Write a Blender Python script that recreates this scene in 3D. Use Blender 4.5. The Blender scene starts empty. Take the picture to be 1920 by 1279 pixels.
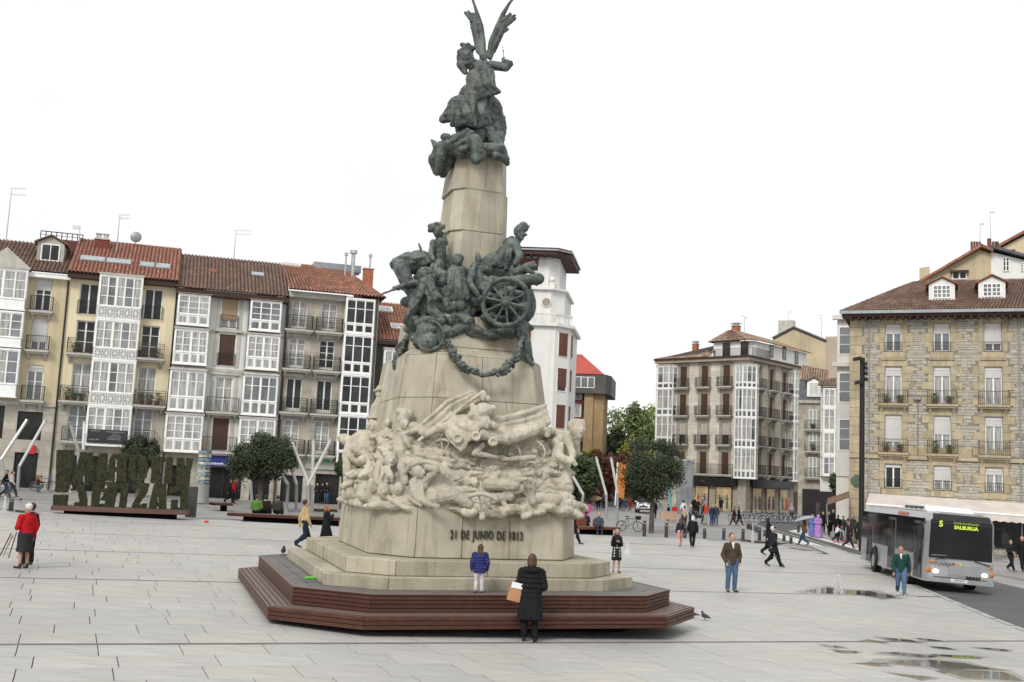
import bpy, bmesh, math, random
from mathutils import Vector, Matrix, Euler, noise
R = math.radians
rnd = random.Random(7)
scn = bpy.context.scene
COL = scn.collection
# ------------------------------------------------------------------ camera
CAM_H = 3.04
FOC = 2042.0            # focal length in pixels of the 1920 px wide photograph
cam_d = bpy.data.cameras.new('camera'); cam = bpy.data.objects.new('camera', cam_d); COL.objects.link(cam)
cam_d.sensor_width = 36.0; cam_d.lens = 36.0 * FOC / 1920.0
cam_d.clip_start = 0.1; cam_d.clip_end = 3000
CAM_ROT = Matrix.Rotation(R(90 + 7.2), 3, 'X') @ Matrix.Rotation(R(2.6), 3, 'Z')
cam.matrix_world = Matrix.Translation((0, 0, CAM_H)) @ CAM_ROT.to_4x4()
scn.camera = cam
# ------------------------------------------------------------------ world, sun, exposure
world = bpy.data.worlds.new('World'); scn.world = world; world.use_nodes = True
wn = world.node_tree; wn.nodes.clear()
w_out = wn.nodes.new('ShaderNodeOutputWorld'); w_bg = wn.nodes.new('ShaderNodeBackground')
w_sky = wn.nodes.new('ShaderNodeTexSky'); w_sky.sky_type = 'NISHITA'; w_sky.sun_disc = False
w_sky.sun_elevation = R(40); w_sky.sun_rotation = R(205)
w_mix = wn.nodes.new('ShaderNodeMixRGB'); w_mix.inputs[0].default_value = 0.93      # closed cloud cover
w_cl = wn.nodes.new('ShaderNodeTexNoise'); w_cl.inputs['Scale'].default_value = 1.6; w_cl.inputs['Detail'].default_value = 5
w_rmp = wn.nodes.new('ShaderNodeValToRGB')
w_rmp.color_ramp.elements[0].position = 0.3; w_rmp.color_ramp.elements[0].color = (9.7, 9.75, 9.9, 1)
w_rmp.color_ramp.elements[1].position = 0.7; w_rmp.color_ramp.elements[1].color = (11.2, 11.2, 11.2, 1)
wn.links.new(w_cl.outputs['Fac'], w_rmp.inputs[0]); wn.links.new(w_rmp.outputs[0], w_mix.inputs[2])
wn.links.new(w_sky.outputs[0], w_mix.inputs[1]); wn.links.new(w_mix.outputs[0], w_bg.inputs[0])
w_bg.inputs[1].default_value = 0.1; wn.links.new(w_bg.outputs[0], w_out.inputs[0])
sun_d = bpy.data.lights.new('sun', 'SUN'); sun_d.energy = 2.2; sun_d.angle = R(18); sun_d.color = (1, 0.96, 0.9)
sun = bpy.data.objects.new('sun', sun_d); COL.objects.link(sun)
sun.rotation_euler = (R(50), 0, R(-25))
scn.view_settings.view_transform = 'Standard'; scn.view_settings.look = 'None'
scn.view_settings.exposure = 0.0; scn.view_settings.gamma = 1.0
scn.render.film_transparent = False
scn.cycles.max_bounces = 6; scn.cycles.diffuse_bounces = 3; scn.cycles.glossy_bounces = 3
scn.cycles.transmission_bounces = 3; scn.cycles.transparent_max_bounces = 6
# ------------------------------------------------------------------ photo pixel -> place
def ray(u, v):
    return CAM_ROT @ Vector(((u - 960) / FOC, -(v - 639.5) / FOC, -1.0))
CP = Vector((0, 0, CAM_H))
def gz(x, y):
    return -0.022 * max(-60, min(60, x)) + 0.015 * max(0.0, min(y, 140.0) - 60.0)
def gnd(u, v):
    d = ray(u, v); t = CAM_H / max(1e-6, -d.z)
    for _ in range(60):
        p = CP + d * t
        t -= (p.z - gz(p.x, p.y)) / (d.z + 0.022 * d.x) * 0.8
    p = CP + d * t; return Vector((p.x, p.y, gz(p.x, p.y)))
def atY(u, v, Y):
    d = ray(u, v); return CP + d * (Y / d.y)
def atZ(u, v, z):
    d = ray(u, v); return CP + d * ((z - CAM_H) / d.z)
def proj(p):
    q = CAM_ROT.transposed() @ (Vector(p) - CP)
    return (960 + FOC * q.x / -q.z, 639.5 - FOC * q.y / -q.z)
# ------------------------------------------------------------------ materials
MATS = {}
def mat(name, col, rough=0.7, var=0.15, scale=3.0, bump=0.0, bscale=None, metal=0.0, spec=0.4, col2=None, kind=None, emit=None, stretch=(1, 1, 1), coat=0.0, hole=None, alpha=None):
    if name in MATS: return MATS[name]
    m = bpy.data.materials.new(name); m.use_nodes = True; MATS[name] = m
    nt = m.node_tree; N = nt.nodes; L = nt.links
    b = N['Principled BSDF']; b.inputs['Roughness'].default_value = rough; b.inputs['Metallic'].default_value = metal
    b.inputs['Specular IOR Level'].default_value = spec; b.inputs['Coat Weight'].default_value = coat
    tc = N.new('ShaderNodeTexCoord'); mp = N.new('ShaderNodeMapping'); mp.inputs['Scale'].default_value = stretch
    L.new(tc.outputs['Object'], mp.inputs['Vector'])
    vec = mp.outputs['Vector']
    def noi(sc, det=5, v=vec):
        n = N.new('ShaderNodeTexNoise'); n.inputs['Scale'].default_value = sc; n.inputs['Detail'].default_value = det
        L.new(v, n.inputs['Vector']); return n.outputs['Fac']
    def ramp(fac, c0, c1, p0=0.35, p1=0.65):
        r = N.new('ShaderNodeValToRGB'); r.color_ramp.elements[0].position = p0; r.color_ramp.elements[1].position = p1
        r.color_ramp.elements[0].color = (*c0, 1); r.color_ramp.elements[1].color = (*c1, 1); L.new(fac, r.inputs[0]); return r.outputs[0]
    def mix(a, c, f, mode='MIX'):
        x = N.new('ShaderNodeMixRGB'); x.blend_type = mode
        for i, q in ((0, f), (1, a), (2, c)):
            if isinstance(q, (int, float)): x.inputs[i].default_value = q
            elif isinstance(q, tuple): x.inputs[i].default_value = (*q, 1)
            else: L.new(q, x.inputs[i])
        return x.outputs[0]
    def rndval():
        oi = N.new('ShaderNodeObjectInfo'); g = N.new('ShaderNodeNewGeometry'); a = N.new('ShaderNodeMath'); a.operation = 'ADD'
        L.new(oi.outputs['Random'], a.inputs[0]); L.new(g.outputs['Random Per Island'], a.inputs[1])
        f = N.new('ShaderNodeMath'); f.operation = 'FRACT'; L.new(a.outputs[0], f.inputs[0]); return f.outputs[0]
    lo = tuple(c * (1 - var) for c in col); hi = tuple(min(1, c * (1 + var)) for c in col)
    c = ramp(noi(scale), lo, hi)
    c2 = col2 or lo
    h = noi(bscale or scale * 6, 6)
    if kind == 'brick':        # joints between blocks read as fine relief
        sx = N.new('ShaderNodeSeparateXYZ'); L.new(tc.outputs['Object'], sx.inputs[0])
        ad = N.new('ShaderNodeMath'); ad.operation = 'ADD'; L.new(sx.outputs['X'], ad.inputs[0]); L.new(sx.outputs['Y'], ad.inputs[1])
        cb = N.new('ShaderNodeCombineXYZ'); L.new(ad.outputs[0], cb.inputs['X']); L.new(sx.outputs['Z'], cb.inputs['Y'])
        bt = N.new('ShaderNodeTexBrick'); L.new(cb.outputs[0], bt.inputs['Vector'])
        bw, bh, mo = hole or (0.9, 0.4, 0.012)
        bt.inputs['Scale'].default_value = 1; bt.inputs['Brick Width'].default_value = bw; bt.inputs['Row Height'].default_value = bh
        bt.inputs['Mortar Size'].default_value = mo; bt.inputs['Mortar Smooth'].default_value = 0.3
        bt.inputs['Color1'].default_value = (1, 1, 1, 1); bt.inputs['Color2'].default_value = (0.84, 0.84, 0.86, 1); bt.inputs['Mortar'].default_value = (0.62, 0.6, 0.58, 1)
        c = mix(c, bt.outputs['Color'], 1.0, 'MULTIPLY')
        if col2: c = mix(c, mix(col2, bt.outputs['Color'], 1.0, 'MULTIPLY'), ramp(noi(0.9, 3), (0, 0, 0), (1, 1, 1), 0.42, 0.62))
    elif kind == 'stone':      # weathered stone: streaks running down, warm stains, lichen
        mp2 = N.new('ShaderNodeMapping'); mp2.inputs['Scale'].default_value = (3.2, 3.2, 0.35); L.new(tc.outputs['Object'], mp2.inputs['Vector'])
        st = noi(1.0, 6, mp2.outputs['Vector'])
        c = mix(c, c2, ramp(st, (0, 0, 0), (0.85, 0.85, 0.85), 0.52, 0.72))
        c = mix(c, tuple(k * 0.42 for k in col), ramp(noi(0.8, 8), (0, 0, 0), (0.75, 0.75, 0.75), 0.58, 0.74))
        c = mix(c, tuple(min(1, k * 1.22) for k in col), ramp(noi(2.6, 8), (0, 0, 0), (0.6, 0.6, 0.6), 0.55, 0.7))
        c = mix(c, tuple(k * 0.62 for k in col), ramp(rndval(), (0, 0, 0), (0.45, 0.45, 0.45), 0.2, 1.0))
        mp3 = N.new('ShaderNodeMapping'); mp3.inputs['Scale'].default_value = (7, 7, 0.5); L.new(tc.outputs['Object'], mp3.inputs['Vector'])
        c = mix(c, tuple(k * 0.5 for k in col), ramp(noi(1.0, 5, mp3.outputs['Vector']), (0, 0, 0), (0.6, 0.6, 0.6), 0.56, 0.72))
    elif kind == 'plaster':
        mp2 = N.new('ShaderNodeMapping'); mp2.inputs['Scale'].default_value = (1.6, 1.6, 0.14); L.new(tc.outputs['Object'], mp2.inputs['Vector'])
        c = mix(c, c2, ramp(noi(1.0, 6, mp2.outputs['Vector']), (0, 0, 0), (0.55, 0.55, 0.55), 0.5, 0.75))
    elif kind == 'patina':
        c = mix(c, c2, ramp(noi(2.2, 8), (0, 0, 0), (1, 1, 1), 0.47, 0.66))
        sy = N.new('ShaderNodeNewGeometry'); sp = N.new('ShaderNodeSeparateXYZ'); L.new(sy.outputs['Normal'], sp.inputs[0])
        c = mix(c, (0.20, 0.235, 0.215), ramp(sp.outputs['Z'], (0, 0, 0), (0.75, 0.75, 0.75), 0.25, 0.9))   # paler grey-green mixed in on upward faces
        c = mix(c, (0.028, 0.034, 0.032), ramp(noi(7, 6), (0, 0, 0), (0.8, 0.8, 0.8), 0.5, 0.68))
    elif kind == 'island':     # pieces differ one by one
        r = rndval(); c = mix(mix(c, c2, ramp(r, (0, 0, 0), (1, 1, 1), 0.0, 1.0)), c, 0.25)
    elif kind == 'slab':
        r = rndval(); cc = N.new('ShaderNodeValToRGB'); L.new(r, cc.inputs[0])
        e = cc.color_ramp.elements; e[0].color = (*lo, 1); e[1].color = (*hi, 1)
        e2 = cc.color_ramp.elements.new(0.3); e2.color = (*[k * 0.98 for k in col], 1)
        e3 = cc.color_ramp.elements.new(0.72); e3.color = (col[0] * 1.09, col[1] * 1.0, col[2] * 0.88, 1)
        mp2 = N.new('ShaderNodeMapping'); mp2.inputs['Scale'].default_value = (1, 5, 1); mp2.inputs['Rotation'].default_value = (0, 0, R(-20)); L.new(tc.outputs['Object'], mp2.inputs['Vector'])
        c = mix(cc.outputs[0], c, 0.35)
        c = mix(c, tuple(k * 0.66 for k in col), ramp(noi(1.3, 8, mp2.outputs['Vector']), (0, 0, 0), (0.75, 0.75, 0.75), 0.46, 0.75))
        wv = N.new('ShaderNodeNewGeometry'); c = mix(c, tuple(k * 0.72 for k in col), ramp(noi(0.13, 6, wv.outputs['Position']), (0, 0, 0), (0.8, 0.8, 0.8), 0.5, 0.7))
        c = mix(c, tuple(k * 0.6 for k in col), ramp(noi(14, 6), (0, 0, 0), (0.5, 0.5, 0.5), 0.6, 0.78))
    elif kind == 'wood':
        r = rndval(); mp2 = N.new('ShaderNodeMapping'); mp2.inputs['Scale'].default_value = (2, 2, 14); L.new(tc.outputs['Object'], mp2.inputs['Vector'])
        c = mix(c, c2, r); c = mix(c, tuple(k * 0.5 for k in col), ramp(noi(2, 6, mp2.outputs['Vector']), (0, 0, 0), (0.8, 0.8, 0.8), 0.5, 0.75))
        sy = N.new('ShaderNodeNewGeometry'); sp = N.new('ShaderNodeSeparateXYZ'); L.new(sy.outputs['Normal'], sp.inputs[0])
        c = mix(c, (0.19, 0.15, 0.13), ramp(sp.outputs['Z'], (0, 0, 0), (0.75, 0.75, 0.75), 0.6, 0.95))       # paler grey-brown mixed in on upward faces
    elif kind == 'leaf':
        r = rndval(); c = mix(col, c2, r)
        b.inputs['Subsurface Weight'].default_value = 0.0
    elif kind == 'dots':
        vo = N.new('ShaderNodeTexVoronoi'); vo.inputs['Scale'].default_value = 9; vo.inputs['Randomness'].default_value = 0.1; L.new(tc.outputs['Object'], vo.inputs['Vector'])
        c = ramp(vo.outputs['Distance'], (0.75, 0.75, 0.72), (0.012, 0.012, 0.014), 0.26, 0.30)
    elif kind == 'road':
        c = mix(c, tuple(k * 1.6 for k in col), ramp(noi(60, 3), (0, 0, 0), (0.6, 0.6, 0.6), 0.5, 0.7))
    L.new(c, b.inputs['Base Color'])
    if bump:
        bp = N.new('ShaderNodeBump'); bp.inputs['Strength'].default_value = bump; bp.inputs['Distance'].default_value = 0.03
        L.new(h, bp.inputs['Height']); L.new(bp.outputs[0], b.inputs['Normal'])
    if emit:
        b.inputs['Emission Color'].default_value = (*emit[:3], 1); b.inputs['Emission Strength'].default_value = emit[3]
    if alpha is not None: b.inputs['Alpha'].default_value = alpha
    return m
def paint(name, col, rough=0.5, metal=0.0, **k): return mat(name, col, rough, 0.06, 4, metal=metal, **k)
# ------------------------------------------------------------------ mesh builder
class MB:
    def __init__(s): s.v = []; s.f = []; s.T = None
    def add(s, vs, fs):
        o = len(s.v)
        if s.T is not None: vs = [s.T @ Vector(p) for p in vs]
        s.v += [tuple(p) for p in vs]; s.f += [tuple(i + o for i in f) for f in fs]; return s
    def box(s, x0, y0, z0, x1, y1, z1):
        if x0 > x1: x0, x1 = x1, x0
        if y0 > y1: y0, y1 = y1, y0
        if z0 > z1: z0, z1 = z1, z0
        return s.add([(x0,y0,z0),(x1,y0,z0),(x1,y1,z0),(x0,y1,z0),(x0,y0,z1),(x1,y0,z1),(x1,y1,z1),(x0,y1,z1)],
              [(0,3,2,1),(4,5,6,7),(0,1,5,4),(1,2,6,5),(2,3,7,6),(3,0,4,7)])
    def obox(s, c, ax, ay, az):      # centre and three half axes
        c, ax, ay, az = map(Vector, (c, ax, ay, az)); P = [c+i*ax+j*ay+k*az for k in (-1,1) for j in (-1,1) for i in (-1,1)]
        fs = [(0,2,3,1),(4,5,7,6),(0,1,5,4),(1,3,7,5),(3,2,6,7),(2,0,4,6)]
        if ax.cross(ay).dot(az) < 0: fs = [f[::-1] for f in fs]
        return s.add(P, fs)
    def tube(s, pts, rs, n=8, cap=True):
        pts = [Vector(p) for p in pts]
        if isinstance(rs, (int, float)): rs = [rs] * len(pts)
        vs = []; fs = []; ref = None
        for i, p in enumerate(pts):
            d = (pts[min(i+1, len(pts)-1)] - pts[max(i-1, 0)])
            if d.length < 1e-9: d = Vector((0,0,1))
            d.normalize()
            if ref is None: ref = Vector((0,0,1)) if abs(d.z) < 0.9 else Vector((1,0,0))
            a = d.cross(ref); a = a.normalized() if a.length > 1e-6 else d.orthogonal().normalized(); b = d.cross(a)
            ref = -b if False else ref
            vs += [p + (a*math.cos(2*math.pi*k/n) + b*math.sin(2*math.pi*k/n))*rs[i] for k in range(n)]
        for i in range(len(pts)-1):
            for k in range(n):
                fs.append((i*n+k, i*n+(k+1)%n, (i+1)*n+(k+1)%n, (i+1)*n+k))
        if cap: fs.append(tuple(range(n))[::-1]); fs.append(tuple((len(pts)-1)*n+k for k in range(n)))
        return s.add(vs, fs)
    def loft(s, secs, n=14, M=None):      # secs: (cx,cy,z,rx,ry) elliptical sections, closed
        vs = []; fs = []
        for cx, cy, z, rx, ry in secs:
            for k in range(n):
                a = 2*math.pi*k/n; vs.append(Vector((cx+rx*math.cos(a), cy+ry*math.sin(a), z)))
        m = len(secs)
        for i in range(m-1):
            for k in range(n): fs.append((i*n+k, i*n+(k+1)%n, (i+1)*n+(k+1)%n, (i+1)*n+k))
        fs.append(tuple(range(n))[::-1]); fs.append(tuple((m-1)*n+k for k in range(n)))
        if M is not None: vs = [M @ p for p in vs]
        return s.add(vs, fs)
    def sph(s, c, rx, ry=None, rz=None, n=10, m=7, M=None):
        ry = rx if ry is None else ry; rz = rx if rz is None else rz; c = Vector(c)
        vs = [Vector((0,0,rz))]; fs = []
        for i in range(1, m):
            t = math.pi*i/m
            for k in range(n):
                a = 2*math.pi*k/n; vs.append(Vector((rx*math.sin(t)*math.cos(a), ry*math.sin(t)*math.sin(a), rz*math.cos(t))))
        vs.append(Vector((0,0,-rz)))
        for k in range(n): fs.append((0, 1+k, 1+(k+1)%n))
        for i in range(m-2):
            for k in range(n): fs.append((1+i*n+k, 1+(i+1)*n+k, 1+(i+1)*n+(k+1)%n, 1+i*n+(k+1)%n))
        for k in range(n): fs.append((len(vs)-1, 1+(m-2)*n+(k+1)%n, 1+(m-2)*n+k))
        if M is not None: vs = [M @ p for p in vs]
        return s.add([p + c for p in vs], fs)
    def cap(s, p, r, q, r2=None, n=10):
        r2 = r if r2 is None else r2; p = Vector(p); q = Vector(q)
        s.sph(p, r, n=n, m=6); s.sph(q, r2, n=n, m=6)
        if (p-q).length > 1e-5: s.tube([p, q], [r, r2], n)
        return s
    def ring(s, c, r, t, ax=(0,1,0), n=24, m=6, a0=0, a1=360, t2=None):   # torus or arc round an axis
        ax = Vector(ax).normalized(); u = ax.orthogonal().normalized()
        if abs(ax.z) < 0.9: u = Vector((0,0,1)).cross(ax).normalized()
        w = ax.cross(u); c = Vector(c); closed = (a1-a0) >= 359.9; N = n if closed else n+1
        vs = []; fs = []; t2 = t2 or t
        for i in range(N):
            a = R(a0 + (a1-a0)*i/n); d = u*math.cos(a) + w*math.sin(a)
            for k in range(m):
                b = 2*math.pi*k/m; vs.append(c + d*(r + t*math.cos(b)) + ax*(t2*math.sin(b)))
        for i in range(n if closed else N-1):
            j = (i+1) % N
            for k in range(m): fs.append((i*m+k, i*m+(k+1)%m, j*m+(k+1)%m, j*m+k))
        if not closed: fs.append(tuple(range(m))); fs.append(tuple((N-1)*m+k for k in range(m))[::-1])
        return s.add(vs, fs)
    def quad(s, a, b, c, d): return s.add([a, b, c, d], [(0,1,2,3)])
    def poly(s, pts, z0, z1):      # prism over a plan outline
        n = len(pts); vs = [(x, y, z0) for x, y in pts] + [(x, y, z1) for x, y in pts]
        return s.add(vs, [tuple(range(n))[::-1], tuple(range(n, 2*n))] + [(i, (i+1)%n, n+(i+1)%n, n+i) for i in range(n)])
    def mesh(s, name, m=None, smooth=False):
        me = bpy.data.meshes.new(name); me.from_pydata(s.v, [], s.f)
        if m: me.materials.append(m)
        if smooth: me.polygons.foreach_set('use_smooth', [True]*len(me.polygons))
        me.update(); return me
    def build(s, name, m, parent=None, M=None, smooth=False):
        return link(name, s.mesh(name, m, smooth), parent, M)
def link(name, me, parent=None, M=None):
    o = bpy.data.objects.new(name, me); COL.objects.link(o)
    if parent: o.parent = parent
    if M is not None: o.matrix_local = M
    return o
def tag(o, label=None, cat=None, group=None, kind=None):
    if label: o['label'] = label
    if cat: o['category'] = cat
    if group: o['group'] = group
    if kind: o['kind'] = kind
    return o
def empty(name, loc=(0,0,0), rz=0, label=None, cat=None, group=None, M=None):
    o = bpy.data.objects.new(name, None); COL.objects.link(o); o.empty_display_size = 0.3
    o.matrix_basis = M if M is not None else Matrix.Translation(loc) @ Matrix.Rotation(rz, 4, 'Z')
    return tag(o, label, cat, group)
def copy_tree(o, M=None, parent=None, label=None):
    c = o.copy(); COL.objects.link(c)
    if parent: c.parent = parent; c.matrix_parent_inverse = o.matrix_parent_inverse.copy()
    if M is not None: c.matrix_basis = M
    if label: c['label'] = label
    for ch in list(o.children): copy_tree(ch, None, c)
    return c
def TR(loc, rz=0): return Matrix.Translation(loc) @ Matrix.Rotation(rz, 4, 'Z')
PENDING = []
TEXN = {}
def clouds(sz):
    if sz not in TEXN:
        t = bpy.data.textures.new('relief_%g' % sz, 'CLOUDS'); t.noise_scale = sz; t.noise_depth = 3; TEXN[sz] = t
    return TEXN[sz]
def blob(mb, name, m, parent=None, M=None, voxel=0.03, smooth=4, disp=None, adapt=0.0):
    me = mb.mesh(name); o = link(name, me, parent, M)
    a = o.modifiers.new('fuse', 'REMESH'); a.mode = 'VOXEL'; a.voxel_size = voxel; a.adaptivity = adapt; a.use_smooth_shade = True
    if smooth:
        b = o.modifiers.new('soften', 'SMOOTH'); b.iterations = smooth; b.factor = 0.5
    for sz, st in (disp or []):
        d = o.modifiers.new('relief', 'DISPLACE'); d.texture = clouds(sz); d.strength = st; d.texture_coords = 'LOCAL'; d.mid_level = 0.5
    PENDING.append((o, m)); return o
def text(parent, body, name, m, size, M, ext=0.01, off=0.0, align='CENTER'):
    cu = bpy.data.curves.new(name, 'FONT'); cu.body = body; cu.size = size; cu.extrude = ext; cu.offset = off
    cu.align_x = align; cu.align_y = 'CENTER'; cu.resolution_u = 3
    o = bpy.data.objects.new(name, cu); COL.objects.link(o); o.parent = parent; o.matrix_local = M
    PENDING.append((o, m)); return o
def bake_pending():
    dg = bpy.context.evaluated_depsgraph_get()
    res = []
    for o, m in PENDING:
        me = bpy.data.meshes.new_from_object(o.evaluated_get(dg)); res.append(me)
    for (o, m), me in zip(PENDING, res):
        me.materials.clear(); me.materials.append(m)
        if o.type == 'FONT':
            n = link('tmp', me, o.parent, o.matrix_local.copy())
            for k in o.keys(): n[k] = o[k]
            nm = o.name; bpy.data.objects.remove(o); n.name = nm
        else:
            for p in me.polygons: pass
            me.polygons.foreach_set('use_smooth', [True]*len(me.polygons))
            o.modifiers.clear(); o.data = me
WALLZ = 'XZ'
# ------------------------------------------------------------------ ground, plaza paving, road
M_SLAB = mat('pale_granite_slab', (0.435, 0.43, 0.415), 0.5, 0.08, 1.3, 0.12, 40, kind='slab')
M_JOINT = mat('joint_sand', (0.10, 0.095, 0.09), 0.95, 0.2, 4)
M_STRIP = mat('dark_drain_strip', (0.13, 0.12, 0.115), 0.7, 0.2, 3)
M_GREYPAVE = mat('grey_street_paving', (0.30, 0.295, 0.285), 0.6, 0.12, 0.5, 0.2, 8, kind='brick', hole=(1.2, 0.6, 0.012))
M_ROAD = mat('asphalt', (0.085, 0.085, 0.088), 0.75, 0.15, 0.4, 0.3, 60, kind='road')
M_LINE = mat('road_paint', (0.62, 0.61, 0.58), 0.7, 0.1, 8)
M_KERB = mat('kerb_granite', (0.36, 0.35, 0.33), 0.7, 0.1, 3)
def sheet(name, pts, dz, m, step=6.0):
    """flat outline laid on the ground, cut along the line where the slope changes"""
    bm = bmesh.new(); vs = [bm.verts.new((x, y, 0)) for x, y in pts]; bm.faces.new(vs)
    for yy in (60, 140):
        bmesh.ops.bisect_plane(bm, geom=bm.verts[:]+bm.edges[:]+bm.faces[:], plane_co=(0, yy, 0), plane_no=(0, 1, 0))
    for xx in (-60, 60):
        bmesh.ops.bisect_plane(bm, geom=bm.verts[:]+bm.edges[:]+bm.faces[:], plane_co=(xx, 0, 0), plane_no=(1, 0, 0))
    for v in bm.verts: v.co.z = gz(v.co.x, v.co.y) + dz
    bmesh.ops.recalc_face_normals(bm, faces=bm.faces[:])
    if bm.faces and sum(f.normal.z for f in bm.faces) < 0: bmesh.ops.reverse_faces(bm, faces=bm.faces[:])
    me = bpy.data.meshes.new(name); bm.to_mesh(me); bm.free(); me.materials.append(m)
    return tag(link(name, me), kind='structure')
sheet('ground', [(-900, -300), (900, -300), (900, 1500), (-900, 1500)], -0.06, M_GREYPAVE)
AZU = R(64.5); AZV = R(-21.5)
PU = Vector((math.sin(AZU), math.cos(AZU), 0)); PV = Vector((math.sin(AZV), math.cos(AZV), 0))
def uv(x, y):
    d = PU.x * PV.y - PU.y * PV.x
    return ((x * PV.y - y * PV.x) / d, (PU.x * y - PU.y * x) / d)
def fromuv(u, v): return PU.x*u + PV.x*v, PU.y*u + PV.y*v
def pg(*q): return [tuple(gnd(*p)[:2]) for p in q]
# bed of the plaza and the road
road_left = [(13.0, 22.0), (14.3, 32.0), (16.0, 42.0), (17.9, 50.5), (19.9, 60.0), (20.9, 70.0), (21.3, 79.0), (21.5, 88.0)]
road_left = [(25, 2), (17.5, 16)] + road_left
plaza_pts = [(-70, 2)] + road_left[:7] + [tuple(fromuv(*uv(16.0, 70.0))), (5.5, 66.5), (-8.4, 58.2), (-15.0, 56.0), (-24.0, 51.8), (-40, 44), (-70, 30)]
bed = sheet('plaza_bed', plaza_pts, -0.03, M_JOINT)
def inside(x, y, P):
    c = False; j = len(P)-1
    for i in range(len(P)):
        if (P[i][1] > y) != (P[j][1] > y) and x < (P[j][0]-P[i][0])*(y-P[i][1])/(P[j][1]-P[i][1])+P[i][0]: c = not c
        j = i
    return c
plaza = tag(link('plaza_pavement', MB().box(-0.01,-0.01,-0.02,0.01,0.01,-0.01).mesh('plaza_pavement', M_JOINT)), kind='structure')
DL = [18.85, 28.2, 36.05, 43.5, 51.2, 58.8, 66.3]
bounds = [2.6, 11.0] + DL
slabs = []
for bi in range(len(bounds)-1):
    a, b = bounds[bi]+0.09, bounds[bi+1]-0.09
    nr = 9 if b - a > 8 else 8
    rh = (b-a)/nr
    for r in range(nr):
        u = -60 + rnd.random()*1.3
        while u < 60:
            L = rnd.choice((1.15, 1.25, 1.35, 1.45))
            v0 = a + r*rh; cx, cy = fromuv(u+L/2, v0+rh/2)
            if all(inside(*fromuv(u+a_, v0+b_), plaza_pts) for a_, b_ in ((0,0),(L,0),(L,rh),(0,rh))): slabs.append((u, v0, L, rh, cx, cy))
            u += L
def slab_geom(mb, u, v0, L, rh, ox=0, oy=0, oz=0, lift=0.0):
    g = 0.008; gr = 0.004; P = []
    for uu, vv in ((u+g, v0+gr), (u+L-g, v0+gr), (u+L-g, v0+rh-gr), (u+g, v0+rh-gr)):
        x, y = fromuv(uu, vv); P.append((x-ox, y-oy, gz(x, y)-oz+lift))
    Q = [(x, y, z-0.035) for x, y, z in P]
    mb.add(P+Q, [(0,1,2,3),(1,0,4,5),(2,1,5,6),(3,2,6,7),(0,3,7,4)])
def visible(x, y):
    if y < 4: return False
    u, v = proj((x, y, gz(x, y))); return -60 < u < 1980 and 850 < v < 1330
vis = [s for s in slabs if visible(s[4], s[5])]
foot = lambda s: (s[4]+1.4)**2/22 + (s[5]-26.4)**2/30 < 1
vis.sort(key=lambda s: (foot(s), s[4]**2+s[5]**2))
near = vis[:295]; nearset = set(id(s) for s in near)
for s in near:
    mb = MB(); slab_geom(mb, s[0], s[1], s[2], s[3], s[4], s[5], 0, rnd.uniform(-0.0015, 0.0015))
    mb.build('paving_slab', M_SLAB, plaza, Matrix.Translation((s[4], s[5], 0)))
mb = MB()
for s in slabs:
    if id(s) not in nearset: slab_geom(mb, *s[:4], lift=rnd.uniform(-0.0015, 0.0015))
tag(mb.build('paving_slabs_beyond', M_SLAB, plaza), kind='stuff')
for v in bounds[1:]:
    P = []
    for k in range(0, 61):
        u = -60 + 2*k; x, y = fromuv(u, v)
        if inside(x, y, plaza_pts): P.append(u)
    if not P: continue
    mb = MB(); u0, u1 = P[0], P[-1]+1.2
    n = 12
    for i in range(n):
        q = []
        for uu, vv in ((u0+(u1-u0)*i/n, v-0.09), (u0+(u1-u0)*(i+1)/n, v-0.09), (u0+(u1-u0)*(i+1)/n, v+0.09), (u0+(u1-u0)*i/n, v+0.09)):
            x, y = fromuv(uu, vv); q.append((x, y, gz(x, y)-0.004))
        mb.add(q, [(0,1,2,3)])
    mb.build('drain_strip', M_STRIP, plaza)
sheet('paving_edge', road_left[1:8] + [(x-1.6, y+.5) for x, y in road_left[1:8]][::-1], -0.014, M_SLAB)
# road with crossing bands and kerb
rr = [(37, 2), (29, 16), (20.5, 30.0), (21.2, 40.0), (21.9, 50.0), (24.5, 62.0), (25.2, 70.0), (25.0, 78.0), (24.2, 88.0)]
road = sheet('road', road_left + [(22.5, 98), (26.0, 110), (33.5, 126), (39, 126), (30, 106), (25.5, 96)] + rr[::-1], -0.035, M_ROAD)
for nm, a in (('crossing_band', [(1445, 996), (1632, 1046), (1600, 1046), (1425, 999)]), ('crossing_band', [(1497, 992), (1640, 1031), (1625, 1035), (1478, 995)]), ('crossing_band', [(1530, 1000), (1628, 1026), (1618, 1028), (1520, 1002)])):
    sheet(nm, pg(*a), -0.029, M_LINE)
mb = MB()
for a, b in zip(road_left[1:-1], road_left[2:]):
    n = 6
    for i in range(n):
        p = Vector(a).lerp(Vector(b), i/n); q = Vector(a).lerp(Vector(b), (i+1)/n-0.01)
        d = (q-p).normalized(); w = Vector((-d.y, d.x))*0.22
        mb.add([(p.x, p.y, gz(*p)+.002), (q.x, q.y, gz(*q)+.002), (q.x+w.x, q.y+w.y, gz(*q)+.002), (p.x+w.x, p.y+w.y, gz(*p)+.002),
                (p.x, p.y, gz(*p)-.05), (q.x, q.y, gz(*q)-.05)], [(0,1,2,3),(1,0,4,5)])
tag(mb.build('kerb', M_KERB), kind='structure')
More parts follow.
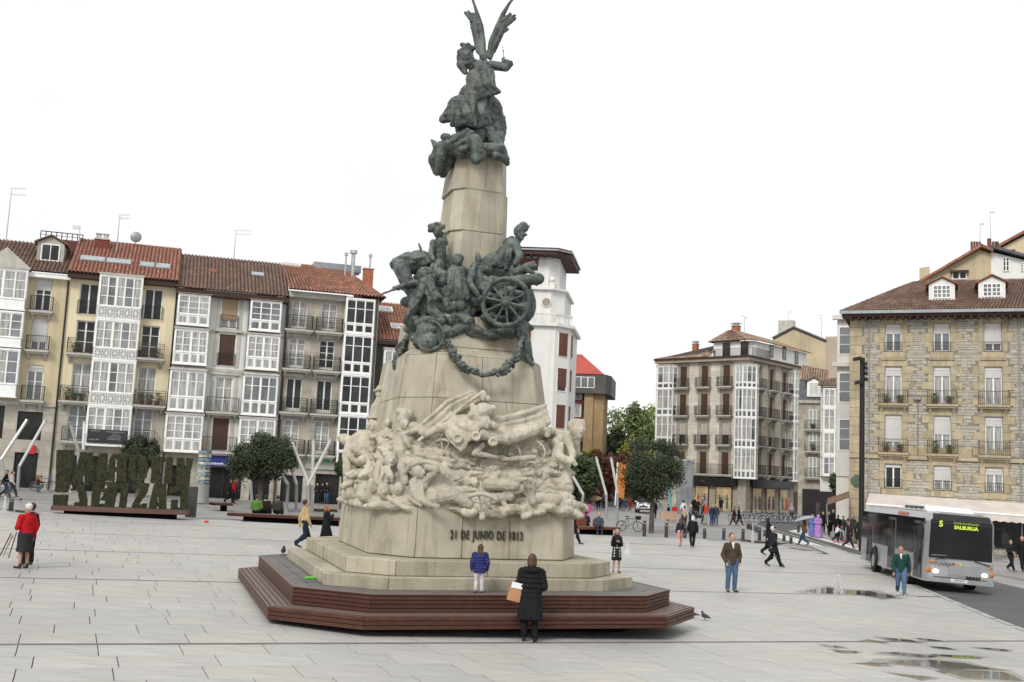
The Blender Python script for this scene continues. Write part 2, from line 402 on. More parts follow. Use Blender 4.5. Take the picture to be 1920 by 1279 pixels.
# puddles and wet patches round the floor fountain
M_WET = mat('puddle_water', (0.10, 0.095, 0.085), 0.05, 0.2, 2, spec=0.5)
M_DAMP = mat('damp_granite', (0.30, 0.29, 0.27), 0.3, 0.15, 1.5)
def patch(u, v, ru, rv, seed, nm='puddle', m=None, dz=.005):
    q = random.Random(seed); c = gnd(u, v); n = 9; P = []
    sk = q.uniform(-.2, .2)
    for k in range(n):
        a = 2*math.pi*(k+.4*q.random())/n; rr_ = 1 + 0.9*noise.noise((math.cos(a)*1.3+seed, math.sin(a)*1.3, seed*1.7))
        g = gnd(u + ru*rr_*math.cos(a), v + rv*rr_*math.sin(a) + sk*0 + (0.10 if ru < 60 else 0.05)*ru*rr_*math.cos(a)); P.append((g.x, g.y, g.z+dz))
    mb = MB(); mb.add(P, [tuple(range(n))]); o = mb.build(nm, m or M_WET); o.data.update()
    bm = bmesh.new(); bm.from_mesh(o.data)
    if bm.faces[:][0].normal.z < 0: bmesh.ops.reverse_faces(bm, faces=bm.faces[:])
    bm.to_mesh(o.data); bm.free(); return tag(o, kind='structure')
for i, (u, v, ru, rv) in enumerate([(1575, 1110, 62, 6), (1650, 1118, 40, 4), (1780, 1249, 78, 8), (1850, 1268, 85, 7), (1700, 1228, 55, 3.5), (1645, 1247, 34, 3), (1585, 1222, 28, 2.2),
        (1690, 1201, 42, 2.2), (1800, 1232, 48, 2.5), (1560, 1212, 22, 1.8), (1640, 1203, 20, 1.8), (1870, 1218, 28, 1.8), (1720, 1270, 44, 3.5), (1740, 1200, 24, 1.4), (1411, 1015, 48, 2.5), (30, 958, 34, 2), (1765, 1215, 30, 1.6)]):
    patch(u, v, ru, rv, i+3); patch(u, v, ru*1.25, rv*1.5, i+3, 'damp_patch', M_DAMP, .0035)
# ------------------------------------------------------------------ monument
M_STONE = mat('weathered_limestone', (0.43, 0.395, 0.31), 0.85, 0.14, 1.2, 0.35, 18, kind='stone', col2=(0.27, 0.22, 0.13))
M_STONE2 = mat('step_limestone', (0.41, 0.375, 0.285), 0.85, 0.14, 1.5, 0.4, 16, kind='stone', col2=(0.20, 0.19, 0.12))
M_CARVE = mat('carved_limestone', (0.47, 0.435, 0.35), 0.85, 0.16, 2.5, 0.4, 22, kind='stone', col2=(0.26, 0.205, 0.135))
M_BRONZE = mat('patinated_bronze', (0.078, 0.090, 0.083), 0.55, 0.25, 3.0, 0.3, 20, kind='patina', col2=(0.14, 0.165, 0.148), spec=0.2, metal=0.15)
M_LETTER = mat('dark_bronze_letter', (0.03, 0.028, 0.022), 0.6, 0.1, 6)
M_WOOD = mat('red_brown_hardwood', (0.088, 0.040, 0.027), 0.5, 0.2, 6, 0.2, 30, kind='wood', col2=(0.075, 0.027, 0.02), spec=0.2)
M_DECK = mat('grey_deck_board', (0.125, 0.112, 0.105), 0.5, 0.2, 1.5, 0.2, 20, kind='island', col2=(0.095, 0.085, 0.08))
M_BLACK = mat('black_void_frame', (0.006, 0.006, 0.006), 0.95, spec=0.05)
A0 = R(20.5)
MC = Vector((7.95*math.cos(A0) - 25.45*math.sin(A0), 7.95*math.sin(A0) + 25.45*math.cos(A0), 0.0))
mon = empty('monument', MC, A0, 'tall stone war monument with carved relief, bronze battle group and winged figure on top', 'monument')
MI = mon.matrix_basis.inverted()
def octo(hu, hv, ch, ch2=None, cx=0):
    c2 = ch2 or ch
    k = lambda x, y: (x+(.05*(y+hv-c2) if x < cx and y > 0 else 0), y)
    return [k(*p) for p in [(cx-hu+ch,-hv),(cx+hu-ch,-hv),(cx+hu,-hv+c2),(cx+hu,hv-c2),(cx+hu-ch,hv),(cx-hu+ch,hv),(cx-hu,hv-c2),(cx-hu,-hv+c2)]]
def shrink(p, a): hu, hv, ch = p; return (hu-a, hv-a, max(0.05, ch-0.586*a))
def ringside(mb, Po, Pi, Qo, Qi, z0, z1, i, t0=0.0, t1=1.0, gap=0.0):
    """prism on side i between outer and inner outlines; P at z0, Q at z1"""
    j = (i+1) % len(Po)
    def l(A, t): a = Vector((*A[i], 0)); b = Vector((*A[j], 0)); L = (b-a).length; g = gap/max(L, .1); return a.lerp(b, min(1, max(0, t)))
    L = (Vector(Po[i])-Vector(Po[j])).length; g = gap/max(L, .1)
    a, b = t0+g, t1-g
    vs = [l(Po,a), l(Po,b), l(Pi,b), l(Pi,a)]; ws = [l(Qo,a), l(Qo,b), l(Qi,b), l(Qi,a)]
    return mb.add([(p.x,p.y,z0) for p in vs] + [(p.x,p.y,z1) for p in ws], [(3,2,1,0),(4,5,6,7),(0,1,5,4),(1,2,6,5),(2,3,7,6),(3,0,4,7)])
def stonering(parent, P0, P1, z0, z1, blen, m, depth=0.35, name='stone_block', gap=0.006, seed=1):
    q = random.Random(seed)
    I0 = [(x*(1-depth/3), y*(1-depth/3)) for x, y in P0]; I1 = [(x*(1-depth/3), y*(1-depth/3)) for x, y in P1]
    core0 = [(x*0.985, y*0.985) for x, y in P0]; core1 = [(x*0.985, y*0.985) for x, y in P1]
    mb = MB(); n = len(P0)
    mb.add([(x,y,z0) for x,y in core0]+[(x,y,z1-0.01) for x,y in core1], [tuple(range(n))[::-1], tuple(range(n,2*n))]+[(i,(i+1)%n,n+(i+1)%n,n+i) for i in range(n)])
    mb.build('core', M_STONE2 if m is M_STONE2 else m, parent)
    for i in range(n):
        a, b = Vector(P0[i]), Vector(P0[(i+1)%n]); L = (b-a).length; k = max(1, round(L/blen)); ts = [0]+[(j+q.uniform(-.16,.16))/k for j in range(1,k)]+[1]
        for t0, t1 in zip(ts, ts[1:]):
            mb = MB(); ringside(mb, P0, I0, P1, I1, z0+0.004, z1-0.004+q.uniform(0,.003), i, t0, t1, gap); o = mb.build(name, m, parent)
            bv = o.modifiers.new('worn_edge', 'BEVEL'); bv.width = 0.012; bv.segments = 1
# wooden bench platform
SEAT = (4.64, 5.5, 1.5); TIER = (4.15, 5.0, 1.25)
bench = empty('bench_platform', MC, A0, 'two-tier red-brown slatted wooden bench wrapped round the foot of the monument', 'bench')
ins = MB(); ins.poly(octo(*shrink(SEAT, 1.15)), -0.15, 0.36); ins.build('plinth', M_BLACK, bench)
ins = MB(); ins.poly(octo(*shrink(SEAT, 0.06)), 0.19, 0.375); ins.poly(octo(*shrink(TIER, 0.03)), 0.375, 0.70); ins.build('frame', M_BLACK, bench)
def slatring(shape, a, b, z0, z1, name='slat', m=M_WOOD, cut=None):
    P = octo(*shrink(shape, a)); Q = octo(*shrink(shape, b))
    for i in range(8):
        L = (Vector(P[i])-Vector(P[(i+1)%8])).length; k = max(1, round(L/(cut or 3.4)))
        for j in range(k):
            mb = MB(); ringside(mb, P, Q, P, Q, z0, z1, i, j/k, (j+1)/k, 0.004); mb.build(name, m, bench)
for k in range(3): slatring(SEAT, 0.0+0.0, 0.05, 0.185+k*0.082, 0.185+k*0.082+0.067)
for k in range(4): slatring(SEAT, 0.065+k*0.118, 0.065+k*0.118+0.098, 0.385, 0.43-0.002)
for k in range(4): slatring(TIER, 0.0, 0.04, 0.44+k*0.076, 0.44+k*0.076+0.06)
slatring(TIER, -0.01, 0.09, 0.742-0.0, 0.768)
for k in range(3): slatring(TIER, 0.1+k*0.27, 0.1+k*0.27+0.255, 0.74, 0.763, 'deck_board', M_DECK, 2.2)
# steps, base, shaft
S1 = octo(3.45, 4.12, 1.1, 0.8); S2 = octo(3.0, 3.88, 0.85, 0.8); BA = octo(2.45, 3.1, 0.75, 1.1, 0.15)
stonering(mon, S1, S1, 0.66, 1.0, 1.9, M_STONE2, seed=2)
stonering(mon, S2, S2, 1.0, 1.31, 1.9, M_STONE2, seed=3)
stonering(mon, BA, [(x*0.985, y*0.985) for x, y in BA], 1.31, 2.36, 1.1, M_STONE, seed=4)
def sc(s, cx=0.15, sq=0.0): return [((x-0.15)*s*(1+sq)+cx, y*s*(1-sq)) for x, y in BA]
courses = [(2.36, 0.86, 3.55, 0.80), (3.55, 0.80, 4.75, 0.735), (4.75, 0.735, 5.75, 0.68)]
for i, (z0, s0, z1, s1) in enumerate(courses): stonering(mon, sc(s0), sc(s1), z0, z1, 1.0, M_STONE, seed=5+i)
stonering(mon, sc(0.68), sc(0.56), 5.75, 5.98, 1.4, M_STONE, seed=9)
stonering(mon, sc(0.56), sc(0.53, 0.15, 0.02), 5.98, 6.75, 1.3, M_STONE, seed=10)
cols = [(6.75, 0.38, 7.3, 0.37), (7.3, 0.365, 8.95, 0.345), (8.95, 0.345, 10.0, 0.325), (10.0, 0.325, 11.1, 0.295)]
for i, (z0, s0, z1, s1) in enumerate(cols): stonering(mon, sc(s0*.85, 0.33, 0.06), sc(s1*.84, 0.38, 0.06), z0, z1, 0.62, M_STONE, seed=12+i)
# inscription
def loc_on(u, v, y):      # monument-local point where the pixel's ray meets the plane y
    a = MI @ CP; d = MI.to_3x3() @ ray(u, v); return a + d*((y-a.y)/d.y)
FX = Matrix.Rotation(R(90), 4, 'X')
yb = -3.1*0.993
p0 = loc_on(843, 1003, yb-0.03); p1 = loc_on(982, 1006, yb-0.03)
tx = text(mon, '21 DE JUNIO DE 1813', 'inscription', M_LETTER, 0.26, Matrix.Translation(((p0.x+p1.x)/2, yb-0.03, (p0.z+p1.z)/2)) @ FX @ Matrix.Scale(0.56, 4, (1,0,0)), 0.015, 0.003); tx.data.space_character = 1.22
ghost = None
# ---- sculpture helpers: points read off the photograph, each with its own distance
YM = 26.7
def W(x, y, d): return atY(x, y, YM + d)
PXM = 80.0
class SC(MB):
    def c(s, x1, y1, d1, r1, x2, y2, d2, r2): s.cap(W(x1,y1,d1), r1/PXM, W(x2,y2,d2), r2/PXM, 10); return s
    def b(s, x, y, d, rx, rz=None, ry=None, ang=0):
        rz = rx if rz is None else rz; ry = rx*0.8 if ry is None else ry
        s.sph(W(x,y,d), rx/PXM, ry/PXM, rz/PXM, 12, 8, Matrix.Rotation(R(-ang), 3, 'Y')); return s
    def path(s, pts, r):
        for i, (p, q) in enumerate(zip(pts, pts[1:])):
            ra = r if isinstance(r, (int, float)) else r[i]; rb = r if isinstance(r, (int, float)) else r[i+1]
            s.c(p[0], p[1], p[2], ra, q[0], q[1], q[2], rb)
        return s
    def head(s, x, y, d, r, look=(0, 0.1)):      # skull, brow, nose, chin, ears
        lx, ly = look; s.b(x, y, d, r*0.86, r*1.05, r*0.95)
        s.c(x+lx*r*.5, y+r*.55, d-.3*r/PXM, r*.5, x+lx*r*.6, y+r*.75, d-.55*r/PXM, r*.32)
        s.c(x+lx*r, y-r*.15, d-.85*r/PXM, r*.14, x+lx*r*1.15, y+r*.25, d-1.05*r/PXM, r*.2)
        s.c(x+lx*r*.7-r*.4, y-r*.2, d-.72*r/PXM, r*.16, x+lx*r*.7+r*.4, y-r*.2, d-.72*r/PXM, r*.16)
        s.c(x+lx*r*.8-r*.2, y+r*.48, d-.8*r/PXM, r*.12, x+lx*r*.8+r*.2, y+r*.48, d-.8*r/PXM, r*.12)
        for k in (-1, 1): s.b(x+k*r*.86, y+r*.05, d, r*.2, r*.3)
        return s
    def drape(s, x1, y1, d1, x2, y2, d2, w, n, r, seed=0, sag=4):
        q = random.Random(seed); a = math.atan2(y2-y1, x2-x1)+math.pi/2
        for k in range(n):
            t = (k/(n-1)-.5)*w*2 if n > 1 else 0; j = q.uniform(-2, 2)
            ax, ay = x1+math.cos(a)*t*q.uniform(.5,.8), y1+math.sin(a)*t*q.uniform(.5,.8); bx, by = x2+math.cos(a)*t*1.1+j, y2+math.sin(a)*t*1.1+j
            mx, my = (ax+bx)/2+q.uniform(-3,3), (ay+by)/2+sag
            s.path([(ax,ay,d1),(mx,my,(d1+d2)/2-q.uniform(0,.12)),(bx,by,d2)], [r*.8, r*q.uniform(.8,1.3), r])
        return s
    def hand(s, x, y, d, r, dx, dy):      # palm and five fingers
        s.b(x, y, d, r*1.1, r*.8); a = math.atan2(dy, dx)
        for k in range(4):
            b = a + (k-1.5)*0.32; L = r*(2.3, 2.7, 2.6, 2.1)[k]
            s.path([(x, y, d), (x+math.cos(b)*L*.75, y+math.sin(b)*L*.75, d-.02), (x+math.cos(b)*L*1.15, y+math.sin(b)*L*1.15+r*.2, d+.01)], [r*.45, r*.32, r*.26])
        b = a - 1.1; s.c(x, y, d, r*.45, x+math.cos(b)*r*1.8, y+math.sin(b)*r*1.8, d-.03, r*.3); return s
    def put(s, name, m, voxel=0.03, disp=None, smooth=2, label=None):
        o = blob(s, name, m, mon, MI, voxel*.85, min(smooth, 1), disp if disp is not None else [(0.13, 0.035), (0.045, 0.022)])
        if label: o['label'] = label
        return o
def interp(x, T):
    if x <= T[0][0]: return T[0][1]
    for (a, p), (b, q) in zip(T, T[1:]):
        if x <= b: return p + (q-p)*(x-a)/(b-a)
    return T[-1][1]
TB = [(635, 0.7), (660, -0.9), (692, -2.25), (773, -3.25), (900, -2.85), (1061, -2.1), (1090, -1.2)]
TT = [(690, 0.6), (706, -0.6), (742, -1.75), (800, -2.3), (1000, -1.45), (1022, -0.8)]
def df(x, y):
    k = max(0, min(1, (y-770)/180)); return interp(x, TT)*(1-k) + interp(x, TB)*k
# ---- carved rock and battlefield
YM = 26.45
q = random.Random(11); s = SC()
for i in range(250):
    x = q.uniform(668, 1052); y = q.uniform(808, 955)
    if x < 720 and y < 830: continue
    r = q.uniform(13, 25); s.b(x, y, df(x, y)+r/PXM*0.8, r*q.uniform(1.3, 2.4), r*q.uniform(.38, .62), r, q.uniform(-28, 20))
for x in range(880, 1092, 7):      # hanging rock edge over the base block
    y = 957 + 6*math.sin(x*.09) + q.uniform(-4, 6) - (4 if x > 1040 else 0); r = q.uniform(7, 12); s.b(x, y, df(x, 950)-.10, r*1.3, r*.85, r*1.1)
for x in range(640, 885, 8): s.b(x, interp(x, [(640, 936), (700, 951), (880, 955)]), df(x, 950)+.18, 11, 8, 12)
for x, y, r in ((1080, 951, 13), (1066, 948, 14), (1050, 944, 18), (1030, 938, 20), (1010, 935, 18), (990, 950, 16)): s.b(x, y, df(x, 950)+.05, r*1.3, r*.7, r)
s.put('carved_rock_relief', M_CARVE, 0.025, [(0.4, 0.12), (0.12, 0.06), (0.04, 0.028)], 1)
def lying(x, y, dx, dy, sc_=1.0, seed=0, name='fallen_soldier'):
    q2 = random.Random(seed); s = SC(); d = df(x, y)-.02; L = 30*sc_; hx, hy = x+dx*L, y+dy*L
    s.c(x+dx*L*.55, y+dy*L*.55, d, 9*sc_, x, y, d, 10*sc_); s.c(x, y, d, 9*sc_, x-dx*L*.25, y-dy*L*.25, d, 9*sc_); s.head(hx, hy, d-.02, 8*sc_, (dx*.4, .2))
    for sg in (-1, 1):
        kx, ky = x-dx*L*.9+dy*sg*8, y-dy*L*.9+sg*6-abs(sg)*q2.uniform(0, 10); s.path([(x-dx*L*.25, y-dy*L*.25+sg*3, d), (kx, ky, d-.05), (kx-dx*L*.7, y-dy*L*1.5+sg*5, d)], [8*sc_, 6*sc_, 4*sc_])
        ax, ay = x+dx*L*.5+q2.uniform(-8, 14), y+dy*L*.5+sg*q2.uniform(12, 20); s.path([(x+dx*L*.5, y+dy*L*.5+sg*5, d), (ax, ay, d-.05), (ax+dx*16, ay+sg*q2.uniform(-4, 6), d-.06)], [5.5*sc_, 4.5*sc_, 3*sc_]); s.hand(ax+dx*17, ay, d-.06, 2.6*sc_, dx, .3)
    s.drape(x+dx*L*.4, y-4, d-.06, x-dx*L*.3, y+4, d-.06, 7, 4, 2.4, seed, 0)
    s.put(name, M_CARVE, .02)
for i, a in enumerate(((860, 900, .9, .1, 1.1), (905, 868, -.95, .1, .95), (925, 935, .95, -.15, 1.1), (850, 868, -.9, -.2, .85), (985, 885, .95, .1, .9), (1005, 925, -.9, .1, .9), (880, 840, .9, -.25, .85))): lying(*a, seed=i)
# smoke and drapery bands above the rock
s = SC()
for i in range(60):
    x = q.uniform(780, 1035); y = q.uniform(795, 850); s.b(x, y, df(x, y)+.12, q.uniform(14, 26), q.uniform(5, 9), 12, q.uniform(-15, 5))
s.drape(925, 800, -2.5, 1025, 778, -1.9, 16, 7, 4.5, 5, 2); s.drape(930, 790, -2.4, 1020, 792, -1.8, 10, 5, 6, 6, 6)
s.path([(905, 812, -2.7), (950, 822, -2.5), (1000, 806, -2.1), (1018, 800, -2.0)], [12, 13, 11, 7]); s.hand(1024, 806, -2.05, 5, .3, 1)
s.put('carved_drapery', M_CARVE, 0.026, label='sweeping carved drapery and outstretched arm across the relief')
# figure with cocked hat and flag
s = SC(); s.c(848, 800, -2.5, 21, 893, 795, -2.6, 19); s.drape(835, 785, -2.6, 880, 825, -2.85, 22, 8, 4, 3)
s.b(906, 770, -2.75, 17, 14, 15, 20); s.c(886, 778, -2.8, 8, 930, 800, -2.8, 6); s.head(910, 792, -2.8, 12, (.6, .2)); s.b(925, 765, -2.75, 6); s.c(886, 760, -2.75, 5, 896, 800, -2.8, 7)
s.path([(775, 800, -2.6), (800, 812, -2.75), (835, 800, -2.7)], [9, 8, 8])
s.put('hatted_figure', M_CARVE, 0.024, label='carved figure in cocked hat leaning out of the relief')
s = SC(); s.path([(785, 826, -2.75), (903, 736, -2.55)], [3.2, 3.2]); s.drape(895, 742, -2.35, 800, 815, -2.4, 16, 9, 4, 8, -14)
for t in range(8):
    a = t/7; s.b(905-a*100, 750+a*62, -2.28, 16, 10, 6, -38)
s.b(905, 742, -2.5, 7, 10); s.b(915, 748, -2.45, 5, 6)
s.put('carved_flag', M_CARVE, 0.022, [(0.1, 0.03)], label='carved flag on a slanting pole')
# bearded man reading / writing at left
s = SC(); s.b(757, 783, -2.35, 11, 15, 12); s.head(759, 795, -2.42, 10, (.3, .2)); s.c(750, 772, -2.35, 8, 768, 775, -2.35, 8); s.c(757, 820, -2.3, 15, 757, 860, -2.35, 20)
s.path([(772, 808, -2.5), (790, 803, -2.7), (762, 812, -2.75)], [8, 7, 4]); s.hand(760, 812, -2.78, 3.5, -1, .4); s.drape(750, 820, -2.5, 752, 868, -2.6, 14, 6, 3.5, 4, 0); s.path([(756, 815, -2.8), (768, 838, -2.8)], 4)
s.put('reading_man', M_CARVE, 0.022, label='carved man in tall cap at the left corner of the relief')
s = SC(); s.head(728, 792, -1.6, 7); s.c(728, 806, -1.5, 8, 726, 850, -1.5, 10); s.c(720, 815, -1.7, 4, 712, 830, -1.7, 4); s.drape(728, 806, -1.75, 727, 850, -1.8, 7, 4, 2.5, 2); s.head(716, 812, -1.3, 5); s.c(714, 824, -1.3, 6, 712, 860, -1.2, 8)
s.put('standing_relief_figures', M_CARVE, 0.022)
# horse seen from behind with rider at the left end
s = SC(); s.b(685, 840, 0.0, 34, 36, 50, 20); s.b(665, 850, -0.2, 22, 36, 30); s.c(658, 850, -0.3, 17, 655, 905, -0.4, 12); s.c(700, 825, 0.3, 24, 725, 815, 0.8, 20); s.c(668, 870, -.55, 10, 664, 925, -.8, 9)
s.drape(660, 845, -.75, 656, 915, -.9, 8, 5, 3.5, 9, 0); s.c(652, 925, -.5, 14, 690, 928, -1.3, 11); s.b(668, 925, -.8, 22, 15, 20)
s.path([(690, 875, -.5), (705, 905, -1.0), (690, 930, -1.2)], [14, 11, 9])
s.put('carved_horse', M_CARVE, 0.03, label='carved horse seen from behind at the left end of the relief')
s = SC(); s.c(707, 765, 0.6, 13, 701, 800, 0.5, 15); s.c(712, 752, .6, 10, 706, 770, .6, 13); s.head(711, 739, .6, 8); s.b(712, 731, .6, 14, 4, 12, 12); s.b(714, 727, .6, 9, 6); s.ring(W(703, 784, .5), 0.19, 0.03, (0,0,1)); s.drape(702, 790, .25, 694, 815, .2, 8, 4, 3, 3)
s.put('carved_rider', M_CARVE, 0.022, label='carved rider in broad hat on the horse')
# men bending over the fallen
s = SC(); s.head(733, 862, -2.75, 13, (.1, .4)); s.b(730, 853, -2.7, 14, 8, 12); s.c(715, 872, -2.5, 12, 752, 872, -2.6, 12); s.c(733, 880, -2.5, 18, 730, 905, -2.6, 16)
s.path([(712, 875, -2.7), (706, 900, -2.9), (714, 912, -2.95)], [9, 7, 5]); s.hand(714, 914, -3.0, 4, .5, 1); s.path([(754, 876, -2.8), (760, 905, -2.95), (750, 918, -3.0)], [9, 7, 5]); s.hand(750, 920, -3.0, 4, -.4, 1)
s.drape(722, 875, -2.9, 724, 905, -2.95, 10, 5, 3, 5)
s.put('bending_man', M_CARVE, 0.022, label='carved man bending over the fallen')
s = SC(); s.head(720, 920, -2.95, 13, (0, -.3)); s.head(748, 916, -3.05, 11, (-.2, .3)); s.c(728, 912, -2.7, 16, 760, 922, -2.9, 14); s.path([(700, 940, -2.5), (735, 944, -2.9), (775, 938, -3.1)], [11, 13, 12]); s.path([(700, 905, -2.3), (692, 930, -2.4), (712, 946, -2.7)], [9, 8, 7]); s.c(770, 935, -3.2, 6, 790, 946, -3.25, 5); s.c(676, 915, -1.6, 14, 700, 935, -2.2, 12)
s.put('fallen_men', M_CARVE, 0.022, label='carved fallen men heaped at the left corner')
s = SC()
for x, y, d in ((698, 845, -1.6), (712, 856, -1.9), (692, 862, -1.6), (704, 868, -1.9)): s.head(x, y, d, 7.5)
s.c(700, 872, -1.7, 11, 690, 900, -1.6, 12); s.path([(712, 868, -2.0), (700, 890, -2.1), (690, 912, -2.1)], 5); s.path([(690, 870, -1.7), (684, 895, -1.8)], 5)
s.put('crowd_of_heads', M_CARVE, 0.022)
s = SC(); s.head(786, 884, -3.0, 12, (.7, -.2)); s.b(780, 879, -2.95, 10, 9); s.c(788, 908, -2.9, 15, 786, 935, -2.95, 17); s.path([(798, 900, -3.0), (820, 880, -3.1), (800, 876, -3.15)], [8, 8, 5]); s.path([(776, 905, -3.05), (778, 930, -3.2), (806, 946, -3.35)], [9, 8, 6]); s.hand(812, 948, -3.38, 4.5, 1, .2); s.drape(786, 905, -3.1, 786, 938, -3.2, 11, 5, 2.8, 7); s.path([(800, 940, -3.0), (850, 928, -3.1), (880, 945, -3.1)], [14, 12, 9])
s.put('seated_wounded_man', M_CARVE, 0.022, label='carved wounded man leaning on one arm below the broken wheel')
def wheel(name, m, x, y, d, r, t, a0=0, a1=360, spokes=8, vox=0.02, ax=(0.25, 1, 0.12), label=None):
    s = SC(); c = W(x, y, d); ax = Vector(ax).normalized(); s.ring(c, r/PXM, t/PXM, ax, 36, 8, a0, a1, t/PXM*1.2); u = Vector((0,0,1)).cross(ax).normalized(); w = ax.cross(u)
    s.cap(c-ax*.06, t*1.5/PXM, c+ax*.06, t*1.5/PXM)
    for k in range(spokes):
        a = R(k*360/spokes + 12)
        if a1-a0 < 359 and not (a0 <= (k*360/spokes+12) <= a1): continue
        s.cap(c, t*.55/PXM, c+(u*math.cos(a)+w*math.sin(a))*r/PXM, t*.45/PXM, 8)
    return s.put(name, m, vox, [(0.06, 0.012)], 1, label)
wheel('carved_wheel', M_CARVE, 796, 912, -3.0, 42, 5, 0, 150, 12)
wheel('carved_wheel', M_CARVE, 956, 852, -2.28, 19, 1.8, spokes=12); wheel('carved_wheel', M_CARVE, 1001, 848, -2.02, 20, 1.8, spokes=12)
wheel('carved_wheel', M_CARVE, 1000, 940, -2.5, 48, 5, 0, 90, 14); wheel('carved_wheel', M_CARVE, 905, 968, -3.0, 42, 4, 20, 130, 10, ax=(.2, 1, .5)); wheel('carved_wheel', M_CARVE, 830, 852, -2.6, 26, 3, 10, 120, 10)
s = SC(); s.path([(915, 908, -2.7), (965, 910, -2.75)], [11, 11]); s.path([(965, 900, -2.8), (985, 898, -2.75)], [6, 4]); s.path([(975, 912, -2.2), (1055, 915, -1.6)], [20, 21]); s.path([(940, 862, -2.5), (1000, 858, -2.3)], [4, 6])
for x, y, d in ((858, 822, -2.85), (893, 818, -2.85), (925, 828, -2.75)): s.b(x, y, d, 9, 8, 7); s.ring(W(x, y, d-.1), .08, .035)
s.path([(905, 835, -2.7), (890, 850, -2.75), (935, 858, -2.6)], [5, 6, 3])
s.put('carved_cannon', M_CARVE, 0.022)
# bent soldier at the right corner
s = SC(); s.head(1082, 806, -1.6, 15, (.5, .5)); s.b(1080, 798, -1.55, 17, 13, 14); s.b(1092, 796, -1.6, 6, 10); s.c(1082, 818, -1.6, 8, 1080, 850, -1.45, 4); s.c(1052, 832, -1.4, 19, 1045, 866, -1.4, 17); s.c(1066, 826, -1.5, 11, 1040, 822, -1.2, 12)
s.path([(1062, 820, -1.65), (1074, 850, -1.8), (1072, 862, -1.85)], [8, 7, 5]); s.path([(1042, 830, -1.6), (1046, 855, -1.8), (1070, 866, -1.9)], [10, 9, 6]); s.hand(1074, 864, -1.9, 4, .6, .7)
s.c(1045, 874, -1.4, 18, 1050, 888, -1.45, 17); s.path([(1052, 885, -1.5), (1064, 912, -1.65), (1060, 945, -1.6)], [15, 11, 8]); s.path([(1060, 946, -1.6), (1078, 949, -1.85)], [8, 5]); s.path([(1038, 885, -1.2), (1030, 915, -1.0), (1022, 940, -1.0)], [14, 11, 9])
s.drape(1048, 830, -1.75, 1042, 875, -1.75, 13, 5, 3, 4); s.b(1030, 838, -1.3, 12, 17, 14)
s.put('bent_soldier', M_CARVE, 0.022, label='carved bent soldier standing at the right corner of the relief')
# ---- bronze battle group
YM = 26.3; PXM = 72.0
BR = [(0.12, 0.035), (0.045, 0.022)]
s = SC()
for i in range(260):
    x = q.uniform(768, 985); y = q.uniform(545, 628) if x > 800 else q.uniform(560, 645); s.b(x, y, q.uniform(-1.25, -0.2)-0.1, q.uniform(9, 17), q.uniform(6, 12), 15)
for x in range(770, 985, 8): s.b(x, 622 + 8*math.sin(x*.07), interp(x, [(770, -.6), (800, -1.5), (975, -1.1)]), 12, 8, 12)
for x, y in ((765, 640), (757, 660), (752, 680), (775, 600), (772, 620)): s.b(x, y, -.2, 9, 14)
s.put('bronze_ground', M_BRONZE, 0.03, [(0.2, 0.08), (0.06, 0.03)])
s = SC(); s.path([(740, 496, -1.0), (752, 500, -1.0), (762, 528, -1.15), (757, 538, -1.2)], [9, 15, 12, 7]); s.c(742, 492, -1.0, 4, 737, 486, -1.0, 2); s.c(752, 488, -1.0, 4, 748, 483, -1.0, 2); s.path([(755, 498, -.95), (785, 492, -.7), (815, 505, -.4)], [16, 22, 27])
s.path([(815, 505, -.4), (850, 512, -.1)], [28, 30]); s.path([(742, 488, -.95), (765, 478, -.85), (800, 480, -.6)], [5, 6, 6]); s.path([(795, 530, -.9), (790, 565, -1.1), (800, 600, -1.0)], [12, 8, 6]); s.drape(750, 486, -1.1, 800, 488, -.9, 6, 5, 3, 5, 3); s.path([(760, 536, -1.2), (738, 541, -1.3)], [5, 4])
s.put('bronze_horse', M_BRONZE, 0.024, BR, label='bronze horse lowering its head at the left of the group')
s = SC(); s.head(821, 436, -.8, 9, (-.4, 0)); s.b(815, 427, -.8, 13, 8, 7, -15); s.b(820, 422, -.8, 8, 6); s.c(806, 432, -.8, 4, 830, 425, -.8, 5); s.c(824, 458, -.75, 12, 824, 490, -.75, 12); s.path([(812, 455, -.85), (808, 478, -1.0), (812, 486, -1.1)], [6, 5, 4]); s.path([(830, 440, -.7), (836, 455, -.7)], 5); s.path([(822, 498, -.8), (805, 530, -1.1), (815, 560, -1.2)], [13, 10, 7]); s.drape(818, 490, -1.0, 812, 520, -1.1, 9, 5, 3, 3); s.path([(785, 456, -.9), (793, 478, -.9)], [1.5, 2.5]); s.path([(793, 476, -.9), (805, 490, -.9)], [4, 5])
s.put('bronze_rider', M_BRONZE, 0.02, BR, label='bronze rider in cocked hat beside the column')
s = SC(); s.head(796, 515, -1.5, 8); s.c(798, 525, -1.4, 13, 806, 552, -1.4, 12); s.path([(805, 560, -1.4), (812, 585, -1.5), (830, 598, -1.6)], [12, 9, 8]); s.path([(795, 530, -1.6), (785, 555, -1.7), (778, 575, -1.6)], [8, 7, 5]); s.drape(800, 520, -1.6, 815, 560, -1.7, 10, 6, 3, 6); s.path([(706, 555, -1.8), (757, 536, -1.6)], [1.6, 2.4]); s.hand(755, 537, -1.6, 4, -1, .3); s.path([(757, 536, -1.5), (780, 532, -1.3)], [5, 7])
s.path([(765, 590, -1.8), (812, 525, -1.6)], [2.2, 3]); s.path([(765, 600, -1.2), (778, 575, -1.5), (790, 545, -1.3)], [9, 8, 6]); s.head(829, 528, -1.5, 8, (0, .5)); s.c(832, 545, -1.4, 11, 845, 575, -1.3, 12)
s.put('bronze_fighters', M_BRONZE, 0.022, BR, label='bronze fighters with muskets pointing left')
